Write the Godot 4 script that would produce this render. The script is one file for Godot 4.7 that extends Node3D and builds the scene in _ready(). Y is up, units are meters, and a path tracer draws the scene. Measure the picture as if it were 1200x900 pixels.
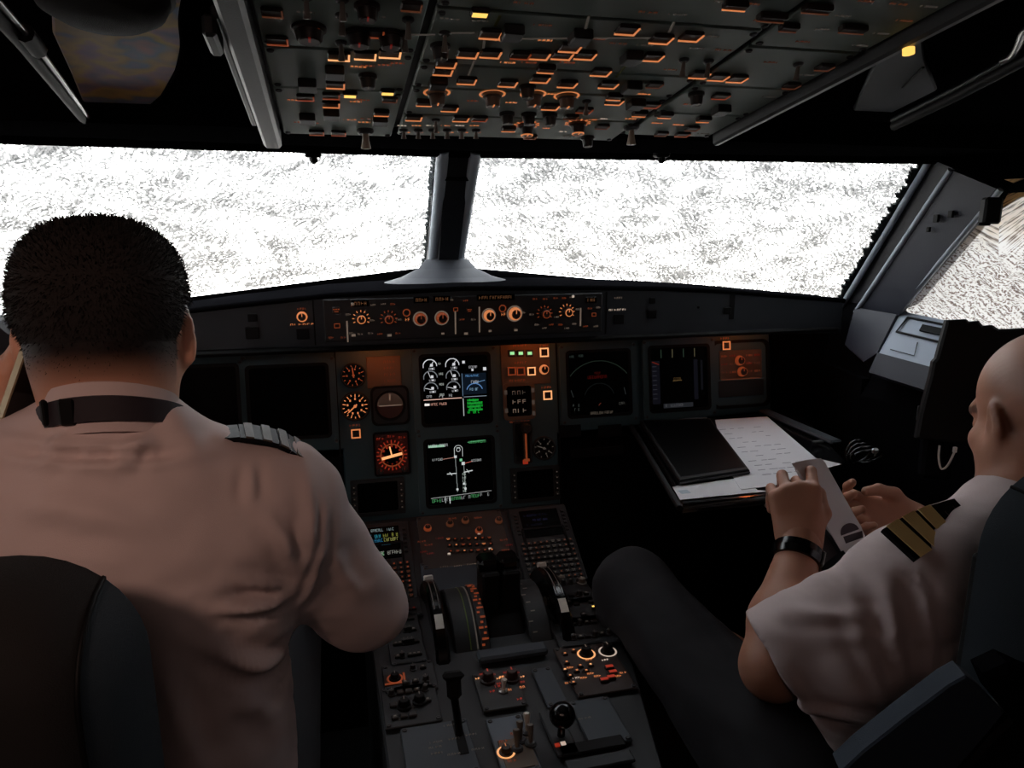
extends Node3D
# An airliner flight deck seen from behind the two pilots. x right, y up, the nose towards -z, metres.
const FOCAL := 850.0
var eye := Vector3(-0.27, 1.25, 0.0)
var look := Basis.from_euler(Vector3(deg_to_rad(-12.6), deg_to_rad(-14.0), 0.0))
var rng := RandomNumberGenerator.new()
var M := {}
var kit := {}

# ---------------------------------------------------------------- measuring
func sight(x: float, y: float) -> Vector3:
	return look * Vector3((x - 600.0) / FOCAL, -(y - 450.0) / FOCAL, -1.0)

func at(x: float, y: float, z: float) -> Vector3:
	var d := sight(x, y)
	return eye + d * (z / d.z)

func on_plane(x: float, y: float, p: Vector3, n: Vector3) -> Vector3:
	var d := sight(x, y)
	return eye + d * ((p - eye).dot(n) / d.dot(n))

func frame(o: Vector3, right: Vector3, normal: Vector3) -> Transform3D:
	var n := normal.normalized()
	var r := (right - n * right.dot(n)).normalized()
	return Transform3D(Basis(r, n.cross(r), n), o)

func on(f: Transform3D, x: float, y: float) -> Vector3:
	return f.affine_inverse() * on_plane(x, y, f.origin, f.basis.z)

# ---------------------------------------------------------------- naming
func numbered(called: String, parent: Node) -> String:
	if not parent.has_node(NodePath(called)):
		return called
	var i := 1
	while parent.has_node(NodePath("%s_%03d" % [called, i])):
		i += 1
	return "%s_%03d" % [called, i]

func tag(o: Node, label := "", category := "", group := "", kind := "") -> Node:
	if label: o.set_meta("label", label)
	if category: o.set_meta("category", category)
	if group: o.set_meta("group", group)
	if kind: o.set_meta("kind", kind)
	return o

var counts := {}
func obj(called: String, mesh: Mesh, parent: Node = self, xf := Transform3D()) -> MeshInstance3D:
	var o := MeshInstance3D.new()
	var key := "%d/%s" % [parent.get_instance_id(), called]
	var n: int = counts.get(key, 0)
	counts[key] = n + 1
	o.name = called if n == 0 else "%s_%03d" % [called, n]
	o.mesh = mesh
	o.transform = xf
	parent.add_child(o, true)
	return o

func thing(called: String, label: String, category: String, xf := Transform3D(), group := "") -> Node3D:
	var o := Node3D.new()
	o.name = numbered(called, self)
	add_child(o, true)
	o.transform = xf
	tag(o, label, category, group)
	return o

func setting(called: String, mesh: Mesh, xf := Transform3D()) -> MeshInstance3D:
	var o := obj(called, mesh, self, xf)
	o.set_meta("kind", "structure")
	return o

func T(x: float, y: float, z := 0.0, turn := 0.0) -> Transform3D:
	return Transform3D(Basis(Vector3(0, 0, 1), turn), Vector3(x, y, z))

# ---------------------------------------------------------------- shapes
func S() -> SurfaceTool:
	var s := SurfaceTool.new()
	s.begin(Mesh.PRIMITIVE_TRIANGLES)
	return s

func mesh_of(pairs: Array) -> ArrayMesh:
	var m := ArrayMesh.new()
	for p in pairs:
		p[0].set_material(p[1])
		p[0].commit(m)
	return m

func tri(s: SurfaceTool, a: Vector3, b: Vector3, c: Vector3, na: Vector3, nb: Vector3, nc: Vector3) -> void:
	# a b c run counter-clockwise seen from outside
	s.set_normal(na); s.add_vertex(a)
	s.set_normal(nc); s.add_vertex(c)
	s.set_normal(nb); s.add_vertex(b)

func poly(s: SurfaceTool, pts: Array, inside: Vector3) -> void:
	var n := Vector3()
	for i in pts.size():
		n += pts[i].cross(pts[(i + 1) % pts.size()])
	n = n.normalized()
	var p := pts.duplicate()
	if n.dot(pts[0] - inside) < 0.0:
		p.reverse()
		n = -n
	for i in range(1, p.size() - 1):
		tri(s, p[0], p[i], p[i + 1], n, n, n)

func box(s: SurfaceTool, c: Vector3, size: Vector3, b := 0.0, xf := Transform3D()) -> void:
	var h := size / 2.0
	b = minf(b, minf(h.x, minf(h.y, h.z)) * 0.98)
	var q := {}
	for sx in [-1, 1]:
		for sy in [-1, 1]:
			for sz in [-1, 1]:
				var g := Vector3(sx, sy, sz)
				for ax in 3:
					var v := c + Vector3(sx * (h.x - (0.0 if ax == 0 else b)), sy * (h.y - (0.0 if ax == 1 else b)), sz * (h.z - (0.0 if ax == 2 else b)))
					q[[g, ax]] = xf * v
	var mid := xf * c
	for ax in 3:
		var o1: int = (ax + 1) % 3
		var o2: int = (ax + 2) % 3
		for sg in [-1, 1]:
			var f := []
			for w in [[-1, -1], [1, -1], [1, 1], [-1, 1]]:
				var g := Vector3(); g[ax] = sg; g[o1] = w[0]; g[o2] = w[1]
				f.append(q[[g, ax]])
			poly(s, f, mid)
		if b > 0.0:
			for s1 in [-1, 1]:
				for s2 in [-1, 1]:
					var lo := Vector3(); lo[ax] = -1; lo[o1] = s1; lo[o2] = s2
					var hi := Vector3(); hi[ax] = 1; hi[o1] = s1; hi[o2] = s2
					poly(s, [q[[lo, o1]], q[[hi, o1]], q[[hi, o2]], q[[lo, o2]]], mid)
	if b > 0.0:
		for sx in [-1, 1]:
			for sy in [-1, 1]:
				for sz in [-1, 1]:
					var g := Vector3(sx, sy, sz)
					poly(s, [q[[g, 0]], q[[g, 1]], q[[g, 2]]], mid)

func boxmesh(size: Vector3, m: Material, b := 0.0, c := Vector3()) -> ArrayMesh:
	var s := S()
	box(s, c, size, b)
	return mesh_of([[s, m]])

func prism(s: SurfaceTool, pts: Array, z0: float, z1: float, b := 0.0, xf := Transform3D()) -> void:
	# an outline (x, y) carried from z0 to z1, its rim at z1 chamfered by b
	var p := PackedVector2Array(pts)
	var area := 0.0
	for i in p.size():
		area += p[i].cross(p[(i + 1) % p.size()])
	if area < 0.0:
		p.reverse()
	var n := p.size()
	var top := p
	if b > 0.0:
		top = PackedVector2Array()
		for i in n:
			var e1 := (p[i] - p[(i + n - 1) % n]).normalized()
			var e2 := (p[(i + 1) % n] - p[i]).normalized()
			var n1 := Vector2(-e1.y, e1.x)
			var n2 := Vector2(-e2.y, e2.x)
			var bis := (n1 + n2).normalized()
			top.append(p[i] + bis * b / maxf(0.35, bis.dot(n1)))
	var idx := Geometry2D.triangulate_polygon(top)
	var up := (xf.basis * Vector3(0, 0, 1)).normalized() * (1.0 if z1 > z0 else -1.0)
	for t in range(0, idx.size(), 3):
		var a := top[idx[t]]; var bb := top[idx[t + 1]]; var c := top[idx[t + 2]]
		if (bb - a).cross(c - a) < 0.0:
			var sw := bb; bb = c; c = sw
		var A := xf * Vector3(a.x, a.y, z1); var B := xf * Vector3(bb.x, bb.y, z1); var C := xf * Vector3(c.x, c.y, z1)
		if z1 > z0: tri(s, A, B, C, up, up, up)
		else: tri(s, A, C, B, up, up, up)
	idx = Geometry2D.triangulate_polygon(p)
	for t in range(0, idx.size(), 3):
		var a := p[idx[t]]; var bb := p[idx[t + 1]]; var c := p[idx[t + 2]]
		if (bb - a).cross(c - a) < 0.0:
			var sw := bb; bb = c; c = sw
		var A := xf * Vector3(a.x, a.y, z0); var B := xf * Vector3(bb.x, bb.y, z0); var C := xf * Vector3(c.x, c.y, z0)
		if z1 > z0: tri(s, A, C, B, -up, -up, -up)
		else: tri(s, A, B, C, -up, -up, -up)
	var zm := z1 - (b if z1 > z0 else -b)
	for i in n:
		var j := (i + 1) % n
		var c2 := p[i] + p[j]
		var e := (p[j] - p[i]).normalized()
		var inn := (xf * Vector3(c2.x / 2 - e.y, c2.y / 2 + e.x, zm - (z1 - z0)))
		poly(s, [xf * Vector3(p[i].x, p[i].y, z0), xf * Vector3(p[j].x, p[j].y, z0), xf * Vector3(p[j].x, p[j].y, zm), xf * Vector3(p[i].x, p[i].y, zm)], inn)
		if b > 0.0:
			poly(s, [xf * Vector3(p[i].x, p[i].y, zm), xf * Vector3(p[j].x, p[j].y, zm), xf * Vector3(top[j].x, top[j].y, z1), xf * Vector3(top[i].x, top[i].y, z1)], inn)

func rect(w: float, h: float, r: float, seg := 4, c := Vector2()) -> Array:
	var out := []
	for k in 4:
		var o := Vector2(w / 2 - r, h / 2 - r) * Vector2([1, -1, -1, 1][k], [1, 1, -1, -1][k])
		for i in seg + 1:
			var a := PI / 2 * (k + float(i) / seg)
			out.append(c + o + Vector2(cos(a), sin(a)) * r)
	return out

func ring_slab(s: SurfaceTool, outer: Array, inner: Array, z0: float, z1: float, xf := Transform3D()) -> void:
	# a frame between two outlines with the same number of points
	var n := outer.size()
	for i in n:
		var j := (i + 1) % n
		var o1 := Vector3(outer[i].x, outer[i].y, z0); var o2 := Vector3(outer[j].x, outer[j].y, z0)
		var i1 := Vector3(inner[i].x, inner[i].y, z0); var i2 := Vector3(inner[j].x, inner[j].y, z0)
		var up := Vector3(0, 0, z1 - z0)
		var mid := (o1 + o2 + i1 + i2) / 4 + up / 2
		for f in [[o1 + up, o2 + up, i2 + up, i1 + up], [o1, o2, i2, i1], [o1, o2, o2 + up, o1 + up], [i1, i2, i2 + up, i1 + up]]:
			if (f[0] - f[1]).length() > 1e-6 or (f[2] - f[3]).length() > 1e-6:
				poly(s, [xf * f[0], xf * f[1], xf * f[2], xf * f[3]], xf * mid)

func slab(s: SurfaceTool, pts: Array, thick: float, away: Vector3) -> void:
	# a flat polygon made thick on its side that faces «away»
	var n: Vector3 = (pts[1] - pts[0]).cross(pts[2] - pts[0]).normalized()
	if n.dot(away) < 0.0: n = -n
	var back := []
	var mid := Vector3()
	for p in pts:
		back.append(p + n * thick)
		mid += p + n * thick / 2
	mid /= pts.size()
	poly(s, pts, mid)
	poly(s, back, mid)
	for i in pts.size():
		var j := (i + 1) % pts.size()
		poly(s, [pts[i], pts[j], back[j], back[i]], mid)

func lathe(s: SurfaceTool, prof: Array, seg := 16, xf := Transform3D(), smooth := false, grips := 0, grip_depth := 0.0) -> void:
	# profile of (radius, z), turned about z
	var n := prof.size()
	for i in n - 1:
		var a: Vector2 = prof[i]; var b: Vector2 = prof[i + 1]
		if a.distance_to(b) < 1e-7: continue
		var d := (b - a).normalized()
		var nn := Vector2(d.y, -d.x)
		var na := nn; var nb := nn
		if smooth:
			if i > 0: na = (nn + _nrm(prof[i - 1], a)).normalized()
			if i < n - 2: nb = (nn + _nrm(b, prof[i + 2])).normalized()
		for k in seg:
			var t0 := TAU * k / seg; var t1 := TAU * (k + 1) / seg
			var g0 := 1.0; var g1 := 1.0
			if grips > 0:
				g0 = 1.0 - grip_depth * float(k % 2); g1 = 1.0 - grip_depth * float((k + 1) % 2)
			var c0 := Vector3(cos(t0), sin(t0), 0); var c1 := Vector3(cos(t1), sin(t1), 0)
			var z := Vector3(0, 0, 1)
			var p00 := xf * (c0 * a.x * g0 + z * a.y); var p01 := xf * (c1 * a.x * g1 + z * a.y)
			var p10 := xf * (c0 * b.x * g0 + z * b.y); var p11 := xf * (c1 * b.x * g1 + z * b.y)
			var B := xf.basis
			var n00 := (B * (c0 * na.x + z * na.y)).normalized(); var n01 := (B * (c1 * na.x + z * na.y)).normalized()
			var n10 := (B * (c0 * nb.x + z * nb.y)).normalized(); var n11 := (B * (c1 * nb.x + z * nb.y)).normalized()
			if a.x > 1e-7: tri(s, p00, p01, p11, n00, n01, n11)
			if b.x > 1e-7: tri(s, p00, p11, p10, n00, n11, n10)

func _nrm(a: Vector2, b: Vector2) -> Vector2:
	var d := (b - a).normalized()
	return Vector2(d.y, -d.x)

func tube(s: SurfaceTool, path: Array, radii, seg := 8) -> void:
	var n := path.size()
	var side := Vector3()
	var rings := []
	for i in n:
		var t: Vector3 = (path[mini(i + 1, n - 1)] - path[maxi(i - 1, 0)]).normalized()
		if side == Vector3():
			side = t.cross(Vector3.UP if absf(t.y) < 0.9 else Vector3.RIGHT).normalized()
		side = (side - t * side.dot(t)).normalized()
		var up := t.cross(side)
		var r: float = radii[i] if radii is Array else radii
		var ring := []
		for k in seg:
			var a := TAU * k / seg
			ring.append([path[i] + (side * cos(a) + up * sin(a)) * r, side * cos(a) + up * sin(a)])
		rings.append(ring)
	for i in n - 1:
		for k in seg:
			var l := (k + 1) % seg
			var a = rings[i][k]; var b = rings[i][l]; var c = rings[i + 1][l]; var d = rings[i + 1][k]
			tri(s, a[0], b[0], c[0], a[1], b[1], c[1])
			tri(s, a[0], c[0], d[0], a[1], c[1], d[1])
	for e in [[0, 1], [n - 1, n - 2]]:
		var cap := []
		for k in seg: cap.append(rings[e[0]][k][0])
		poly(s, cap, path[e[1]])

func curve(pts: Array, steps := 6) -> Array:
	var out := []
	for i in pts.size() - 1:
		var a: Vector3 = pts[maxi(i - 1, 0)]; var b: Vector3 = pts[i]; var c: Vector3 = pts[i + 1]; var d: Vector3 = pts[mini(i + 2, pts.size() - 1)]
		for k in steps:
			out.append(b.cubic_interpolate(c, a, d, float(k) / steps))
	out.append(pts[-1])
	return out

# ---------------------------------------------------------------- materials
func noise_tex(freq: float, as_normal := false, ramp: Gradient = null, type := FastNoiseLite.TYPE_SIMPLEX, oct := 4, size := 256, bump := 4.0, sd := 1) -> NoiseTexture2D:
	var n := FastNoiseLite.new()
	n.noise_type = type
	n.frequency = freq
	n.seed = sd
	n.fractal_octaves = oct
	var t := NoiseTexture2D.new()
	t.width = size; t.height = size; t.seamless = true
	t.noise = n
	t.as_normal_map = as_normal
	if as_normal: t.bump_strength = bump
	if ramp: t.color_ramp = ramp
	return t

func mat(c: Color, rough := 0.6, metal := 0.0, normal: Texture2D = null, nscale := 0.4, tile := 12.0) -> StandardMaterial3D:
	var m := StandardMaterial3D.new()
	m.albedo_color = c
	m.roughness = rough
	m.metallic = metal
	if normal:
		m.normal_enabled = true
		m.normal_texture = normal
		m.normal_scale = nscale
		m.uv1_triplanar = true
		m.uv1_scale = Vector3.ONE * tile
	return m

func glow(c: Color, e: float) -> StandardMaterial3D:
	var m := StandardMaterial3D.new()
	m.albedo_color = c.darkened(0.5)
	m.roughness = 0.5
	m.emission_enabled = true
	m.emission = c
	m.emission_energy_multiplier = e
	return m

# ================================================================ the scene
func _ready() -> void:
	rng.seed = 7
	var cam := Camera3D.new()
	cam.name = "camera"
	cam.fov = rad_to_deg(2.0 * atan(450.0 / FOCAL))
	cam.near = 0.02
	cam.far = 500.0
	cam.transform = Transform3D(look, eye)
	add_child(cam)
	cam.current = true
	var env := Environment.new()
	env.background_mode = Environment.BG_SKY
	var sky := Sky.new()
	var ps := ProceduralSkyMaterial.new()
	ps.sky_top_color = Color(0.93, 0.95, 0.97)
	ps.sky_horizon_color = Color(0.98, 0.98, 0.97)
	ps.ground_horizon_color = Color(0.97, 0.97, 0.96)
	ps.ground_bottom_color = Color(0.93, 0.92, 0.90)
	ps.sky_energy_multiplier = 1.0
	ps.ground_energy_multiplier = 1.0
	sky.sky_material = ps
	env.sky = sky
	env.background_energy_multiplier = 12.5
	env.tonemap_mode = Environment.TONE_MAPPER_LINEAR
	env.tonemap_exposure = 1.0
	env.sdfgi_enabled = true
	env.ssao_enabled = true
	env.ssil_enabled = true
	var we := WorldEnvironment.new()
	we.name = "surroundings"
	we.environment = env
	add_child(we)
	# added area light, in place of light from the cabin door behind
	var rear := AreaLight3D.new()
	rear.name = "added_rear_light"
	rear.area_size = Vector2(0.44, 0.2)
	rear.light_color = Color(1.0, 0.85, 0.80)
	rear.light_energy = 0.05
	rear.shadow_enabled = true
	rear.area_range = 8.0
	rear.transform = Transform3D(Basis(), Vector3(-0.30, 1.585, 0.30)).looking_at(Vector3(-0.35, 0.85, -0.75), Vector3.UP)
	add_child(rear)
	# added unseen spot that brightens the captain from above and behind
	var spot := SpotLight3D.new()
	spot.name = "added_spot_light"
	spot.light_color = Color(1.0, 0.82, 0.74)
	spot.light_energy = 0.21
	spot.spot_range = 6.0
	spot.spot_attenuation = 2.0
	spot.spot_angle = 34.0
	spot.spot_angle_attenuation = 1.0
	spot.light_size = 0.05
	spot.shadow_enabled = true
	spot.transform = Transform3D(Basis(), Vector3(-0.70, 1.545, 0.06)).looking_at(Vector3(-0.66, 0.98, -0.70), Vector3.UP)
	add_child(spot)
	make_materials()
	make_shell()
	make_overhead()
	make_glareshield()
	make_main_panel()
	make_pedestal()
	make_side_items()
	make_seats()
	make_captain()
	make_copilot()
	make_small_things()

func make_materials() -> void:
	var grain := noise_tex(0.12, true, null, FastNoiseLite.TYPE_SIMPLEX, 3, 256, 3.0, 3)
	var weave := noise_tex(0.22, true, null, FastNoiseLite.TYPE_CELLULAR, 2, 256, 5.0, 5)
	M.grain = grain
	M.weave = weave
	M.lining = mat(Color(0.06, 0.06, 0.068), 0.75, 0.0, grain, 0.3, 10.0)
	M.ceiling = mat(Color(0.045, 0.045, 0.05), 0.8, 0.0, grain, 0.3, 8.0)
	for q in [M.ceiling, M.lining]: q.specular_mode = BaseMaterial3D.SPECULAR_DISABLED
	M.panel = mat(Color(0.20, 0.31, 0.34), 0.62, 0.0, grain, 0.15, 22.0)
	M.overhead = mat(Color(0.52, 0.59, 0.56), 0.6, 0.0, grain, 0.15, 22.0)
	M.coaming = mat(Color(0.145, 0.17, 0.195), 0.65, 0.0, grain, 0.2, 16.0)
	M.coaming_top = mat(Color(0.10, 0.10, 0.11), 0.85, 0.0, weave, 0.3, 20.0)
	M.post = mat(Color(0.075, 0.085, 0.12), 0.55, 0.0, grain, 0.15, 10.0)
	M.post_edge = mat(Color(0.62, 0.66, 0.70), 0.5, 0.0, grain, 0.1, 10.0)
	M.pillar = mat(Color(0.125, 0.14, 0.19), 0.55, 0.0, grain, 0.15, 10.0)
	M.sill = mat(Color(0.66, 0.71, 0.77), 0.5, 0.0, grain, 0.1, 14.0)
	M.seam = mat(Color(0.05, 0.055, 0.065), 0.7)
	M.black = mat(Color(0.04, 0.04, 0.045), 0.6)
	M.black.metallic_specular = 0.3
	M.gloss = mat(Color(0.03, 0.03, 0.035), 0.18)
	M.glass_off = mat(Color(0.012, 0.013, 0.015), 0.45)
	M.glass_off.metallic_specular = 0.12
	M.rail = mat(Color(0.23, 0.24, 0.25), 0.45, 0.2, grain, 0.1, 14.0)
	M.steel = mat(Color(0.62, 0.62, 0.62), 0.3, 0.9)
	M.cap = mat(Color(0.13, 0.075, 0.06), 0.5)
	M.cap_dark = mat(Color(0.07, 0.065, 0.06), 0.5)
	M.knob = mat(Color(0.16, 0.16, 0.16), 0.45)
	M.knob_grey = mat(Color(0.42, 0.40, 0.37), 0.45)
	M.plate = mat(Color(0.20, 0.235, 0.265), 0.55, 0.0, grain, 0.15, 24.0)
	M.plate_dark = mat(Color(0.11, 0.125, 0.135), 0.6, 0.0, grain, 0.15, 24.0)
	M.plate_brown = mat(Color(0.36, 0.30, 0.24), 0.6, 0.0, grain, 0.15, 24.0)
	M.white = mat(Color(0.82, 0.80, 0.76), 0.5)
	M.paper = mat(Color(0.86, 0.85, 0.86), 0.8)
	M.amber = glow(Color(1.0, 0.60, 0.36), 0.55)
	M.amber_hi = glow(Color(1.0, 0.70, 0.46), 1.0)
	M.amber_lo = glow(Color(0.95, 0.45, 0.25), 0.16)
	M.amber_dim = glow(Color(0.85, 0.50, 0.33), 0.07)
	M.yellow = glow(Color(1.0, 0.78, 0.38), 1.3)
	M.red = glow(Color(1.0, 0.30, 0.18), 0.22)
	M.red_lo = glow(Color(0.9, 0.2, 0.12), 0.12)
	M.pale = glow(Color(0.85, 0.75, 0.66), 0.16)
	M.pale_lo = glow(Color(0.75, 0.70, 0.64), 0.06)
	M.pale_hi = glow(Color(1.0, 0.90, 0.82), 0.5)
	M.green = glow(Color(0.65, 1.0, 0.7), 0.75)

func crazed(bias: float, sd: int) -> StandardMaterial3D:
	# hail-crazed glass: flakes and dashes of every size, thick in places and clear in others
	var w := 1024
	var h := 640
	var im := Image.create(w, h, false, Image.FORMAT_RGBA8)
	var n := FastNoiseLite.new()
	n.noise_type = FastNoiseLite.TYPE_SIMPLEX
	n.fractal_octaves = 2
	n.frequency = 1.0
	n.seed = sd
	for y in h:
		for x in w:
			var wx := x + 0.35 * y
			var warp := n.get_noise_2d(x * 0.012, y * 0.012) * 16.0
			var f1 := n.get_noise_2d((wx + warp) * 0.075, (y + warp) * 0.19)
			var f2 := n.get_noise_2d(x * 0.17 + 400.0, (y + 0.4 * x) * 0.25)
			var big := n.get_noise_2d(x * 0.006 + 90.0, y * 0.012)
			var v := f1 * 0.62 + f2 * 0.45 + big * 0.30
			v += bias
			var pass_ := 0.26 + 0.30 * smoothstep(-0.55, -0.30, v) + 0.40 * smoothstep(-0.30, 0.18, v) + 11.5 * smoothstep(0.27, 0.43, v)
			var t := smoothstep(-0.25, -0.55, v)
			im.set_pixel(x, y, Color(0.60 - 0.32 * t, 0.61 - 0.31 * t, 0.60 - 0.30 * t, clampf(1.0 - pass_ / 12.5, 0.0, 0.985)))
	var m := StandardMaterial3D.new()
	m.albedo_texture = ImageTexture.create_from_image(im)
	m.transparency = BaseMaterial3D.TRANSPARENCY_ALPHA
	m.roughness = 0.4
	m.backlight_enabled = true
	m.backlight = Color(0.12, 0.12, 0.12)
	return m

func streaked() -> StandardMaterial3D:
	# the side pane: amber towards the top, fine cracks fan out below
	var w := 1024
	var h := 640
	var im := Image.create(w, h, false, Image.FORMAT_RGBA8)
	var n := FastNoiseLite.new()
	n.seed = 11
	n.frequency = 1.0
	n.fractal_octaves = 3
	for y in h:
		for x in w:
			var p := Vector2(float(x) / h, float(y) / h)
			var d := p - Vector2(0.62, -0.22)
			var a := d.angle()
			var fan := n.get_noise_2d(a * 70.0, d.length() * 2.0) + 0.5 * n.get_noise_2d(a * 30.0, d.length() * 9.0)
			var wob := n.get_noise_2d(p.x * 5.0, p.y * 5.0)
			var wav := n.get_noise_2d(p.x * 20.0 + wob * 2.0, p.y * 80.0 + wob * 5.0 - p.x * 22.0) + 0.6 * n.get_noise_2d(p.x * 56.0, p.y * 90.0)
			var mixv := smoothstep(0.25, 0.42, p.y + wob * 0.1)
			var v := lerpf(fan, wav, mixv)
			var crack := smoothstep(0.05, -0.50, v) * 0.9
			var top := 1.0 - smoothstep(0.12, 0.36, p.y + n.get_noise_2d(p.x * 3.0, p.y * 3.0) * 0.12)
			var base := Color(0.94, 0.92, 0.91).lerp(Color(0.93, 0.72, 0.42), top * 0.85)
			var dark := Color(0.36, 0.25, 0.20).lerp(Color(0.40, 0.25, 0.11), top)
			var c := base.lerp(dark, crack)
			c.a = clampf(0.93 + 0.02 * top + crack * 0.08, 0.0, 0.992)
			im.set_pixel(x, y, c)
	var m := StandardMaterial3D.new()
	m.albedo_texture = ImageTexture.create_from_image(im)
	m.transparency = BaseMaterial3D.TRANSPARENCY_ALPHA
	m.roughness = 0.35
	m.backlight_enabled = true
	m.backlight = Color(0.17, 0.17, 0.17)
	return m

func pane_mesh(pts: Array, out_dir: Vector3, thick: float, inner: Material, outer: Material, scale: Vector2) -> ArrayMesh:
	# a pane: cracked sheets on both faces of a thick sandwich, uv measured in metres along it
	var u: Vector3 = (pts[1] - pts[0]).normalized()
	var n: Vector3 = u.cross(pts[3] - pts[0]).normalized()
	if n.dot(out_dir) < 0.0: n = -n
	var v := n.cross(u)
	if v.y > 0.0: v = -v
	var pair := []
	for side in 2:
		var s := S()
		var off := n * (thick if side else 0.0)
		var idx := [0, 1, 2, 0, 2, 3]
		var nn := n if side else -n
		var fl: bool = (pts[1] - pts[0]).cross(pts[2] - pts[0]).dot(nn) > 0.0
		for t in [0, 3]:
			var order := [idx[t], idx[t + 2], idx[t + 1]] if fl else [idx[t], idx[t + 1], idx[t + 2]]
			for i in order:
				var d: Vector3 = pts[i] - pts[0]
				s.set_normal(nn)
				s.set_uv(Vector2(d.dot(u), d.dot(v)) * scale)
				s.add_vertex(pts[i] + off)
		pair.append([s, outer if side else inner])
	return mesh_of(pair)

func mirror(p: Vector3) -> Vector3:
	return Vector3(-p.x, p.y, p.z)

const WA := Vector3(0.038, 1.393, -1.56)
const WB := Vector3(0.934, 1.378, -1.30)
const WC := Vector3(0.989, 1.053, -1.591)
const WD := Vector3(0.028, 1.143, -1.80)
const SE := Vector3(0.972, 1.309, -1.15)
const SF := Vector3(1.12, 1.312, -0.55)
const SG := Vector3(1.16, 0.985, -0.55)
const SH := Vector3(0.989, 1.056, -1.38)

func make_shell() -> void:
	var s := S()
	box(s, Vector3(0, -0.04, -0.45), Vector3(2.6, 0.08, 3.2))
	setting("floor", mesh_of([[s, mat(Color(0.09, 0.09, 0.10), 0.9, 0.0, M.weave, 0.5, 10.0)]]))
	# ceiling: flat over the windscreens, then rising over the seats
	s = S()
	slab(s, [mirror(WB), mirror(WA), WA, WB, Vector3(1.2, 1.378, -1.10), Vector3(-1.2, 1.378, -1.10)], 0.09, Vector3.UP)
	slab(s, [Vector3(-1.2, 1.41, -1.12), Vector3(1.2, 1.41, -1.12), Vector3(1.2, 1.742, 1.0), Vector3(-1.2, 1.742, 1.0)], 0.08, Vector3.UP)
	slab(s, [Vector3(-1.2, 1.376, -1.10), Vector3(1.2, 1.376, -1.10), Vector3(1.2, 1.45, -1.10), Vector3(-1.2, 1.45, -1.10)], 0.03, Vector3(0, 0, -1))
	# a rounded header beam along the top of the windscreens
	for sg in [1, -1]:
		var a := Vector3(WA.x * sg, WA.y - 0.002, WA.z + 0.02)
		var b := Vector3(WB.x * sg, WB.y - 0.002, WB.z + 0.02)
		if sg > 0: a.x = 0.0
		else: a.x = 0.0
		tube(s, [a, b], 0.012, 8)
	setting("ceiling", mesh_of([[s, M.ceiling]]))
	# below the windscreens, ahead of the panels
	s = S()
	for sg in [1, -1]:
		var f := func(p: Vector3) -> Vector3: return Vector3(p.x * sg, p.y, p.z)
		slab(s, [Vector3(0, WD.y, WD.z), f.call(WD), f.call(WC), f.call(Vector3(0.95, 0.0, -1.6)), Vector3(0, 0, -1.8)], 0.06, Vector3(0, 0, -1))
	setting("wall_front", mesh_of([[s, M.lining]]))
	s = S()
	slab(s, [Vector3(-1.25, 0, 1.0), Vector3(1.25, 0, 1.0), Vector3(1.25, 1.8, 1.0), Vector3(-1.25, 1.8, 1.0)], 0.06, Vector3(0, 0, 1))
	setting("wall_rear", mesh_of([[s, M.lining]]))
	s = S()
	box(s, Vector3(0, 0.85, 0.985), Vector3(0.62, 1.66, 0.03), 0.006)
	box(s, Vector3(0.22, 0.9, 0.955), Vector3(0.1, 0.025, 0.05), 0.006)
	setting("door_1", mesh_of([[s, M.panel]]))
	for sg in [1, -1]:
		var f := func(p: Vector3) -> Vector3: return Vector3(p.x * sg, p.y, p.z)
		var out := Vector3(sg, 0, 0)
		s = S()
		slab(s, [f.call(WB), f.call(SE), f.call(Vector3(1.2, 1.46, -1.10)), f.call(Vector3(1.0, 1.45, -1.32))], 0.05, out)
		slab(s, [f.call(SE), f.call(SF), f.call(Vector3(1.2, 1.6, -0.55)), f.call(Vector3(1.2, 1.46, -1.12))], 0.05, out)
		slab(s, [f.call(SF), f.call(Vector3(1.2, 1.312, 1.0)), f.call(Vector3(1.2, 1.8, 1.0)), f.call(Vector3(1.2, 1.55, -0.55))], 0.05, out)
		slab(s, [f.call(SF), f.call(SG), f.call(Vector3(1.2, 0.98, 1.0)), f.call(Vector3(1.2, 1.312, 1.0))], 0.05, out)
		slab(s, [f.call(SG), f.call(Vector3(1.06, 0.86, -0.55)), f.call(Vector3(1.2, 0.86, 1.0)), f.call(Vector3(1.2, 0.98, 1.0))], 0.05, out)
		slab(s, [f.call(Vector3(0.90, 0.86, -1.38)), f.call(Vector3(1.06, 0.86, -0.55)), f.call(Vector3(1.06, 0, -0.55)), f.call(Vector3(0.90, 0, -1.38))], 0.05, out)
		slab(s, [f.call(Vector3(1.06, 0.86, -0.55)), f.call(Vector3(1.2, 0.86, 1.0)), f.call(Vector3(1.2, 0, 1.0)), f.call(Vector3(1.06, 0, -0.55))], 0.05, out)
		slab(s, [f.call(Vector3(0.90, 0.90, -1.38)), f.call(Vector3(0.95, 0.90, -1.62)), f.call(Vector3(0.95, 0, -1.62)), f.call(Vector3(0.90, 0, -1.38))], 0.05, out)
		slab(s, [f.call(WC), f.call(SH), f.call(Vector3(0.90, 0.86, -1.38)), f.call(Vector3(0.95, 0.86, -1.62))], 0.05, out)
		slab(s, [f.call(Vector3(0.90, 0.86, -1.38)), f.call(Vector3(1.06, 0.86, -0.55)), f.call(Vector3(1.13, 0.93, -0.55)), f.call(Vector3(0.96, 0.99, -1.37))], 0.03, out)
		setting("wall_right" if sg > 0 else "wall_left", mesh_of([[s, M.lining]]))
	# window frames: posts, sills and panes
	s = S()
	var e := S()
	var fn: Vector3 = (WB - WA).cross(WD - WA).normalized()
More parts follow.
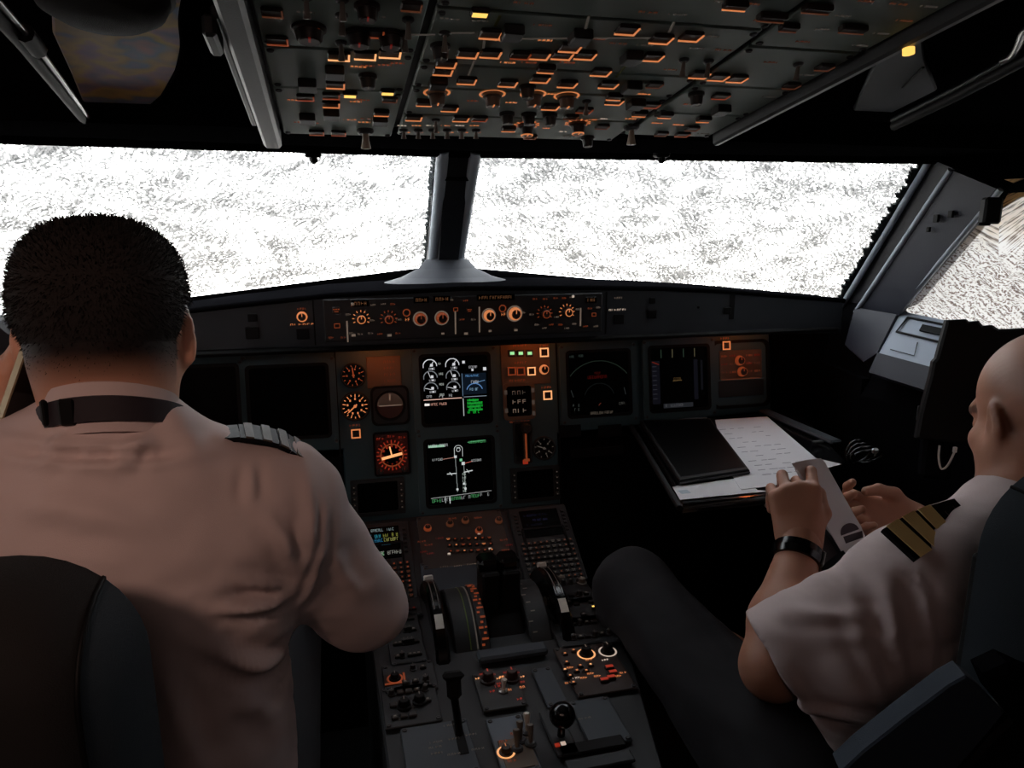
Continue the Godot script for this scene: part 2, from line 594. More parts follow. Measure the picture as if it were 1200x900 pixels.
	for sg in [1, -1]:
		# ribs that flank the centre post
		var dirx := Vector3(sg, 0, 0)
		var top := Vector3(0.040 * sg, WA.y - 0.002, WA.z)
		var bot := Vector3(0.036 * sg, WD.y - 0.01, WD.z + 0.01)
		tube(e, [top + Vector3(-0.006 * sg, 0, 0.035), bot + Vector3(-0.006 * sg, 0, 0.035)], 0.013, 10)
	slab(s, [Vector3(-0.046, WA.y + 0.01, WA.z + 0.0), Vector3(0.046, WA.y + 0.01, WA.z + 0.0), Vector3(0.040, WD.y - 0.04, WD.z + 0.02), Vector3(-0.040, WD.y - 0.04, WD.z + 0.02)], 0.05, Vector3(0, 0.7, -0.7))
	slab(s, [Vector3(-0.026, WA.y + 0.0, WA.z + 0.030), Vector3(0.026, WA.y + 0.0, WA.z + 0.030), Vector3(0.022, WD.y - 0.05, WD.z + 0.060), Vector3(-0.022, WD.y - 0.05, WD.z + 0.060)], 0.06, Vector3(0, 0.7, -0.7))
	var post := setting("trim_1", mesh_of([[s, M.post], [e, M.post_edge]]))
	s = S()
	var pm: Vector3 = WA.lerp(WD, 0.36)
	box(s, Vector3(0, pm.y + 0.035, pm.z + 0.07), Vector3(0.066, 0.008, 0.03), 0.002)
	obj("bracket", mesh_of([[s, M.black]]), post)
	# flared foot of the post on the coaming
	s = S()
	lathe(s, [Vector2(0.26, -0.03), Vector2(0.22, 0.0), Vector2(0.165, 0.010), Vector2(0.108, 0.026), Vector2(0.068, 0.046), Vector2(0.050, 0.066), Vector2(0.0, 0.070)], 40, Transform3D(Basis(Vector3(1, 0, 0), Vector3(0, 0, -0.55), Vector3(0, 1, 0)), Vector3(0.0, 1.098, -1.715)), true)
	setting("trim_2", mesh_of([[s, mat(Color(0.24, 0.25, 0.275), 0.6, 0.0, M.grain, 0.15, 16.0)]]))
	M.crazed_right = crazed(0.02, 21)
	M.crazed_left = crazed(0.09, 34)
	M.outer_glass = mat(Color(0.95, 0.96, 0.96, 0.08), 0.05)
	M.outer_glass.transparency = BaseMaterial3D.TRANSPARENCY_ALPHA
	var k := 3
	for sg in [1, -1]:
		var f := func(p: Vector3) -> Vector3: return Vector3(p.x * sg, p.y, p.z)
		var out := Vector3(sg, 0, -0.4)
		s = S()
		e = S()
		var b0: Vector3 = WB + Vector3(-0.010, 0, 0.0)
		var c0: Vector3 = WC + Vector3(-0.012, 0, 0)
		slab(s, [f.call(WB), f.call(SE), f.call(SH), f.call(WC)], 0.05, out)
		# raised lining between the windscreen and the side window, with bright edges
		tube(e, [f.call(WB + Vector3(-0.004, 0.0, 0.012)), f.call(WC + Vector3(-0.004, -0.01, 0.012))], 0.007, 8)
		var b1 := WB.lerp(SE, 0.40) + Vector3(-0.014, 0, 0.0)
		var c1 := WC.lerp(SH, 0.36) + Vector3(-0.014, -0.02, 0.0)
		tube(e, [f.call(b1), f.call(b1.lerp(c1, 0.62)), f.call(c1)], 0.006, 8)
		var pl := S()
		slab(pl, [f.call(b1), f.call(SE + Vector3(-0.016, 0.002, 0)), f.call(SH + Vector3(-0.016, -0.02, 0)), f.call(c1)], 0.014, out)
		tube(e, [f.call(SE + Vector3(-0.010, 0, 0.004)), f.call(SE.lerp(SH, 0.55) + Vector3(-0.012, 0, 0.005)), f.call(SH + Vector3(-0.010, 0.0, 0.006))], 0.006, 8)
		var pil := setting("trim_%d" % k, mesh_of([[s, M.post], [e, M.post_edge], [pl, M.pillar]]))
		k += 1
		for q in [[0.28, 0.50, 0.016], [0.36, 0.52, 0.010], [0.22, 0.30, 0.014]]:
			var c: Vector3 = WB.lerp(SE, 0.78 if q[1] < 0.4 else 0.62).lerp(WC.lerp(SH, 0.7), q[0]) + Vector3(-0.020, 0, 0)
			obj("switch", boxmesh(Vector3(0.006, q[2], q[2] * 0.8), M.black, 0.001), pil, Transform3D(Basis(), f.call(c)))
		var bolt := S()
		lathe(bolt, [Vector2(0.012, 0), Vector2(0.012, 0.004), Vector2(0, 0.004)], 12, frame(f.call(WC.lerp(SH, 0.45) + Vector3(-0.03, -0.045, 0.0)), Vector3(0, 1, 0), Vector3(-sg, 0, 0.5)))
		obj("bolt", mesh_of([[bolt, M.black]]), pil)
		var low := S()
		var hl := at(1030, 414, -1.345)
		slab(low, [f.call(c1 + Vector3(-0.004, 0.012, 0.0)), f.call(SH + Vector3(-0.020, -0.01, 0.004)), f.call(hl + Vector3(-0.006, 0.0, 0.0)), f.call(at(1012, 424, -1.40)), f.call(at(990, 404, -1.47))], 0.02, out)
		obj("pillar_foot", mesh_of([[low, M.pillar]]), pil)
		low = S()
		slab(low, [f.call(hl + Vector3(-0.004, 0.002, 0)), f.call(Vector3(1.072, 0.902, -0.55)), f.call(Vector3(1.04, 0.85, -0.55)), f.call(at(1018, 436, -1.34))], 0.02, out)
		obj("lower_lining", mesh_of([[low, M.pillar]]), pil)
		# light sill lining under the side window
		s = S()
		e = S()
		var h0: Vector3 = SH + Vector3(-0.004, -0.004, 0.0)
		var g0: Vector3 = SG + Vector3(-0.004, 0.0, 0.0)
		var hb := at(1030, 414, -1.345)
		var gb := Vector3(1.075, 0.90, -0.55)
		slab(s, [f.call(h0), f.call(g0), f.call(gb), f.call(hb)], 0.03, out)
		var sill := setting("trim_%d" % k, mesh_of([[s, M.sill]]))
		k += 1
		var inn := Vector3(-0.004, 0.001, 0.0)
		var pt := func(a: float, b: float) -> Vector3: return f.call(h0.lerp(g0, a).lerp(hb.lerp(gb, a), b) + inn)
		tube(e, [pt.call(0.03, 0.10), pt.call(0.02, 0.46), pt.call(0.30, 0.46), pt.call(0.5, 0.46)], 0.0025, 6)
		tube(e, [pt.call(0.03, 0.10), pt.call(0.5, 0.06)], 0.0025, 6)
		tube(e, [pt.call(0.09, 0.58), pt.call(0.10, 0.86), pt.call(0.03, 0.86)], 0.0012, 6)
		obj("seam", mesh_of([[e, M.seam]]), sill)
		e = S()
		slab(e, [pt.call(0.08, 0.20), pt.call(0.28, 0.18), pt.call(0.28, 0.32), pt.call(0.08, 0.34)], 0.004, -out)
		obj("vent_slot", mesh_of([[e, M.black]]), sill)
		# panes
		var front := [f.call(Vector3(0.0, WA.y + 0.01, WA.z)), f.call(WB + Vector3(0.01, 0.005, 0)), f.call(WC + Vector3(0.01, 0.002, 0)), f.call(Vector3(0.0, WD.y + 0.004, WD.z))]
		var pane := setting("window_%d" % (1 if sg < 0 else 2), pane_mesh(front, Vector3(0, 0.6, -0.7), 0.022, M.crazed_right if sg > 0 else M.crazed_left, M.outer_glass, Vector2(1.05, 1.7)))
		# torn seal along the outer edge of the windscreen
		var seal := S()
		var last := 0.0
		var r2 := RandomNumberGenerator.new()
		r2.seed = 5
		var steps := 46
		for i in steps:
			var a0 := float(i) / steps; var a1 := float(i + 1) / steps
			var w1 := r2.randf_range(0.008, 0.026)
			var up: Vector3 = fn * -0.004
			var p0: Vector3 = WB.lerp(WC, a0); var p1: Vector3 = WB.lerp(WC, a1)
			slab(seal, [f.call(p0), f.call(p0 + Vector3(-w1, 0, 0)), f.call(p1 + Vector3(-w1 * 0.7, 0, 0)), f.call(p1)], 0.006, Vector3(0, 0.7, -0.7))
			if sg < 0:
				var w2 := r2.randf_range(0.006, 0.016)
				var q0: Vector3 = Vector3(0.040, WA.y, WA.z).lerp(Vector3(0.036, WD.y, WD.z), a0); var q1: Vector3 = Vector3(0.040, WA.y, WA.z).lerp(Vector3(0.036, WD.y, WD.z), a1)
				slab(seal, [f.call(q0), f.call(q0 + Vector3(w2, 0, 0)), f.call(q1 + Vector3(w2 * 0.7, 0, 0)), f.call(q1)], 0.006, Vector3(0, 0.7, -0.7))
		obj("torn_seal", mesh_of([[seal, mat(Color(0.10, 0.12, 0.11), 0.8)]]), pane)
		var side := [f.call(SE + Vector3(0.012, 0.02, -0.02)), f.call(SF + Vector3(0.012, 0.02, 0)), f.call(SG + Vector3(0.012, -0.02, 0)), f.call(SH + Vector3(0.012, -0.02, -0.02))]
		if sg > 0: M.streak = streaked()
		var clear := mat(Color(0.9, 0.92, 0.93, 0.12), 0.05)
		clear.transparency = BaseMaterial3D.TRANSPARENCY_ALPHA
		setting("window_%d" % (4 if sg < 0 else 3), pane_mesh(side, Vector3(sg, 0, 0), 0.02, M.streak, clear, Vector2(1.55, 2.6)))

# ---------------------------------------------------------------- small controls, one mesh each, shared by alike pieces
func button_mesh(w: float, h: float, d: float, style: String, cap: Material, lit: Material) -> ArrayMesh:
	var key := "b%f,%f,%f,%s,%d,%d" % [w, h, d, style, cap.get_instance_id(), lit.get_instance_id() if lit else 0]
	if kit.has(key): return kit[key]
	var s := S()
	box(s, Vector3(0, 0, d / 2), Vector3(w, h, d), minf(0.0012, d * 0.3))
	var g := S()
	var t := minf(w, h) * 0.14
	var z := d + 0.0002
	var any := true
	match style:
		"L":
			box(g, Vector3(0, -h / 2 + t * 0.7, z), Vector3(w * 0.97, t, 0.0012))
			box(g, Vector3(w / 2 - t * 0.6, 0.0, z), Vector3(t * 0.75, h * 0.9, 0.0012))
		"U":
			box(g, Vector3(0, -h / 2 + t * 0.7, z), Vector3(w * 0.97, t, 0.0012))
		"O":
			for sg in [-1, 1]:
				box(g, Vector3(0, sg * (h / 2 - t * 0.6), z), Vector3(w * 0.97, t, 0.0012))
				box(g, Vector3(sg * (w / 2 - t * 0.6), 0, z), Vector3(t, h * 0.9, 0.0012))
		"bar":
			box(g, Vector3(0, 0, z), Vector3(w * 0.8, h * 0.6, 0.0012))
		"words":
			for i in 3:
				box(g, Vector3((i - 1) * w * 0.28, h * 0.15, z), Vector3(w * 0.2, h * 0.16, 0.001))
			box(g, Vector3(0, -h * 0.2, z), Vector3(w * 0.5, h * 0.12, 0.001))
		"dot":
			box(g, Vector3(0, 0, z), Vector3(w * 0.35, h * 0.35, 0.001))
		_:
			any = false
	var m := mesh_of([[s, cap], [g, lit]] if any else [[s, cap]])
	kit[key] = m
	return m

func knob_mesh(r: float, d: float, style: String, body: Material, lit: Material) -> ArrayMesh:
	var key := "k%f,%f,%s,%d,%d" % [r, d, style, body.get_instance_id(), lit.get_instance_id() if lit else 0]
	if kit.has(key): return kit[key]
	var s := S()
	lathe(s, [Vector2(r * 1.15, 0), Vector2(r * 1.15, d * 0.22), Vector2(r * 0.95, d * 0.3)], 20)
	lathe(s, [Vector2(r * 0.95, d * 0.3), Vector2(r * 0.82, d * 0.92), Vector2(r * 0.72, d), Vector2(0, d)], 20, Transform3D(), false, 1, 0.09)
	var g := S()
	box(g, Vector3(0, r * 0.45, d), Vector3(r * 0.16, r * 0.7, 0.0012))
	if style == "ring" or style == "sun":
		lathe(g, [Vector2(r * 0.84, d * 0.985), Vector2(r * 0.90, d * 0.9), Vector2(r * 1.0, d * 0.4), Vector2(r * 1.18, d * 0.24)] if style == "ring" else [Vector2(r * 0.62, d * 1.001), Vector2(r * 0.80, d * 0.99), Vector2(r * 0.86, d * 0.92)], 20)
	if style == "sun" or style == "ticks":
		for i in 9:
			var a := PI * (-0.15 + 1.3 * i / 8.0)
			box(g, Vector3(), Vector3(r * 0.42, r * 0.16, 0.001), 0.0, Transform3D(Basis(Vector3(0, 0, 1), a), Vector3(cos(a), sin(a), 0) * r * 1.55 + Vector3(0, 0, 0.0006)))
	var m := mesh_of([[s, body], [g, lit]])
	kit[key] = m
	return m

func toggle_mesh(r: float, d: float, lean: float, body: Material, tip: Material) -> ArrayMesh:
	var key := "t%f,%f,%f,%d" % [r, d, lean, tip.get_instance_id()]
	if kit.has(key): return kit[key]
	var s := S()
	lathe(s, [Vector2(r * 1.3, 0), Vector2(r * 1.3, r * 0.4), Vector2(r * 0.9, r * 0.7), Vector2(0, r * 0.7)], 12)
	var t := S()
	tube(t, [Vector3(0, 0, r * 0.5), Vector3(0, lean * d * 0.5, d * 0.55), Vector3(0, lean * d, d * 0.97), Vector3(0, lean * d * 1.03, d)], [r * 0.45, r * 0.55, r * 0.8, r * 0.55], 8)
	var m := mesh_of([[s, body], [t, tip]])
	kit[key] = m
	return m

func legend_mesh(w: float, n: int, h: float, lit: Material, sd: int) -> ArrayMesh:
	# a printed, back-lit caption too small to read: a row of letter-sized strokes
	var key := "l%f,%d,%f,%d,%d" % [w, n, h, lit.get_instance_id(), sd % 4]
	if kit.has(key): return kit[key]
	var g := S()
	var r := RandomNumberGenerator.new()
	r.seed = sd % 4 + 3
	var step := w / n
	for i in n:
		var x := -w / 2 + step * (i + 0.5)
		var ww := step * 0.62
		box(g, Vector3(x - ww * 0.4, 0, 0.0004), Vector3(ww * 0.2, h, 0.0008))
		if r.randf() < 0.7: box(g, Vector3(x, h * 0.42, 0.0004), Vector3(ww, h * 0.16, 0.0008))
		if r.randf() < 0.6: box(g, Vector3(x, 0, 0.0004), Vector3(ww, h * 0.16, 0.0008))
		if r.randf() < 0.5: box(g, Vector3(x + ww * 0.4, 0, 0.0004), Vector3(ww * 0.2, h, 0.0008))
	var m := mesh_of([[g, lit]])
	kit[key] = m
	return m

func ring_line_mesh(r: float, t: float, lit: Material) -> ArrayMesh:
	var g := S()
	lathe(g, [Vector2(r - t, 0.0006), Vector2(r, 0.0006)], 24)
	return mesh_of([[g, lit]])

func dial_marks(r: float, n: int, from: float, sweep: float, lit: Material, big := 2) -> ArrayMesh:
	var g := S()
	for i in n:
		var a := from + sweep * i / maxf(1.0, n - 1)
		var l := r * (0.26 if i % big == 0 else 0.15)
		box(g, Vector3(), Vector3(l, r * 0.07, 0.0008), 0.0, Transform3D(Basis(Vector3(0, 0, 1), a), Vector3(cos(a), sin(a), 0) * (r - l / 2) + Vector3(0, 0, 0.0006)))
	for i in range(0, n, big):
		var a := from + sweep * i / maxf(1.0, n - 1)
		box(g, Vector3(cos(a) * r * 0.6, sin(a) * r * 0.6, 0.0006), Vector3(r * 0.13, r * 0.16, 0.0008))
	return mesh_of([[g, lit]])

func needle_mesh(r: float, lit: Material) -> ArrayMesh:
	var g := S()
	prism(g, [Vector2(-r * 0.05, -r * 0.2), Vector2(r * 0.05, -r * 0.2), Vector2(r * 0.05, r * 0.6), Vector2(0, r * 0.85), Vector2(-r * 0.05, r * 0.6)], 0.0008, 0.0018)
	lathe(g, [Vector2(r * 0.12, 0.0008), Vector2(r * 0.12, 0.003), Vector2(0, 0.003)], 10)
	return mesh_of([[g, lit]])

func screw_mesh() -> ArrayMesh:
	if kit.has("screw"): return kit["screw"]
	var s := S()
	lathe(s, [Vector2(0.0038, 0), Vector2(0.0038, 0.0012), Vector2(0.003, 0.002), Vector2(0, 0.002)], 10)
	var t := S()
	box(t, Vector3(0, 0, 0.002), Vector3(0.005, 0.0008, 0.0006))
	kit["screw"] = mesh_of([[s, M.rail], [t, M.black]])
	return kit["screw"]

# a control stood on a plate: «f» is the plate's plane, the pixel only says where on that plate it stands
func place(parent: Node, f: Transform3D, called: String, m: Mesh, x: float, y: float, z := 0.0, turn := 0.0) -> MeshInstance3D:
	var p := on(f, x, y)
	return obj(called, m, parent, T(p.x, p.y, z, turn))

func make_overhead() -> void:
	var c := cos(deg_to_rad(9.0)); var s9 := sin(deg_to_rad(9.0))
	var f := frame(Vector3(0, 1.375, -1.10), Vector3.RIGHT, Vector3(0, -c, s9))
	var top := thing("overhead_panel", "wide overhead switch panel in three columns of amber-lit push buttons above the windscreens", "switch panel", f)
	var s := S()
	box(s, Vector3(-0.005, 0.30, -0.022), Vector3(0.66, 0.66, 0.03), 0.004)
	obj("body", mesh_of([[s, M.black]]), top)
	var rails := [[-0.322, -0.172], [-0.164, 0.166], [0.174, 0.312]]
	var rows := [[[-0.022, 0.17], [0.174, 0.29], [0.294, 0.60]], [[-0.012, 0.085], [0.089, 0.19], [0.194, 0.265], [0.269, 0.40], [0.404, 0.60]], [[0.024, 0.13], [0.134, 0.24], [0.244, 0.36], [0.364, 0.60]]]
	var plates := []
	for col in 3:
		for rw in rows[col]:
			var b := S()
			var u0: float = rails[col][0]; var u1: float = rails[col][1]
			box(b, Vector3((u0 + u1) / 2, (rw[0] + rw[1]) / 2, -0.003), Vector3(u1 - u0, rw[1] - rw[0], 0.006), 0.0015)
			var mod := obj("panel_module", mesh_of([[b, M.overhead]]), top)
			plates.append([u0, u1, rw[0], rw[1], mod])
			for su in [u0 + 0.006, u1 - 0.006]:
				for sv in [rw[0] + 0.008, rw[1] - 0.008]:
					obj("screw", screw_mesh(), mod, T(su, sv, 0.0))
	var host := func(p: Vector3) -> Node:
		for q in plates:
			if p.x >= q[0] - 0.003 and p.x <= q[1] + 0.003 and p.y >= q[2] - 0.003 and p.y <= q[3] + 0.003: return q[4]
		return plates[0][4]
	var taken := []
	var put := func(called: String, m: Mesh, x: float, y: float, z := 0.0) -> void:
		var p := on(f, x, y)
		obj(called, m, host.call(p), T(p.x, p.y, z))
		taken.append(Vector2(p.x, p.y))
	var L := button_mesh(0.022, 0.018, 0.004, "L", M.cap, M.amber)
	var LH := button_mesh(0.023, 0.018, 0.004, "L", M.cap, M.amber_hi)
	var LL := button_mesh(0.021, 0.016, 0.004, "L", M.cap, M.amber_lo)
	var D := button_mesh(0.020, 0.022, 0.010, "none", M.cap_dark, null)
	var Y := button_mesh(0.017, 0.012, 0.005, "bar", M.cap, M.yellow)
	var U := button_mesh(0.020, 0.013, 0.006, "U", M.cap, M.amber)
	for q in [[397, 63], [428, 62], [457, 60], [632, 62], [659, 62], [686, 62], [575, 37], [775, 43], [810, 40], [765, 64], [704, 82]]:
		put.call("push_button", LH if q[1] < 64 and q[0] < 480 else L, q[0], q[1])
	for q in [[548, 60], [575, 60], [523, 72], [519, 81], [668, 53], [735, 32], [633, 90], [665, 96], [595, 95], [713, 97], [547, 92], [720, 117], [485, 136], [527, 125], [540, 137], [820, 85], [842, 88], [864, 90], [393, 97], [388, 120], [645, 123]]:
		put.call("push_button", L, q[0], q[1])
	for q in [[640, 77], [497, 117], [750, 130], [780, 132], [825, 137], [447, 129], [596, 148], [720, 110]]:
		put.call("push_button", U, q[0], q[1])
	for q in [[410, 108], [454, 105], [562, 11]]:
		put.call("warning_light", Y, q[0], q[1])
	for q in [[392, 80], [360, 95], [680, 38], [740, 63], [740, 98], [600, 33], [360, 135], [445, 137], [745, 118], [845, 125], [388, 130], [513, 93]]:
		put.call("guarded_switch", D, q[0], q[1])
	for q in [[358, 112], [388, 110], [685, 127], [562, 137], [610, 62]]:
		put.call("push_button", LL, q[0], q[1])
	# rotary knobs: amber rim, grey skirt
	for q in [[512, 108], [577, 110], [625, 110], [664, 112], [617, 146], [677, 144]]:
		put.call("knob", knob_mesh(0.0105, 0.016, "plain" if q[1] < 120 else "sun", M.knob_grey if q[1] < 120 else M.knob, M.amber), q[0], q[1])
		put.call("knob_rim", ring_line_mesh(0.0165, 0.0028, M.amber if q[1] < 120 else M.amber_lo), q[0], q[1])
	# toggles along the front edge
	for q in [[428, 152], [740, 148]]:
		put.call("toggle_switch", toggle_mesh(0.009, 0.026, -0.1, M.rail, mat(Color(0.62, 0.58, 0.52), 0.5)), q[0], q[1])
		put.call("legend", legend_mesh(0.02, 4, 0.004, M.amber, 1), q[0], q[1] - 9)
	for i in 6:
		put.call("toggle_switch", toggle_mesh(0.005, 0.012, -0.3, M.rail, M.knob_grey), 473 + i * 17, 152)
		put.call("legend", legend_mesh(0.014, 3, 0.003, M.amber if i % 2 else M.pale_hi, i), 471 + i * 17, 147)
		put.call("legend", legend_mesh(0.010, 2, 0.003, M.amber, i + 1), 477 + i * 17, 155)
	for i in 5:
		put.call("legend", legend_mesh(0.012, 3, 0.003, M.amber if i % 2 else M.pale_hi, i), [600, 640, 660, 695, 708][i], [154, 150, 154, 140, 139][i])
	for q in [[420, 78], [432, 77], [452, 76], [467, 74], [418, 119], [425, 117], [410, 140], [430, 139], [345, 117], [352, 143], [366, 144], [595, 73], [620, 73], [665, 73], [590, 47], [640, 47], [700, 45], [755, 110], [808, 122], [795, 146], [770, 144], [600, 120], [645, 110], [555, 118]]:
		put.call("legend", legend_mesh(0.018, 4, 0.0035, M.amber if rng.randf() < 0.45 else M.amber_lo, rng.randi() % 4), q[0], q[1])
	# flow lines engraved between the buttons
	var lines := [[[586, 18], [580, 30]], [[568, 44], [566, 58]], [[556, 70], [549, 88]], [[515, 38], [556, 38]], [[690, 18], [686, 33]], [[790, 25], [784, 37]], [[736, 73], [722, 90]], [[585, 45], [700, 44]], [[700, 44], [790, 44]], [[480, 40], [510, 40]]]
	for ln in lines:
		var a := on(f, ln[0][0], ln[0][1]); var b := on(f, ln[1][0], ln[1][1])
		var d := b - a
		var bar := S()
		box(bar, Vector3(), Vector3(d.length(), 0.0025, 0.0008))
		obj("flow_line", mesh_of([[bar, M.pale_lo if rng.randf() < 0.6 else mat(Color(0.45, 0.5, 0.25), 0.6)]]), host.call((a + b) / 2), T((a.x + b.x) / 2, (a.y + b.y) / 2, 0.0006, atan2(d.y, d.x)))
	# the unlit controls between them, in the regular rows of the modules
	for q in plates:
		var w: float = q[1] - q[0]
		var n := int(w / 0.03)
		var v: float = q[2] + 0.018
		while v < q[3] - 0.012 and v < 0.585:
			for i in n:
				var p := Vector2(q[0] + w * (i + 0.5) / n, v)
				var ok := rng.randf() < 0.62
				for t in taken:
					if absf(t.x - p.x) < 0.024 and absf(t.y - p.y) < 0.022: ok = false
				if ok:
					var k := rng.randf()
					if v > 0.33 and q[0] > -0.2:
						k = 0.7 + k * 0.3
					if k < 0.30: obj("push_button", LL if k < 0.1 else button_mesh(0.019, 0.015, 0.004, "L", M.cap, M.amber_dim), q[4], T(p.x, p.y))
					elif k < 0.45: obj("knob", knob_mesh(0.009, 0.015, "plain", M.knob, M.pale_lo), q[4], T(p.x, p.y))
					elif k < 0.72: obj("toggle_switch", toggle_mesh(0.0045, 0.017, -0.3, M.rail, M.knob_grey), q[4], T(p.x, p.y))
					else: obj("legend", legend_mesh(0.02, 4, 0.003, M.pale_lo if k < 0.9 else M.amber_dim, i), q[4], T(p.x, p.y))
			v += 0.031
	# knobs and dials of the rear left column, barely lit
	for q in [[362, 32, 0.014], [420, 38, 0.012], [457, 40, 0.012], [430, 6, 0.010]]:
		put.call("knob", knob_mesh(q[2], 0.014, "plain", M.cap, M.red_lo), q[0], q[1])
	for q in [[862, 2, 0.024], [905, 16, 0.03], [925, 28, 0.02], [958, 6, 0.03], [1000, 30, 0.03]]:
		var p := on(f, q[0], q[1])
		if p.x < 0.31: obj("push_button", button_mesh(q[2], 0.010, 0.006, "U", M.cap, M.amber if q[1] < 5 else M.amber_dim), host.call(p), T(p.x, p.y))
	# edge rails on both sides
	s = S()
	box(s, Vector3(-0.338, 0.24, 0.004), Vector3(0.024, 0.54, 0.032), 0.004)
	obj("side_rail", mesh_of([[s, M.rail]]), top)
	s = S()
	box(s, Vector3(0.322, 0.33, 0.0), Vector3(0.012, 0.60, 0.03), 0.003)
	obj("side_rail", mesh_of([[s, M.rail]]), top)
	s = S()
	box(s, Vector3(-0.362, 0.34, 0.012), Vector3(0.012, 0.05, 0.02), 0.003)
	box(s, Vector3(-0.358, 0.18, -0.006), Vector3(0.008, 0.34, 0.012), 0.002)
	obj("cable_clip", mesh_of([[s, M.rail]]), top)
	s = S()
	lathe(s, [Vector2(0.006, 0), Vector2(0.006, 0.006), Vector2(0, 0.008)], 12)
	var lamp := on(f, 1040, 36)
	obj("indicator_light", mesh_of([[s, M.yellow]]), top, T(0.322, lamp.y, 0.016))
	# small hooks hanging over the top edge of the windscreens
	for q in [[367, "small black latch hanging from the header over the left windscreen"], [775, "small black latch hanging from the header over the right windscreen"]]:
		var p := at(q[0], 184, -1.47 if q[0] < 500 else -1.385)
		var h := S()
		box(h, Vector3(0, 0.002, 0), Vector3(0.030, 0.014, 0.02), 0.003)
		box(h, Vector3(0.001, -0.009, 0), Vector3(0.014, 0.014, 0.014), 0.004)
		var o := obj("window_latch", mesh_of([[h, M.black]]), self, Transform3D(Basis(), p + Vector3(0, 0.004, 0)))
		tag(o, q[1], "latch", "latches over the windscreens")
	overhead_sides()

func roof(x: float, y: float, drop: float) -> Vector3:
	return on_plane(x, y, Vector3(0, 1.41 - drop, -1.12), Vector3(0, -cos(deg_to_rad(8.9)), sin(deg_to_rad(8.9))))

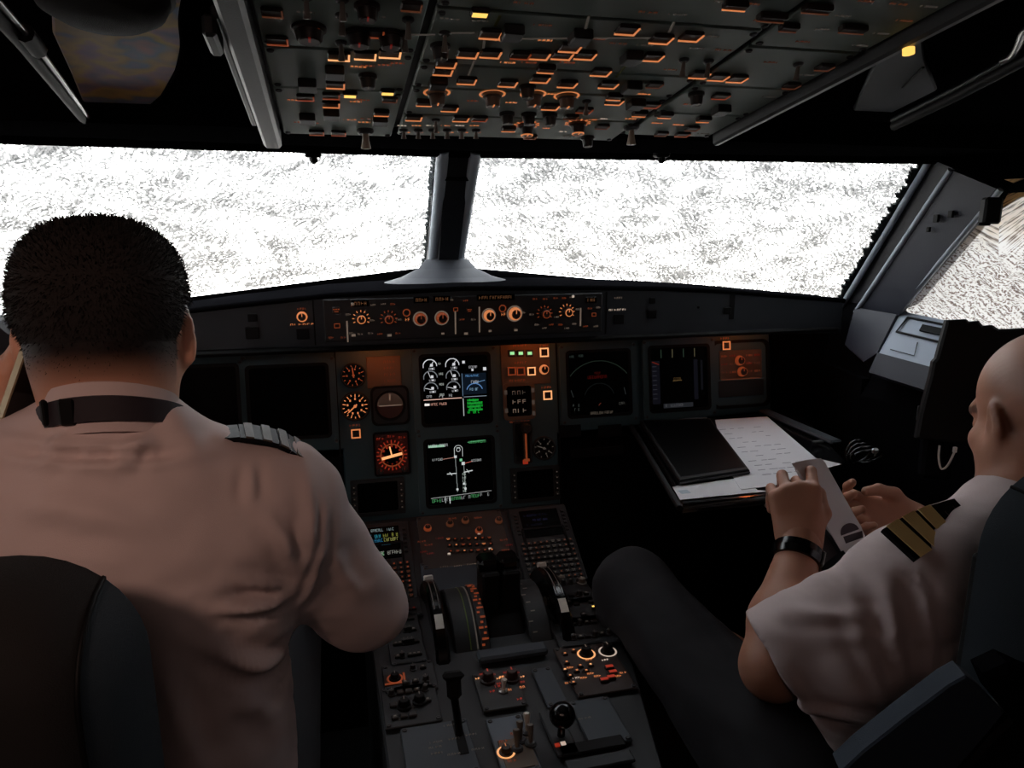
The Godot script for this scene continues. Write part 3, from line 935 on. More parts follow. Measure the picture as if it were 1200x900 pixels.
func overhead_sides() -> void:
	# left: tinted visor, its rail, and a padded cover; right: the folded visor, its rail and a steel hook
	var roof_n := Vector3(0, -cos(deg_to_rad(8.9)), sin(deg_to_rad(8.9)))
	var fl := frame(roof(150, 70, 0.012), Vector3.RIGHT, roof_n)
	var out := []
	for q in [[62, 40], [85, 90], [103, 134], [168, 131], [190, 112], [207, 82], [213, 55], [211, 22], [217, -12], [60, -12]]:
		var p := on(fl, q[0], q[1])
		out.append(Vector2(p.x, p.y))
	var tint := StandardMaterial3D.new()
	var g := Gradient.new()
	g.offsets = PackedFloat32Array([0.0, 0.3, 0.45, 0.6, 0.75, 1.0])
	g.colors = PackedColorArray([Color(0.34, 0.34, 0.44), Color(0.56, 0.42, 0.42), Color(0.66, 0.52, 0.26), Color(0.58, 0.46, 0.28), Color(0.36, 0.40, 0.48), Color(0.60, 0.42, 0.44)])  # reflections of the outside, painted as yellow and bluish patches on the tinted plastic
	tint.albedo_texture = noise_tex(0.012, false, g, FastNoiseLite.TYPE_SIMPLEX, 3, 256, 1.0, 14)
	tint.uv1_triplanar = true
	tint.uv1_scale = Vector3.ONE * 3.0
	tint.roughness = 0.6
	var s := S()
	prism(s, out, -0.006, 0.0, 0.002)
	var v := thing("sun_visor", "brown tinted sun visor with rounded end folded against the ceiling at upper left", "visor", fl)
	obj("shade", mesh_of([[s, tint]]), v)
	s = S()
	for q in out.size() - 4:
		pass
	var edge := []
	for p in out.slice(2, 9): edge.append(Vector3(p.x, p.y, 0.0))
	tube(s, curve(edge, 4), 0.0022, 6)
	obj("edge_bead", mesh_of([[s, M.lining]]), v)
	s = S()
	lathe(s, [Vector2(0.056, 0), Vector2(0.056, 0.008), Vector2(0.051, 0.018), Vector2(0.038, 0.026), Vector2(0.013, 0.030), Vector2(0, 0.030)], 32, Transform3D(), true)
	var fc := frame(roof(118, -14, 0.016), Vector3.RIGHT, roof_n)
	var d := thing("loudspeaker_cover", "round dark padded loudspeaker cover on the ceiling at upper left", "cover", fc)
	obj("dome", mesh_of([[s, mat(Color(0.06, 0.042, 0.035), 0.9, 0.0, M.weave, 0.3, 20.0)]]), d)
	s = S()
	lathe(s, [Vector2(0.060, -0.004), Vector2(0.060, 0.004), Vector2(0.056, 0.006)], 32)
	obj("rim", mesh_of([[s, M.black]]), d)
	# visor rail: dark channel and bright rod
	var a := roof(-25, -25, 0.035); var b := roof(40, 50, 0.035); var c := roof(104, 138, 0.03)
	s = S()
	tube(s, [a, b, c], 0.003, 10)
	var k := S()
	var o1 := Vector3(-0.010, -0.002, 0.0)
	tube(k, [a + o1, b + o1, c + o1 * 0.6], 0.0065, 8)
	tube(k, [roof(28, 38, 0.035), roof(44, 58, 0.035)], 0.009, 8)
	var r := thing("visor_rail", "black visor rail with a bright rod slanting down at upper left", "rail", Transform3D(Basis(), c), "visor rails")
	var inv := r.transform.affine_inverse()
	obj("rod", mesh_of([[s, M.steel]]), r, inv)
	obj("channel", mesh_of([[k, M.black]]), r, inv)
	# right side
	var fr := frame(roof(1060, 90, 0.008), Vector3.RIGHT, roof_n)
	out = []
	for q in [[1045, 38], [1080, 28], [1083, 70], [1098, 106], [1046, 132], [1000, 130], [1018, 90]]:
		var p := on(fr, q[0], q[1])
		out.append(Vector2(p.x, p.y))
	s = S()
	prism(s, out, -0.006, 0.0, 0.002)
	var lb := thing("ceiling_lining", "grey blue ceiling lining plate between the overhead panel and right visor", "lining", fr)
	obj("plate", mesh_of([[s, M.coaming]]), lb)
	s = S()
	var p1 := on(fr, 1058, 102); var p2 := on(fr, 1082, 78)
	tube(s, [Vector3(p1.x, p1.y, 0.001), Vector3(p2.x, p2.y, 0.001)], 0.0015, 6)
	obj("seam", mesh_of([[s, M.black]]), lb)
	var fv := frame(roof(1140, 60, 0.02), Vector3.RIGHT, roof_n)
	out = []
	for q in [[1078, 26], [1086, 66], [1098, 104], [1128, 92], [1185, 62], [1230, 40], [1230, -20], [1090, -20]]:
		var p := on(fv, q[0], q[1])
		out.append(Vector2(p.x, p.y))
	s = S()
	prism(s, out, -0.008, 0.0, 0.002)
	v = thing("sun_visor", "black folded sun visor against the ceiling at upper right", "visor", fv)
	obj("shade", mesh_of([[s, M.lining]]), v)
	a = roof(1046, 141, 0.035); b = roof(1120, 104, 0.035); c = roof(1215, 52, 0.035)
	s = S()
	tube(s, [a, b, c], 0.004, 8)
	k = S()
	var o2 := Vector3(0.004, -0.008, 0)
	tube(k, [a + o2, b + o2, c + o2], 0.007, 8)
	r = thing("visor_rail", "thin dark visor rail slanting under the black folded visor at upper right", "rail", Transform3D(Basis(), a), "visor rails")
	inv = r.transform.affine_inverse()
	obj("rod", mesh_of([[s, M.rail]]), r, inv)
	obj("channel", mesh_of([[k, M.black]]), r, inv)
	s = S()
	tube(s, curve([roof(1174, 72, 0.035), roof(1186, 66, 0.035), roof(1194, 52, 0.035), roof(1200, 38, 0.035), roof(1212, 30, 0.035)], 5), 0.0045, 8)
	tube(s, curve([roof(1178, 73, 0.035), roof(1194, 68, 0.035), roof(1206, 58, 0.035)], 5), 0.003, 8)
	r = thing("coat_hook", "shiny steel hook beside the black visor at the upper right edge", "hook", Transform3D(Basis(), roof(1190, 60, 0.035)))
	obj("hook", mesh_of([[s, M.steel]]), r, r.transform.affine_inverse())

# ---------------------------------------------------------------- pictures on the screens
class Canvas:
	var im: Image
	func _init(w: int, h: int, bg := Color(0.004, 0.005, 0.006)) -> void:
		im = Image.create(w, h, false, Image.FORMAT_RGB8)
		im.fill(bg)
	func dot(x: float, y: float, r: float, c: Color) -> void:
		im.fill_rect(Rect2i(roundi(x - r), roundi(y - r), maxi(1, roundi(2 * r)), maxi(1, roundi(2 * r))), c)
	func line(x0: float, y0: float, x1: float, y1: float, c: Color, w := 2.0) -> void:
		var n := int(maxf(absf(x1 - x0), absf(y1 - y0)) / maxf(0.5, w * 0.4)) + 1
		for i in n + 1:
			var t := float(i) / n
			dot(lerpf(x0, x1, t), lerpf(y0, y1, t), w / 2, c)
	func arc(x: float, y: float, r: float, a0: float, a1: float, c: Color, w := 2.0) -> void:
		var n := int(r * absf(a1 - a0)) + 2
		for i in n + 1:
			var a := lerpf(a0, a1, float(i) / n)
			dot(x + cos(a) * r, y + sin(a) * r, w / 2, c)
	func box(x: float, y: float, w: float, h: float, c: Color) -> void:
		im.fill_rect(Rect2i(int(x), int(y), int(w), int(h)), c)
	func words(x: float, y: float, n: int, c: Color, s := 6.0, sd := 1) -> void:
		# rows of letter-sized strokes, as illegible as in the photograph
		var r := RandomNumberGenerator.new()
		r.seed = sd * 31 + n
		for i in n:
			if r.randf() < 0.12: continue
			var u := x + i * s * 0.8
			line(u, y, u, y + s, c, 1.4)
			if r.randf() < 0.6: line(u, y, u + s * 0.5, y, c, 1.4)
			if r.randf() < 0.6: line(u, y + s / 2, u + s * 0.5, y + s / 2, c, 1.4)
			if r.randf() < 0.6: line(u, y + s, u + s * 0.5, y + s, c, 1.4)
			if r.randf() < 0.5: line(u + s * 0.5, y, u + s * 0.5, y + s, c, 1.4)
	func material(e: float) -> StandardMaterial3D:
		var m := StandardMaterial3D.new()
		var t := ImageTexture.create_from_image(im)
		m.albedo_color = Color(0.012, 0.013, 0.015)
		m.roughness = 0.4
		m.metallic_specular = 0.12
		m.emission_enabled = true
		m.emission = Color.WHITE
		m.emission_texture = t
		m.emission_operator = BaseMaterial3D.EMISSION_OP_MULTIPLY
		m.emission_energy_multiplier = e
		return m

func screen_quad(w: float, h: float, m: Material, bulge := 0.0) -> ArrayMesh:
	var s := S()
	var p := [Vector3(-w / 2, h / 2, 0), Vector3(w / 2, h / 2, 0), Vector3(w / 2, -h / 2, 0), Vector3(-w / 2, -h / 2, 0)]
	var uv := [Vector2(0, 0), Vector2(1, 0), Vector2(1, 1), Vector2(0, 1)]
	for t in [0, 1, 2, 0, 2, 3]:
		s.set_normal(Vector3(0, 0, 1)); s.set_uv(uv[t]); s.add_vertex(p[t])
	var b := S()
	box(b, Vector3(0, 0, -0.0025), Vector3(w, h, 0.0048))
	return mesh_of([[s, m], [b, M.gloss]])

func picture_engine() -> StandardMaterial3D:
	var c := Canvas.new(256, 256)
	var wh := Color(0.80, 0.80, 0.82); var gr := Color(0.45, 0.46, 0.48)
	for col in 2:
		for rw in 3:
			var x := 36.0 + col * 82.0; var y := 40.0 + rw * 42.0
			c.arc(x, y, 25, PI * 0.95, TAU * 0.99, gr if rw else wh, 3.0)
			c.line(x, y, x + cos(-0.9 - rw) * 22, y + sin(-0.9 - rw) * 22, wh, 2.0)
			c.dot(x + 6, y - 4, 5, wh)
			c.dot(x + 8, y + 9, 3, wh)
			c.words(x - 4, y + 6, 4, wh, 7, rw + col)
	for rw in 4: c.words(68, 28 + rw * 38, 3, Color(0.75, 0.78, 0.75), 7, rw)
	c.words(20, 146, 3, wh, 8, 4); c.words(102, 146, 3, wh, 8, 5); c.words(66, 150, 3, wh, 6, 6)
	c.line(6, 162, 146, 160, Color(0.9, 0.72, 0.66), 3)
	c.words(12, 174, 3, wh, 9, 8); c.box(10, 175, 18, 8, Color(0.95, 0.92, 0.9)); c.words(34, 175, 9, Color(0.95, 0.7, 0.62), 8, 9)
	c.dot(160, 30, 5, wh)
	c.words(180, 46, 6, wh, 8, 3); c.dot(192, 60, 4, wh); c.dot(238, 58, 6, wh)
	c.box(152, 72, 90, 78, Color(0.05, 0.08, 0.12))
	c.line(152, 72, 152, 154, Color(0.4, 0.5, 0.6), 2)
	c.words(166, 78, 9, Color(0.35, 0.55, 0.75), 7, 5); c.words(186, 100, 4, wh, 9, 6)
	c.arc(197, 140, 30, PI * 1.1, TAU * 0.95, Color(0.35, 0.5, 0.7), 3)
	c.line(200, 108, 236, 100, Color(0.4, 0.55, 0.7), 2); c.words(180, 128, 5, Color(0.6, 0.75, 0.85), 8, 7)
	c.line(156, 158, 240, 158, Color(0.55, 0.6, 0.65), 2)
	c.line(152, 164, 152, 226, Color(0.7, 0.72, 0.72), 3)
	for i in 5: c.words(168, 168 + i * 11, 7 + (i * 3) % 4, Color(0.12, 0.85, 0.25), 8, i)
	for i in 4: c.box(170, 168 + i * 12, 40 + (i % 2) * 14, 7, Color(0.08, 0.55, 0.17))
	return c.material(1.0)

func picture_system() -> StandardMaterial3D:
	var c := Canvas.new(256, 256)
	var wh := Color(0.82, 0.84, 0.84); var g := Color(0.35, 0.75, 0.45)
	c.box(14, 20, 60, 9, Color(0.55, 0.75, 0.62)); c.words(16, 18, 9, wh, 10, 2)
	c.words(166, 14, 11, g, 9, 3); c.line(160, 18, 226, 14, Color(0.4, 0.7, 0.5), 2)
	# an outline seen from above with doors marked along it
	c.arc(124, 42, 15, PI, TAU, wh, 2); c.line(109, 42, 109, 70, wh, 2); c.line(139, 42, 139, 70, wh, 2)
	c.arc(124, 44, 7, 0, TAU, wh, 2); c.line(118, 36, 130, 36, wh, 2)
	c.dot(112, 70, 5, wh)
	c.line(112, 76, 114, 205, Color(0.6, 0.63, 0.63), 2); c.line(142, 100, 144, 205, Color(0.6, 0.63, 0.63), 2)
	c.words(28, 72, 6, wh, 8, 5); c.line(66, 76, 108, 72, Color(0.75, 0.55, 0.5), 2)
	c.dot(132, 84, 5, Color(0.5, 0.8, 0.6)); c.dot(140, 98, 6, wh); c.line(146, 98, 175, 92, Color(0.8, 0.4, 0.36), 2); c.words(172, 86, 6, wh, 8, 6)
	c.line(80, 134, 112, 134, wh, 4); c.line(88, 128, 96, 140, wh, 2); c.line(142, 132, 172, 128, wh, 4); c.line(152, 122, 160, 136, wh, 2)
	for i in 6: c.words(136, 136 + i * 13, 2, Color(0.8, 0.86, 0.82), 8, i)
	for q in [[114, 196], [144, 196], [140, 176]]: c.dot(q[0], q[1], 4, wh)
	c.line(16, 222, 240, 212, Color(0.55, 0.55, 0.55), 2.5)
	for i in 6: c.words(20 + i * 36, 228 - i * 1.6, 4, wh if i % 2 else Color(0.4, 0.8, 0.5), 11, i)
	c.line(68, 222, 68, 244, wh, 2); c.line(84, 222, 84, 246, wh, 3)
	return c.material(0.85)

func picture_horizon() -> StandardMaterial3D:
	var c := Canvas.new(256, 256)
	var d := Color(0.16, 0.20, 0.17)
	c.words(14, 16, 3, Color(0.3, 0.36, 0.33), 8, 1); c.words(50, 14, 3, Color(0.3, 0.36, 0.33), 8, 2)
	c.arc(128, 190, 150, PI * 1.22, PI * 1.78, d, 3)
	c.arc(128, 190, 62, PI * 1.1, PI * 1.9, Color(0.09, 0.10, 0.10), 3)
	c.words(84, 98, 11, Color(0.50, 0.10, 0.08), 11, 3); c.words(112, 84, 4, Color(0.40, 0.10, 0.08), 8, 4)
	c.words(20, 206, 4, Color(0.42, 0.46, 0.44), 9, 5); c.words(26, 222, 3, Color(0.42, 0.46, 0.44), 9, 6)
	c.words(208, 208, 4, Color(0.45, 0.45, 0.42), 9, 7)
	c.words(90, 240, 13, Color(0.55, 0.50, 0.44), 9, 8); c.line(124, 214, 132, 206, Color(0.4, 0.2, 0.16), 3)
	c.line(14, 150, 22, 176, Color(0.2, 0.22, 0.22), 3); c.line(230, 150, 236, 176, Color(0.2, 0.22, 0.22), 3)
	return c.material(0.45)

func picture_map() -> StandardMaterial3D:
	var c := Canvas.new(256, 256)
	for i in 4: c.line(52 + i * 48, 14, 52 + i * 48, 44, Color(0.42, 0.40, 0.30) if i % 2 else Color(0.22, 0.30, 0.24), 4)
	c.box(10, 56, 34, 170, Color(0.10, 0.10, 0.13)); c.line(14, 60, 40, 70, Color(0.5, 0.16, 0.12), 4)
	c.box(190, 56, 18, 160, Color(0.10, 0.10, 0.13)); c.box(220, 60, 10, 120, Color(0.10, 0.10, 0.12))
	for i in 8: c.line(14, 78 + i * 18, 30, 78 + i * 18, Color(0.3, 0.3, 0.34), 2)
	c.words(104, 126, 4, Color(0.55, 0.42, 0.25), 10, 2); c.line(100, 138, 136, 136, Color(0.5, 0.4, 0.25), 3)
	c.box(56, 226, 128, 18, Color(0.20, 0.21, 0.23)); c.words(66, 230, 14, Color(0.5, 0.5, 0.52), 9, 3)
	return c.material(0.4)

func picture_unit(blank: bool) -> StandardMaterial3D:
	var c := Canvas.new(192, 128)
	if blank:
		c.words(20, 20, 16, Color(0.14, 0.14, 0.24), 9, 1); c.words(60, 44, 10, Color(0.2, 0.2, 0.34), 9, 2); c.words(24, 66, 14, Color(0.12, 0.12, 0.18), 9, 3)
	else:
		c.words(60, 8, 14, Color(0.75, 0.85, 0.85), 10, 1)
		c.words(14, 30, 10, Color(0.25, 0.75, 0.85), 12, 2); c.words(120, 30, 7, Color(0.75, 0.75, 0.35), 12, 3)
		c.words(14, 48, 11, Color(0.22, 0.62, 0.8), 12, 4); c.words(122, 48, 7, Color(0.8, 0.8, 0.45), 12, 5)
		c.words(20, 66, 8, Color(0.25, 0.75, 0.65), 10, 6); c.words(110, 64, 5, Color(0.4, 0.7, 0.8), 10, 6)
		c.words(14, 102, 10, Color(0.4, 0.8, 0.5), 13, 7); c.words(100, 100, 10, Color(0.85, 0.85, 0.8), 13, 8)
	return c.material(0.8 if not blank else 0.6)

# ---------------------------------------------------------------- the glareshield with its control unit
func make_glareshield() -> void:
	var f := frame(Vector3(0, 1.05, -1.5), Vector3.RIGHT, Vector3(0, 0, 1))
	M.figures = glow(Color(0.9, 0.62, 0.42), 0.10)
	var g := thing("glareshield", "long dark glareshield coaming stretching across under both windscreens", "glareshield", f)
	var edge := [[-0.93, 1.037], [-0.92, 1.038], [-0.70, 1.066], [-0.46, 1.090], [-0.27, 1.106], [0.0, 1.114], [0.30, 1.109], [0.45, 1.104], [0.60, 1.095], [0.92, 1.066], [0.93, 1.064]]
	var pts := []
	for q in edge: pts.append(Vector2(q[0], q[1] - 1.05))
	var face := pts.duplicate()
	face.append_array([Vector2(0.93, 0.985 - 1.05), Vector2(0.62, 0.996 - 1.05), Vector2(-0.55, 1.0 - 1.05), Vector2(-0.93, 0.985 - 1.05)])
	var s := S()
	prism(s, face, -0.05, 0.0, 0.006)
	obj("front_panel", mesh_of([[s, M.coaming]]), g)
	s = S()
	for i in pts.size() - 1:
		var a := Vector3(pts[i].x, pts[i].y, -0.02); var b := Vector3(pts[i + 1].x, pts[i + 1].y, -0.02)
		var za := -1.80 + absf(a.x) * 0.22 + 1.5; var zb := -1.80 + absf(b.x) * 0.22 + 1.5
		slab(s, [a, b, Vector3(b.x, b.y + 0.004, zb), Vector3(a.x, a.y + 0.004, za)], 0.03, Vector3.DOWN)
	var rim := []
	for q in pts: rim.append(Vector3(q.x, q.y, -0.004))
	tube(s, rim, 0.006, 8)
	obj("anti_glare_cover", mesh_of([[s, M.lining]]), g)
	# the underside lip
	s = S()
	box(s, Vector3(0.0, -0.053, -0.03), Vector3(1.84, 0.012, 0.07), 0.005)
	obj("lower_lip", mesh_of([[s, M.black]]), g)
	for x in [-0.305, 0.318]:
		s = S()
		box(s, Vector3(x, 0.004, 0.0), Vector3(0.003, 0.094, 0.002))
		obj("seam", mesh_of([[s, M.black]]), g)
	s = S()
	box(s, Vector3(0.627, 0.01, 0.0), Vector3(0.012, 0.06, 0.003))
	obj("seam", mesh_of([[s, M.black]]), g)
	for q in [[296, 372, 0.018], [296, 390, 0.026], [355, 391, 0.024], [764, 352, 0.014], [764, 368, 0.020], [725, 374, 0.024], [852, 364, 0.018], [818, 360, 0.006]]:
		place(g, f, "blank_cap", button_mesh(q[2], q[2] * 0.9, 0.004, "none", M.black, null), q[0], q[1])
	# chronometer button on the left, priority light on the right
	place(g, f, "push_button", knob_mesh(0.009, 0.010, "ring", M.cap, M.amber), 354, 371)
	place(g, f, "legend", legend_mesh(0.020, 4, 0.004, M.amber_lo, 1), 354, 362)
	place(g, f, "legend", legend_mesh(0.048, 6, 0.003, M.amber, 2), 354, 380)
	place(g, f, "legend", legend_mesh(0.022, 4, 0.004, M.pale, 1), 725, 349)
	place(g, f, "legend", legend_mesh(0.044, 7, 0.004, M.pale_hi, 2), 724, 363)
	# flight control unit: a plate of knobs, windows and buttons in the middle of the coaming
	var u := thing("flight_control_unit", "black autopilot control strip with amber-ringed knobs set in the middle of the glareshield", "control unit", f)
	s = S()
	box(s, Vector3(0.010, 0.006, 0.0035), Vector3(0.592, 0.086, 0.007), 0.002)
	obj("plate", mesh_of([[s, mat(Color(0.105, 0.115, 0.125), 0.55, 0.0, M.grain, 0.15, 24.0)]]), u)
	var z := 0.007
	for q in [[492, 373, 0.0105], [517, 372, 0.0105], [572, 369, 0.0105], [602, 367, 0.012]]:
		place(u, f, "knob", knob_mesh(q[2], 0.018, "ring", M.cap, M.amber_lo if q[0] < 560 else M.amber), q[0], q[1], z)
		place(u, f, "knob_rim", ring_line_mesh(q[2] * 1.45, q[2] * 0.28, M.pale), q[0], q[1], z)
	for q in [[423, 373, 0.010], [455, 373, 0.010], [637, 367, 0.010], [663, 365, 0.010]]:
		place(u, f, "knob", knob_mesh(q[2], 0.018, "sun", M.cap, M.amber if q[0] < 430 or q[0] > 650 else M.amber_lo), q[0], q[1], z)
	for q in [[394, 363, 0.016, "words"], [395, 381, 0.012, "O"], [533, 362, 0.010, "O"], [549, 363, 0.012, "words"], [694, 368, 0.010, "O"], [545, 390, 0.010, "bar"], [456, 392, 0.010, "bar"], [518, 390, 0.008, "bar"], [573, 387, 0.008, "bar"], [603, 386, 0.009, "bar"], [414, 392, 0.010, "bar"]]:
		place(u, f, "push_button", button_mesh(q[2], q[2] * 0.8, 0.004, q[3], M.cap, M.amber_lo if q[3] != "bar" else M.pale), q[0], q[1], z)
	for x in [476, 588]:
		place(u, f, "selector", ring_line_mesh(0.008, 0.0022, M.amber_lo), x, 366 if x < 500 else 361, z)
		place(u, f, "legend", legend_mesh(0.010, 2, 0.006, M.amber, 1), x + 1, 374 if x < 500 else 368, z)
	for q in [[407, 388, 24], [533, 376, 30], [561, 374, 30], [679, 371, 22]]:
		var b := S()
		box(b, Vector3(0, 0, 0.0005), Vector3(0.003, q[2] * 0.0018, 0.001))
		place(u, f, "divider_line", mesh_of([[b, M.pale]]), q[0], q[1], z)
	# figure windows
	for q in [[493, 351, 0.024, 4], [517, 350, 0.028, 4], [580, 348, 0.074, 13], [691, 351, 0.018, 3], [422, 355, 0.026, 4]]:
		var b := S()
		box(b, Vector3(0, 0, 0.001), Vector3(q[2] + 0.008, 0.013, 0.002), 0.0005)
		var win := place(u, f, "figure_window", mesh_of([[b, M.gloss]]), q[0], q[1], z)
		obj("figures", legend_mesh(q[2], q[3], 0.0065, M.figures, q[3]), win, T(0, 0, 0.002))
	for q in [[414, 358], [425, 357], [437, 357], [449, 356], [460, 356], [412, 390], [422, 391], [434, 390], [445, 391], [466, 390], [626, 350], [638, 350], [650, 349], [660, 349], [669, 348], [628, 380], [645, 380], [656, 380], [672, 379], [685, 382], [697, 382], [541, 374], [554, 374], [388, 395], [402, 395], [408, 368], [436, 375], [467, 374], [622, 368], [651, 371], [676, 362], [612, 366], [545, 352], [528, 351], [690, 361], [700, 360], [637, 384], [663, 384]]:
		place(u, f, "legend", legend_mesh(0.011, 3, 0.0036, M.pale if rng.randf() < 0.6 else M.amber_lo, int(q[0])), q[0], q[1], z)
	place(u, f, "indicator_light", button_mesh(0.006, 0.006, 0.003, "bar", M.white, M.pale_hi), 670, 347, z)
	place(u, f, "indicator_light", button_mesh(0.006, 0.006, 0.003, "bar", M.white, M.pale), 413, 356, z)

# ---------------------------------------------------------------- the main instrument panel
func display(f: Transform3D, x: float, y: float, w: float, h: float, pic: Material, called: String, label: String, group: String) -> Node3D:
	var p := on(f, x, y)
	var t := thing(called, label, "display", f * T(p.x, p.y), group)
	var s := S()
	ring_slab(s, rect(w + 0.034, h + 0.034, 0.008), rect(w + 0.002, h + 0.002, 0.006), 0.0, 0.008)
	obj("bezel", mesh_of([[s, M.panel]]), t)
	s = S()
	ring_slab(s, rect(w + 0.006, h + 0.006, 0.010), rect(w - 0.008, h - 0.008, 0.006), 0.0, 0.0095)
	obj("inner_rim", mesh_of([[s, M.black]]), t)
	obj("screen", screen_quad(w, h, pic), t, T(0, 0, 0.006))
	for a in [-1, 1]:
		for b in [-1, 1]:
			obj("screw", screw_mesh(), t, T(a * (w / 2 + 0.011), b * (h / 2 + 0.011), 0.008))
	return t

func gauge(f: Transform3D, x: float, y: float, r: float, called: String, label: String, lit: Material, n: int, ang: float) -> Node3D:
	var p := on(f, x, y)
	var t := thing(called, label, "gauge", f * T(p.x, p.y))
	var s := S()
	lathe(s, [Vector2(r * 1.18, 0.0), Vector2(r * 1.18, 0.007), Vector2(r * 1.08, 0.009), Vector2(r * 1.02, 0.005)], 28)
	obj("rim", mesh_of([[s, M.plate_dark]]), t)
	s = S()
	lathe(s, [Vector2(r * 1.04, 0.0), Vector2(r * 1.04, 0.004), Vector2(0, 0.004)], 28)
	obj("dial", mesh_of([[s, M.gloss]]), t)
	obj("scale", dial_marks(r * 0.96, n, -0.6, PI * 1.8, lit), t, T(0, 0, 0.004))
	obj("needle", needle_mesh(r, lit), t, T(0, 0, 0.004, ang))
	return t

func make_main_panel() -> void:
	var tilt := deg_to_rad(10.0)
	var f := frame(Vector3(0, 0.95, -1.60), Vector3.RIGHT, Vector3(0, sin(tilt), cos(tilt)))
	M.main_frame = f
	var pn := thing("instrument_panel", "dark grey main instrument panel below the glareshield holding screens and dials", "instrument panel", f)
	var s := S()
	# upper board right across, centre board down to the pedestal
	var a := on(f, 668, 500)
	prism(s, [Vector2(-0.95, 0.06), Vector2(0.80, 0.06), Vector2(0.80, -0.17), Vector2(0.232, -0.19), Vector2(0.232, -0.375), Vector2(-0.262, -0.375), Vector2(-0.262, -0.19), Vector2(-0.95, -0.19)], -0.03, -0.001, 0.003)
	obj("board", mesh_of([[s, M.panel]]), pn)
	for q in [[-0.268, -0.16, 0.003, 0.42], [0.236, -0.16, 0.003, 0.42]]:
		s = S()
		box(s, Vector3(q[0], q[1], 0.0), Vector3(q[2], q[3], 0.002))
		obj("seam", mesh_of([[s, M.black]]), pn)
	for q in [[228, 463, 26, 2], [340, 420, 130, 2]]:
		pass
	# the recessed black slots of the first officer's side under the screens
	for q in [[668, 505, 0.055, 0.030], [715, 505, 0.060, 0.030], [700, 530, 0.135, 0.022]]:
		var p := on(f, q[0], q[1])
		s = S()
		box(s, Vector3(p.x, p.y, -0.001), Vector3(q[2], q[3], 0.004), 0.001)
		obj("slot", mesh_of([[s, M.black]]), pn)
	# surround of the right hand clock and lamp panel
	s = S()
	ring_slab(s, rect(0.165, 0.17, 0.02, 4, Vector2(on(f, 867, 438).x, on(f, 867, 438).y)), rect(0.15, 0.155, 0.016, 4, Vector2(on(f, 867, 438).x, on(f, 867, 438).y)), -0.001, 0.006)
	obj("recess_rim", mesh_of([[s, M.black]]), pn)
	# screens
	var off: Material = M.glass_off
	display(f, 339, 471, 0.166, 0.158, off, "display_unit", "switched-off black screen just right of the seated captain's neck", "blank flight screens")
	display(f, 232, 473, 0.166, 0.158, off, "display_unit", "switched-off black screen partly hidden behind the captain's head", "blank flight screens")
	display(f, 534, 456, 0.158, 0.158, picture_engine(), "display_unit", "lit upper centre screen with engine arcs and a block of green text", "lit screens")
	display(f, 539, 552, 0.158, 0.152, picture_system(), "display_unit", "lit lower centre screen with the outline of an aircraft seen from above", "lit screens")
	display(f, 701, 449, 0.158, 0.155, picture_horizon(), "display_unit", "dim screen with a grey arc and a small red message left of the paper-strewn table", "lit screens")
	display(f, 795, 443, 0.158, 0.158, picture_map(), "display_unit", "dim screen with two grey tapes and short strokes along its top edge", "lit screens")
	# standby instruments, left of the centre screens
	gauge(f, 414, 440, 0.024, "airspeed_gauge", "round amber-lit standby dial, topmost of the column left of the centre screens", M.amber_lo, 13, 0.1)
	gauge(f, 416, 476, 0.028, "altimeter_gauge", "round amber-lit standby dial full of figures, beside the small round horizon", M.amber, 17, 2.3)
	var p := on(f, 450, 436)
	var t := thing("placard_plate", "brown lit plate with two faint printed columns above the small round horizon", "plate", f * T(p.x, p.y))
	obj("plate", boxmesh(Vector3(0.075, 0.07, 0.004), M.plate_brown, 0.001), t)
	for i in 4:
		obj("legend", legend_mesh(0.026, 4, 0.006, M.amber_dim, i), t, T(0.012, 0.022 - i * 0.014, 0.002))
	p = on(f, 457, 475)
	t = thing("standby_horizon", "small round standby horizon ball in a square rim left of the centre screens", "gauge", f * T(p.x, p.y))
	s = S()
	ring_slab(s, rect(0.084, 0.088, 0.014), rect(0.074, 0.078, 0.012), 0.0, 0.008)
	obj("rim", mesh_of([[s, M.black]]), t)
	s = S()
	prism(s, rect(0.075, 0.079, 0.012), 0.0, 0.004)
	obj("face", mesh_of([[s, M.plate_dark]]), t)
	s = S()
	lathe(s, [Vector2(0.034, 0.004), Vector2(0.034, 0.008), Vector2(0.030, 0.008), Vector2(0.028, 0.004)], 28)
	obj("bezel", mesh_of([[s, M.black]]), t)
	for k in 2:
		s = S()
		var half := []
		for i in 13: half.append(Vector2(cos(PI * i / 12), sin(PI * i / 12) * (1 if k == 0 else -1)) * 0.0285)
		prism(s, half, 0.004, 0.0065)
		obj("sky_half" if k == 0 else "ground_half", mesh_of([[s, mat(Color(0.42, 0.45, 0.44), 0.5) if k == 0 else mat(Color(0.22, 0.10, 0.05), 0.5)]]), t)
	s = S()
	box(s, Vector3(0, 0.0, 0.007), Vector3(0.05, 0.002, 0.001)); box(s, Vector3(0, 0.018, 0.007), Vector3(0.003, 0.014, 0.001))
	obj("aircraft_symbol", mesh_of([[s, M.pale]]), t)
	obj("legend", legend_mesh(0.026, 3, 0.004, M.amber_lo, 3), t, T(0.0, 0.058, 0.001))
	# bearing indicator
	p = on(f, 459, 531)
	t = thing("bearing_gauge", "square red-lit compass dial with a pale needle below the small round horizon", "gauge", f * T(p.x, p.y))
	s = S()
	prism(s, rect(0.072, 0.090, 0.004), 0.0, 0.004, 0.001)
	obj("face", mesh_of([[s, mat(Color(0.30, 0.09, 0.06), 0.6)]]), t)
	s = S()
	ring_slab(s, rect(0.080, 0.098, 0.006), rect(0.072, 0.090, 0.004), 0.0, 0.008)
	obj("rim", mesh_of([[s, M.black]]), t)
	s = S()
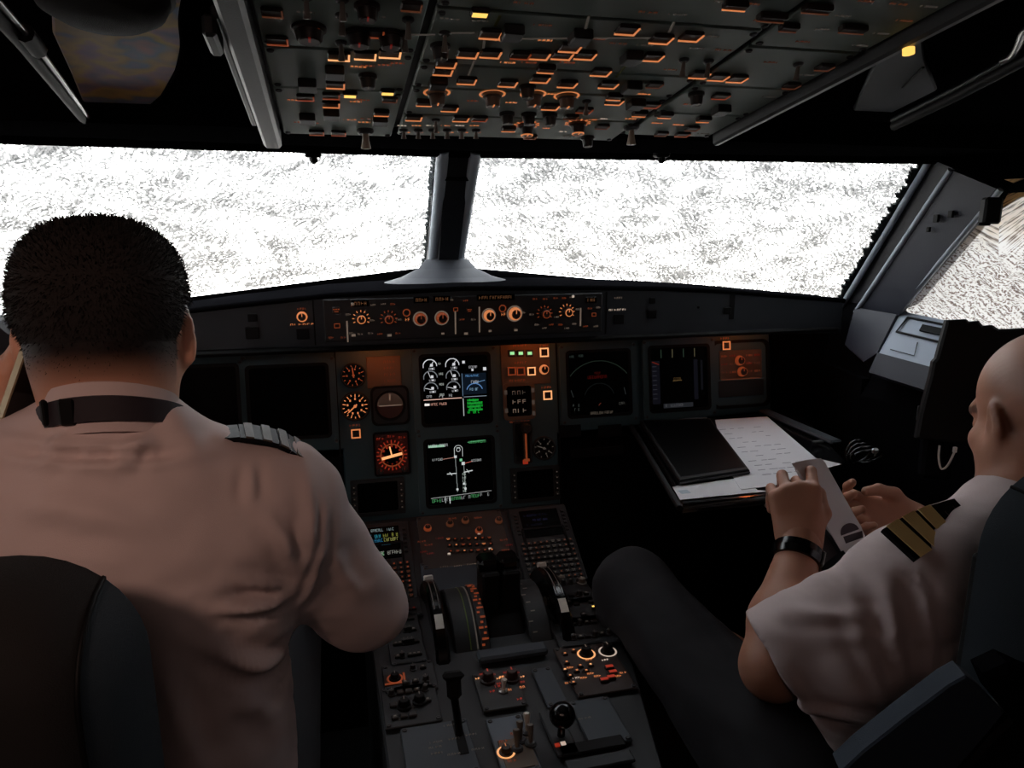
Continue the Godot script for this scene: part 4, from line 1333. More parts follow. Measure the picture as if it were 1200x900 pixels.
	lathe(s, [Vector2(0.024, 0.004), Vector2(0.024, 0.0055), Vector2(0, 0.0055)], 24)
	obj("dial", mesh_of([[s, M.gloss]]), t, T(0, -0.004))
	obj("scale", dial_marks(0.034, 24, 0, TAU * 23 / 24, M.red, 2), t, T(0, -0.004, 0.0045))
	obj("rose", ring_line_mesh(0.026, 0.003, M.amber_lo), t, T(0, -0.004, 0.0055))
	s = S()
	box(s, Vector3(0, 0, 0.001), Vector3(0.046, 0.006, 0.001)); box(s, Vector3(0.0, 0.012, 0.001), Vector3(0.003, 0.02, 0.001))
	obj("needle", mesh_of([[s, M.amber_hi]]), t, T(0, -0.006, 0.006, 0.2))
	for q in [[-0.024, 0.034], [0.0, 0.038], [0.024, 0.034]]:
		obj("legend", legend_mesh(0.018, 3, 0.005, M.red, 2), t, T(q[0], q[1], 0.004))
	for q in [[-0.026, -0.038], [0.026, -0.038]]:
		obj("knob", knob_mesh(0.006, 0.012, "plain", M.knob, M.red_lo), t, T(q[0], q[1], 0.004))
	# lit square buttons and their captions
	for q in [[417, 508, 0.021, "lit square button under the two round standby dials"], [637, 413, 0.022, "lit square button, topmost right of the three green lights"], [641, 463, 0.022, "lit square button right of the three-figure brake gauge"], [850, 405, 0.022, "lit square button at the top left of the brown right-hand lamp plate"]]:
		p = on(f, q[0], q[1])
		t = thing("square_button", q[3], "button", f * T(p.x, p.y), "lit square buttons")
		obj("cap", button_mesh(q[2], q[2], 0.006, "O", M.cap, M.amber_hi if q[0] > 600 and q[0] < 700 else M.amber), t)
		obj("legend", legend_mesh(0.028, 4, 0.005, M.amber_lo, 1), t, T(0.0, 0.018))
	# landing gear plate: three green lights, brake buttons, a round switch
	p = on(f, 616, 428)
	t = thing("gear_light_panel", "brown lit plate with three green lights over a row of square amber buttons", "light panel", f * T(p.x, p.y))
	var inv := t.transform.affine_inverse() * f
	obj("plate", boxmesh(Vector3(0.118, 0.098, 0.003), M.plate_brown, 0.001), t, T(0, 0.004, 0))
	for x in [599.5, 609.5, 620]:
		var b := on(f, x, 414)
		var g := obj("green_light", button_mesh(0.017, 0.016, 0.005, "none", M.cap_dark, null), t, inv * T(b.x, b.y, 0.001))
		obj("lamp", boxmesh(Vector3(0.010, 0.007, 0.001), M.green), g, T(0, 0, 0.0055))
	for x in [599, 609.5, 622]:
		var b := on(f, x, 435)
		obj("brake_button", button_mesh(0.020, 0.020, 0.006, "O", M.cap, M.amber_lo if x < 615 else M.amber_hi), t, inv * T(b.x, b.y, 0.001))
	var rb := on(f, 637, 433)
	obj("round_switch", knob_mesh(0.010, 0.012, "ring", M.cap, M.amber), t, inv * T(rb.x, rb.y, 0.001))
	for q in [[609, 405, 0.034, 6], [610, 425, 0.03, 5], [637, 405, 0.02, 3], [606, 446, 0.04, 6]]:
		var b := on(f, q[0], q[1])
		obj("legend", legend_mesh(q[2], q[3], 0.005, M.amber_lo, q[3]), t, inv * T(b.x, b.y, 0.002))
	# brake pressure gauge
	p = on(f, 608, 470)
	t = thing("brake_gauge", "dark three-figure pressure gauge in a brown rim under the amber brake buttons", "gauge", f * T(p.x, p.y))
	s = S()
	ring_slab(s, rect(0.076, 0.086, 0.010), rect(0.060, 0.070, 0.006), 0.0, 0.006)
	obj("rim", mesh_of([[s, M.plate_brown]]), t)
	s = S()
	prism(s, rect(0.061, 0.071, 0.006), 0.0, 0.003)
	obj("face", mesh_of([[s, M.gloss]]), t)
	for i in 3:
		obj("figures", legend_mesh(0.036, 3, 0.009, [M.pale_lo, M.pale, M.pale][i], i), t, T(0.0, 0.020 - i * 0.021, 0.003))
	for q in [[-0.032, 0.022], [0.033, 0.024], [0.033, -0.004], [0.033, -0.03], [-0.032, -0.02]]:
		obj("mark", boxmesh(Vector3(0.007, 0.010, 0.001), M.pale_lo), t, T(q[0], q[1], 0.0065))
	obj("legend", legend_mesh(0.05, 6, 0.004, M.amber_lo, 2), t, T(0, -0.048, 0.001))
	# landing gear lever
	p = on(f, 612, 518)
	t = thing("gear_lever", "upright landing gear lever in an amber-lit slot beside the centre screens", "lever", f * T(p.x, p.y))
	s = S()
	ring_slab(s, rect(0.044, 0.098, 0.004), rect(0.034, 0.088, 0.003), 0.0, 0.006)
	obj("slot_rim", mesh_of([[s, M.plate_dark]]), t)
	obj("slot", boxmesh(Vector3(0.034, 0.088, 0.002), M.black), t, T(0, 0, 0.001))
	s = S()
	box(s, Vector3(0.004, -0.006, 0.012), Vector3(0.008, 0.07, 0.014), 0.002)
	obj("stem", mesh_of([[s, M.plate_brown]]), t)
	s = S()
	box(s, Vector3(0.004, 0.0, 0.0195), Vector3(0.004, 0.078, 0.001)); box(s, Vector3(0.004, -0.040, 0.0195), Vector3(0.014, 0.006, 0.001))
	obj("lit_strip", mesh_of([[s, M.amber_lo]]), t)
	s = S()
	box(s, Vector3(-0.014, -0.004, 0.008), Vector3(0.010, 0.05, 0.014), 0.003)
	obj("guard", mesh_of([[s, M.black]]), t)
	s = S()
	lathe(s, [Vector2(0.012, 0), Vector2(0.012, 0.02), Vector2(0.009, 0.026), Vector2(0, 0.026)], 16)
	obj("wheel_knob", mesh_of([[s, M.knob]]), t, T(0.004, 0.034, 0.014))
	obj("lit_foot", boxmesh(Vector3(0.012, 0.010, 0.002), M.red), t, T(0.004, -0.046, 0.007))
	gauge(f, 637, 525, 0.024, "pressure_gauge", "unlit round dial with faint marks right of the landing gear lever", M.pale_lo, 9, 1.2)
	# small blank displays with side keys
	for q in [[443, 582, "small dark display with side keys, left of the lower centre screen"], [627, 567, "small dark display with side keys below the landing gear lever"]]:
		p = on(f, q[0], q[1])
		t = thing("keyed_display", q[2], "display", f * T(p.x, p.y), "small keyed displays")
		s = S()
		ring_slab(s, rect(0.118, 0.082, 0.003), rect(0.088, 0.066, 0.003), 0.0, 0.006)
		obj("rim", mesh_of([[s, M.plate_dark]]), t)
		obj("screen", boxmesh(Vector3(0.089, 0.067, 0.003), M.glass_off), t, T(0, 0, 0.0015))
		for sg in [-1, 1]:
			for i in 5:
				obj("key", button_mesh(0.009, 0.008, 0.004, "dot", M.cap_dark, M.pale_lo), t, T(sg * 0.0515, 0.026 - i * 0.013, 0.006))
	# right-hand lamp plate
	p = on(f, 868, 427)
	t = thing("switch_panel", "brown amber-lit plate with two ringed knobs at the right end of the instrument panel", "control panel", f * T(p.x, p.y))
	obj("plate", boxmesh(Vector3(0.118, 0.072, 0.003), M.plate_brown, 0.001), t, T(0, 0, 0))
	for q in [[-0.006, 0.010], [0.0, -0.018]]:
		obj("knob", knob_mesh(0.011, 0.014, "ring", M.cap, M.amber_lo), t, T(q[0], q[1], 0.0015))
	for i in 5:
		for j in 3:
			if absf(-0.046 + i * 0.023) < 0.02 and j < 2: continue
			obj("legend", legend_mesh(0.018, 3, 0.005, [M.amber_lo, M.red_lo, M.amber_dim][(i + j) % 3], i + j), t, T(-0.046 + i * 0.023, 0.022 - j * 0.020, 0.0018))
	obj("lit_line", boxmesh(Vector3(0.11, 0.003, 0.001), M.amber_dim), t, T(0.0, -0.036, 0.001))
	obj("lower_plate", boxmesh(Vector3(0.126, 0.040, 0.002), M.plate_dark, 0.0005), t, T(0, -0.060, 0))
	# dim flood lamps that hang under the coaming and wash the middle of the panel
	for q in [[440, 0.006, "small flood lamp under the coaming above the standby dials"], [622, 0.006, "small flood lamp under the coaming above the landing gear lights"], [868, 0.004, "small flood lamp under the coaming above the right-hand lamp plate"]]:
		var b := on(f, q[0], 402)
		var w := f * Vector3(b.x, 0.032, 0.080)
		t = thing("flood_lamp", q[2], "lamp", Transform3D(Basis(), w), "flood lamps under the coaming")
		obj("housing", boxmesh(Vector3(0.05, 0.008, 0.014), M.black, 0.002), t, T(0, 0.006, 0))
		obj("lens", boxmesh(Vector3(0.042, 0.003, 0.009), M.amber), t)
		var l := OmniLight3D.new()
		l.name = "flood_lamp_light"
		l.light_color = Color(1.0, 0.50, 0.24)
		l.light_energy = q[1]
		l.omni_range = 3.0
		l.omni_attenuation = 2.0
		l.light_size = 0.01
		l.shadow_enabled = true
		l.position = Vector3(0, -0.005, 0)
		t.add_child(l)
	# kick space below the panel, both sides
	s = S()
	box(s, Vector3(0.6, 0.36, -1.66), Vector3(0.72, 0.72, 0.02)); box(s, Vector3(-0.6, 0.36, -1.66), Vector3(0.72, 0.72, 0.02))
	setting("trim_20", mesh_of([[s, M.black]]))

# ---------------------------------------------------------------- the centre pedestal
func plate(f: Transform3D, parent: Node, x0: float, y0: float, x1: float, y1: float, m: Material, d := 0.004, called := "plate") -> Array:
	var a := on(f, x0, y0); var b := on(f, x1, y1)
	var c := (a + b) / 2
	var w := absf(b.x - a.x); var h := absf(b.y - a.y)
	var s := S()
	box(s, Vector3(c.x, c.y, d / 2), Vector3(w, h, d), 0.0012)
	var o := obj(called, mesh_of([[s, m]]), parent)
	for sx in [-1, 1]:
		for sy in [-1, 1]:
			obj("screw", screw_mesh(), o, T(c.x + sx * (w / 2 - 0.006), c.y + sy * (h / 2 - 0.006), d))
	return [c, w, h, o]

func key_grid(parent: Node, c: Vector3, w: float, h: float, nx: int, ny: int, called: String, kinds: Array, z := 0.004, keep := 1.0) -> void:
	for i in nx:
		for j in ny:
			if rng.randf() > keep: continue
			obj(called, kinds[rng.randi() % kinds.size()], parent, T(c.x + w * ((i + 0.5) / nx - 0.5), c.y + h * ((j + 0.5) / ny - 0.5), z))

func make_unit(f: Transform3D, sx0: float, sy0: float, sx1: float, sy1: float, kx0: float, ky0: float, kx1: float, ky1: float, blank: bool, label: String) -> void:
	var a := on(f, sx0, sy0); var b := on(f, sx1, sy1)
	var u := on(f, kx0, ky0); var v := on(f, kx1, ky1)
	var cx := (a.x + b.x) / 2.0
	var w := 0.138
	var top := a.y + 0.012
	var bot := v.y - 0.008
	var t := thing("control_display_unit", label, "control unit", f * T(cx, (top + bot) / 2), "keyboard units of the pedestal")
	var h := top - bot
	var s := S()
	prism(s, rect(w, h, 0.006), 0.0, 0.010, 0.002)
	obj("body", mesh_of([[s, M.plate_dark]]), t)
	var sw := b.x - a.x; var sh := a.y - b.y
	var cy := (a.y + b.y) / 2 - (top + bot) / 2
	obj("screen", screen_quad(sw, sh, picture_unit(blank)), t, T(0, cy, 0.0115))
	s = S()
	ring_slab(s, rect(sw + 0.010, sh + 0.010, 0.004), rect(sw, sh, 0.002), 0.010, 0.014)
	obj("screen_rim", mesh_of([[s, M.black]]), t)
	for sg in [-1, 1]:
		for i in 6:
			obj("line_key", button_mesh(0.008, 0.0055, 0.003, "none", M.cap_dark, null), t, T(sg * (sw / 2 + 0.011), cy + sh * (0.36 - i * 0.14), 0.010))
	var kt := cy - sh / 2 - 0.010
	var kb := -h / 2 + 0.006
	var lit: Material = M.amber_dim if not blank else M.pale_lo
	var kinds := [button_mesh(0.0098, 0.0085, 0.004, "dot", M.cap_dark, lit), button_mesh(0.0098, 0.0085, 0.004, "words", M.cap_dark, lit), button_mesh(0.0098, 0.0085, 0.004, "dot", M.cap_dark, M.amber_lo if not blank else M.amber_dim)]
	key_grid(t, Vector3(0, (kt + kb) / 2, 0), w - 0.014, kt - kb, 9, 8, "key", kinds, 0.010)

func make_pedestal() -> void:
	var fm := frame(Vector3(0, 0.60, -1.53), Vector3.RIGHT, Vector3(0, cos(deg_to_rad(32.0)), sin(deg_to_rad(32.0))))
	var fp := frame(Vector3(0, 0.50, -1.20), Vector3.RIGHT, Vector3.UP)
	var pd := thing("pedestal", "dark grey centre pedestal between the two pilots, sloping up to the instrument panel", "console", fp)
	var inv := fp.affine_inverse()
	var s := S()
	var xf := inv * Transform3D(Basis(Vector3(0, 0, -1), Vector3(0, 1, 0), Vector3(1, 0, 0)), Vector3.ZERO)
	prism(s, [Vector2(1.56, 0.0), Vector2(1.56, 0.605), Vector2(1.525, 0.597), Vector2(1.362, 0.496), Vector2(1.362, 0.0)], -0.236, 0.232, 0.004, xf)
	prism(s, [Vector2(-0.236, 1.37), Vector2(0.228, 1.37), Vector2(0.208, 1.04), Vector2(0.140, 0.76), Vector2(0.124, 0.66), Vector2(-0.222, 0.66)], 0.0, 0.496, 0.003, inv * Transform3D(Basis(Vector3(1, 0, 0), Vector3(0, 0, -1), Vector3(0, 1, 0)), Vector3.ZERO))
	obj("body", mesh_of([[s, M.plate_dark]]), pd)
	make_unit(fm, 417, 624, 471, 656, 430, 655, 492, 702, false, "keyboard display unit with coloured text on the pedestal beside the captain's elbow")
	make_unit(fm, 607, 603, 660, 629, 618, 630, 686, 678, true, "keyboard display unit with a nearly blank screen on the pedestal near the other pilot's knee")
	# the system control panel between the two keyboard units
	var t := thing("system_control_panel", "brown-lit panel of knobs and small keys between the two keyboard display units", "control panel", fm)
	var r: Array = plate(fm, t, 488, 607, 600, 657, mat(Color(0.24, 0.21, 0.19), 0.6, 0.0, M.grain, 0.15, 24.0))
	for q in [[501, 621], [527, 616], [561, 624], [545, 612], [584, 612]]:
		place(t, fm, "knob", knob_mesh(0.0075, 0.010, "ring", M.cap, M.amber_dim if q[0] % 3 else M.amber_lo), q[0], q[1], 0.004)
	for i in 7:
		for j in 3:
			place(t, fm, "key", button_mesh(0.010, 0.0075, 0.004, "dot" if (i + j) % 3 else "words", M.cap_dark, M.amber_lo if (i * 3 + j) % 4 else M.amber), 525 + i * 8 + j * 1.5, 634 + j * 7 - i * 0.3, 0.004)
	for q in [[494, 636], [497, 648], [502, 640], [505, 650], [590, 634], [597, 640], [592, 646], [530, 609], [560, 608], [515, 632]]:
		place(t, fm, "legend", legend_mesh(0.018, 4, 0.004, M.red_lo if q[0] % 2 else M.amber_lo, int(q[0])), q[0], q[1], 0.0042)
	for q in [[526, 651], [574, 645], [561, 627]]:
		place(t, fm, "indicator_light", button_mesh(0.007, 0.006, 0.003, "bar", M.white, M.pale_hi), q[0], q[1], 0.004)
	# strip with a caption under it
	t = thing("caption_strip", "plain grey strip with a faint white caption above the thrust lever quadrant", "strip", fm)
	plate(fm, t, 492, 661, 606, 683, M.plate, 0.003)
	for q in [[521, 665], [537, 664], [552, 662], [562, 661], [577, 659]]:
		place(t, fm, "legend", legend_mesh(0.020, 4, 0.0035, M.pale, int(q[0])), q[0], q[1], 0.0032)
	# columns of radio and audio modules
	for q in [
		["left", 440, 706, 496, 722, "narrow dark panel with a red-lit key directly under the captain's keyboard unit", 6, 2, "red"],
		["left", 450, 724, 502, 778, "dark audio panel with rows of round keys, left of the thrust levers", 6, 4, "audio"],
		["left", 447, 783, 514, 808, "dark panel with one amber-ringed square knob left of the engine start panel", 4, 2, "knob"],
		["left", 446, 810, 519, 846, "dark panel with two black knobs above the black speed brake lever plate", 5, 3, "dim"],
		["right", 628, 682, 703, 706, "dark radio panel with two pale knobs behind the right trim wheel", 5, 2, "pale"],
		["right", 634, 708, 718, 728, "dark radio panel with a tiny bright orange light at its right end", 6, 2, "spot"],
		["right", 640, 730, 730, 753, "dark audio panel with round keys in front of the red-lit knob panel", 7, 2, "audio"]]:
		t = thing("radio_panel", q[5], "control panel", fp, "radio panels beside the thrust levers")
		r = plate(fp, t, q[1], q[2], q[3], q[4], M.plate_dark)
		var lit: Material = M.pale_lo
		var kinds := [button_mesh(0.011, 0.009, 0.005, "dot", M.cap_dark, M.pale_lo), button_mesh(0.012, 0.010, 0.005, "none", M.cap_dark, null), knob_mesh(0.0055, 0.010, "plain", M.knob, M.pale_lo)]
		if q[8] == "red": kinds = [button_mesh(0.011, 0.009, 0.005, "dot", M.cap, M.red_lo), button_mesh(0.011, 0.009, 0.005, "none", M.cap_dark, null)]
		key_grid(t, r[0], r[1] - 0.02, r[2] - 0.01, q[6], q[7], "key", kinds, 0.004, 0.85)
	for q in [[472, 701, "red"], [472, 710, "pale"]]:
		place(pd, fp, "lit_switch", button_mesh(0.020, 0.012, 0.006, "bar", M.cap, M.red if q[2] == "red" else M.pale), q[0], q[1] + 4, 0.005)
	place(pd, fp, "lit_switch", button_mesh(0.010, 0.007, 0.006, "bar", M.cap, M.yellow), 696, 717, 0.006)
	place(pd, fp, "lit_switch", button_mesh(0.008, 0.006, 0.006, "bar", M.cap, M.amber_hi), 702, 714, 0.006)
	for q in [[682, 686], [641, 709], [658, 684]]:
		place(pd, fp, "pale_knob", knob_mesh(0.009, 0.012, "plain", M.knob_grey, M.pale), q[0], q[1], 0.005)
	place(pd, fp, "lit_knob", knob_mesh(0.0085, 0.010, "plain", M.black, M.pale_lo), 463, 799, 0.006)
	place(pd, fp, "knob_rim", ring_line_mesh(0.0135, 0.003, M.amber_lo), 463, 799, 0.006)
	var lk := on(fp, 463, 799)
	obj("knob_legend", button_mesh(0.036, 0.030, 0.002, "L", M.cap_dark, M.amber_lo), pd, T(lk.x, lk.y, 0.0035))
	for q in [[492, 826], [474, 832]]:
		place(pd, fp, "black_knob", knob_mesh(0.010, 0.014, "plain", M.black, M.pale_lo), q[0], q[1], 0.005)
	# the red-lit knob panel on the right
	t = thing("lit_knob_panel", "red and amber lit panel with two ringed knobs on the right edge of the pedestal", "control panel", fp)
	r = plate(fp, t, 648, 762, 748, 808, mat(Color(0.20, 0.15, 0.13), 0.6, 0.0, M.grain, 0.15, 24.0))
	for q in [[687, 769], [712, 766]]:
		place(t, fp, "knob", knob_mesh(0.0105, 0.014, "plain", M.black, M.pale), q[0], q[1], 0.004)
		place(t, fp, "knob_rim", ring_line_mesh(0.0165, 0.0032, M.amber_hi if q[0] < 700 else M.pale_hi), q[0], q[1], 0.004)
	for q in [[662, 770], [672, 766], [664, 780], [662, 789], [668, 796], [672, 804], [680, 784], [692, 783], [687, 790], [676, 790]]:
		place(t, fp, "key", button_mesh(0.010, 0.008, 0.004, "dot", M.cap, M.amber_hi if int(q[1]) % 2 else M.amber), q[0], q[1], 0.004)
	for q in [[714, 786], [718, 792], [708, 801], [716, 798]]:
		place(t, fp, "key", button_mesh(0.016, 0.010, 0.005, "bar", M.cap, M.red), q[0], q[1], 0.004)
	for q in [[668, 785], [675, 797], [684, 797], [692, 792], [700, 795], [709, 776], [690, 776], [724, 795], [730, 791], [666, 803]]:
		place(t, fp, "legend", legend_mesh(0.013, 3, 0.004, M.pale_hi if int(q[0]) % 2 else M.amber, int(q[0])), q[0], q[1], 0.0042)
	# engine start panel
	t = thing("engine_start_panel", "red-lit panel with two knobs and a white toggle just behind the thrust levers", "control panel", fp)
	r = plate(fp, t, 553, 793, 619, 828, mat(Color(0.16, 0.17, 0.17), 0.6, 0.0, M.grain, 0.15, 24.0))
	for q in [[572, 801], [600, 799]]:
		place(t, fp, "knob", knob_mesh(0.011, 0.018, "plain", M.cap, M.red), q[0], q[1], 0.004)
		for i in 6:
			var a := PI * (i / 5.0) - 0.3
			place(t, fp, "legend", legend_mesh(0.008, 2, 0.004, M.amber_hi if i % 2 else M.red, i), q[0] + cos(a) * 13, q[1] - sin(a) * 10, 0.0042)
	place(t, fp, "toggle_switch", toggle_mesh(0.006, 0.026, -0.2, M.steel, M.white), 590, 813, 0.004)
	for q in [[583, 807], [598, 811], [577, 813], [588, 796], [609, 822], [612, 808]]:
		place(t, fp, "legend", legend_mesh(0.010, 2, 0.005, M.red if int(q[0]) % 2 else M.amber, int(q[0])), q[0], q[1], 0.0042)
	# plain modules
	t = thing("blank_panel", "plain grey blue blank panel left of the red-lit knob panel", "panel", fp, "blank panels of the pedestal")
	plate(fp, t, 622, 786, 667, 827, M.plate, 0.003)
	for q in [[469, 856, 564, 900, "speed brake plate with faint captions under the black lever", true]]:
		t = thing("lever_plate", q[4], "panel", fp)
		plate(fp, t, q[0], q[1], q[2], q[3] + 6, M.plate, 0.003)
		for w in [[511, 872], [510, 878], [527, 852], [533, 868], [553, 863], [532, 886], [560, 880], [513, 885]]:
			place(t, fp, "legend", legend_mesh(0.020, 4, 0.0035, M.pale_lo, int(w[0])), w[0], w[1], 0.0032)
	var b := S()
	# slot and lever
	var p0 := on(fp, 534, 846); var p1 := on(fp, 545, 886)
	t = thing("speed_brake_lever", "black lever with a flared grip in a long slot at the pedestal's lower left", "lever", fp)
	box(b, Vector3((p0.x + p1.x) / 2, (p0.y + p1.y) / 2, 0.002), Vector3(0.014, p0.y - p1.y, 0.004), 0.001)
	obj("slot", mesh_of([[b, M.black]]), t)
	b = S()
	var base := inv * at(541, 868, -0.96); var hand := inv * at(540, 842, -0.985)
	base = Vector3((p0.x + p1.x) / 2, p0.y * 0.55 + p1.y * 0.45, 0.0)
	tube(b, [base, base + Vector3(-0.002, 0.010, 0.03), base + Vector3(-0.004, 0.018, 0.052)], 0.006, 10)
	obj("stem", mesh_of([[b, M.gloss]]), t)
	b = S()
	var g0 := base + Vector3(-0.004, 0.018, 0.050)
	box(b, Vector3(), Vector3(0.022, 0.016, 0.034), 0.006, Transform3D(Basis(Vector3(1, 0, 0), -0.3), g0 + Vector3(0, 0.004, 0.018)))
	box(b, Vector3(), Vector3(0.032, 0.020, 0.012), 0.005, Transform3D(Basis(Vector3(1, 0, 0), -0.3), g0 + Vector3(0, 0.008, 0.036)))
	obj("grip", mesh_of([[b, M.black]]), t)
	# middle rear panel: blue grey plate, brown cockpit door plate with an amber ring and toggles
	t = thing("door_lock_panel", "blue grey panel with a brown plate, one amber-ringed knob and pale toggles", "control panel", fp)
	plate(fp, t, 569, 846, 636, 905, mat(Color(0.33, 0.37, 0.41), 0.55, 0.0, M.grain, 0.15, 24.0))
	var c0 := on(fp, 583, 872); var c1 := on(fp, 632, 900)
	b = S()
	box(b, Vector3((c0.x + c1.x) / 2, (c0.y + c1.y) / 2, 0.0048), Vector3(c1.x - c0.x, c0.y - c1.y, 0.002), 0.0006)
	obj("brown_plate", mesh_of([[b, M.plate_brown]]), t)
	place(t, fp, "knob", knob_mesh(0.0085, 0.010, "plain", M.cap, M.amber), 593, 886, 0.006)
	place(t, fp, "knob_rim", ring_line_mesh(0.0135, 0.003, M.amber_hi), 593, 886, 0.006)
	for q in [[610, 872], [618, 862], [622, 876], [606, 882]]:
		place(t, fp, "toggle_switch", toggle_mesh(0.007, 0.030, 0.15, M.rail, M.knob_grey if q[1] > 865 else M.white), q[0], q[1], 0.005)
	for q in [[590, 873], [603, 864], [600, 896]]:
		place(t, fp, "legend", legend_mesh(0.014, 3, 0.005, M.amber_lo, 2), q[0], q[1], 0.0062)
	# flap lever with its round black knob
	t = thing("flap_lever", "short lever with a glossy round black knob on the right rear of the pedestal", "lever", fp)
	b = S()
	var fb := on(fp, 657, 866)
	box(b, Vector3(fb.x, fb.y + 0.01, 0.003), Vector3(0.034, 0.10, 0.006), 0.002)
	obj("slot_plate", mesh_of([[b, M.plate_dark]]), t)
	b = S()
	var kc := inv * at(659, 838, -0.893)
	tube(b, [Vector3(fb.x, fb.y, 0.0), kc + Vector3(0, 0, -0.01)], 0.006, 8)
	obj("stem", mesh_of([[b, M.gloss]]), t)
	b = S()
	var prof := []
	for i in 13:
		var a := -PI / 2 + PI * i / 12.0
		prof.append(Vector2(cos(a) * 0.0195, sin(a) * 0.019))
	lathe(b, prof, 24, Transform3D(Basis(), kc), true)
	obj("round_knob", mesh_of([[b, M.gloss]]), t)
	for q in [[653, 878], [660, 876]]:
		place(t, fp, "lit_mark", boxmesh(Vector3(0.007, 0.006, 0.002), M.red if q[0] < 655 else M.pale_hi), q[0], q[1], 0.007)
	# right rear panel with a long slot
	t = thing("blank_panel", "blue grey blank panel ahead of a long black slot at the pedestal's right rear", "panel", fp, "blank panels of the pedestal")
	r = plate(fp, t, 666, 824, 742, 869, M.plate, 0.003)
	place(t, fp, "legend", legend_mesh(0.022, 4, 0.003, M.pale_lo, 2), 685, 844, 0.0032)
	var e0 := on(fp, 664, 882); var e1 := on(fp, 730, 884)
	for k in 2:
		b = S()
		box(b, Vector3((e0.x + e1.x) / 2, e0.y - k * 0.032, 0.003), Vector3(0.10, 0.024, 0.006), 0.002)
		obj("slot_cover", mesh_of([[b, M.black if k == 0 else M.plate_dark]]), t)
	make_quadrant()

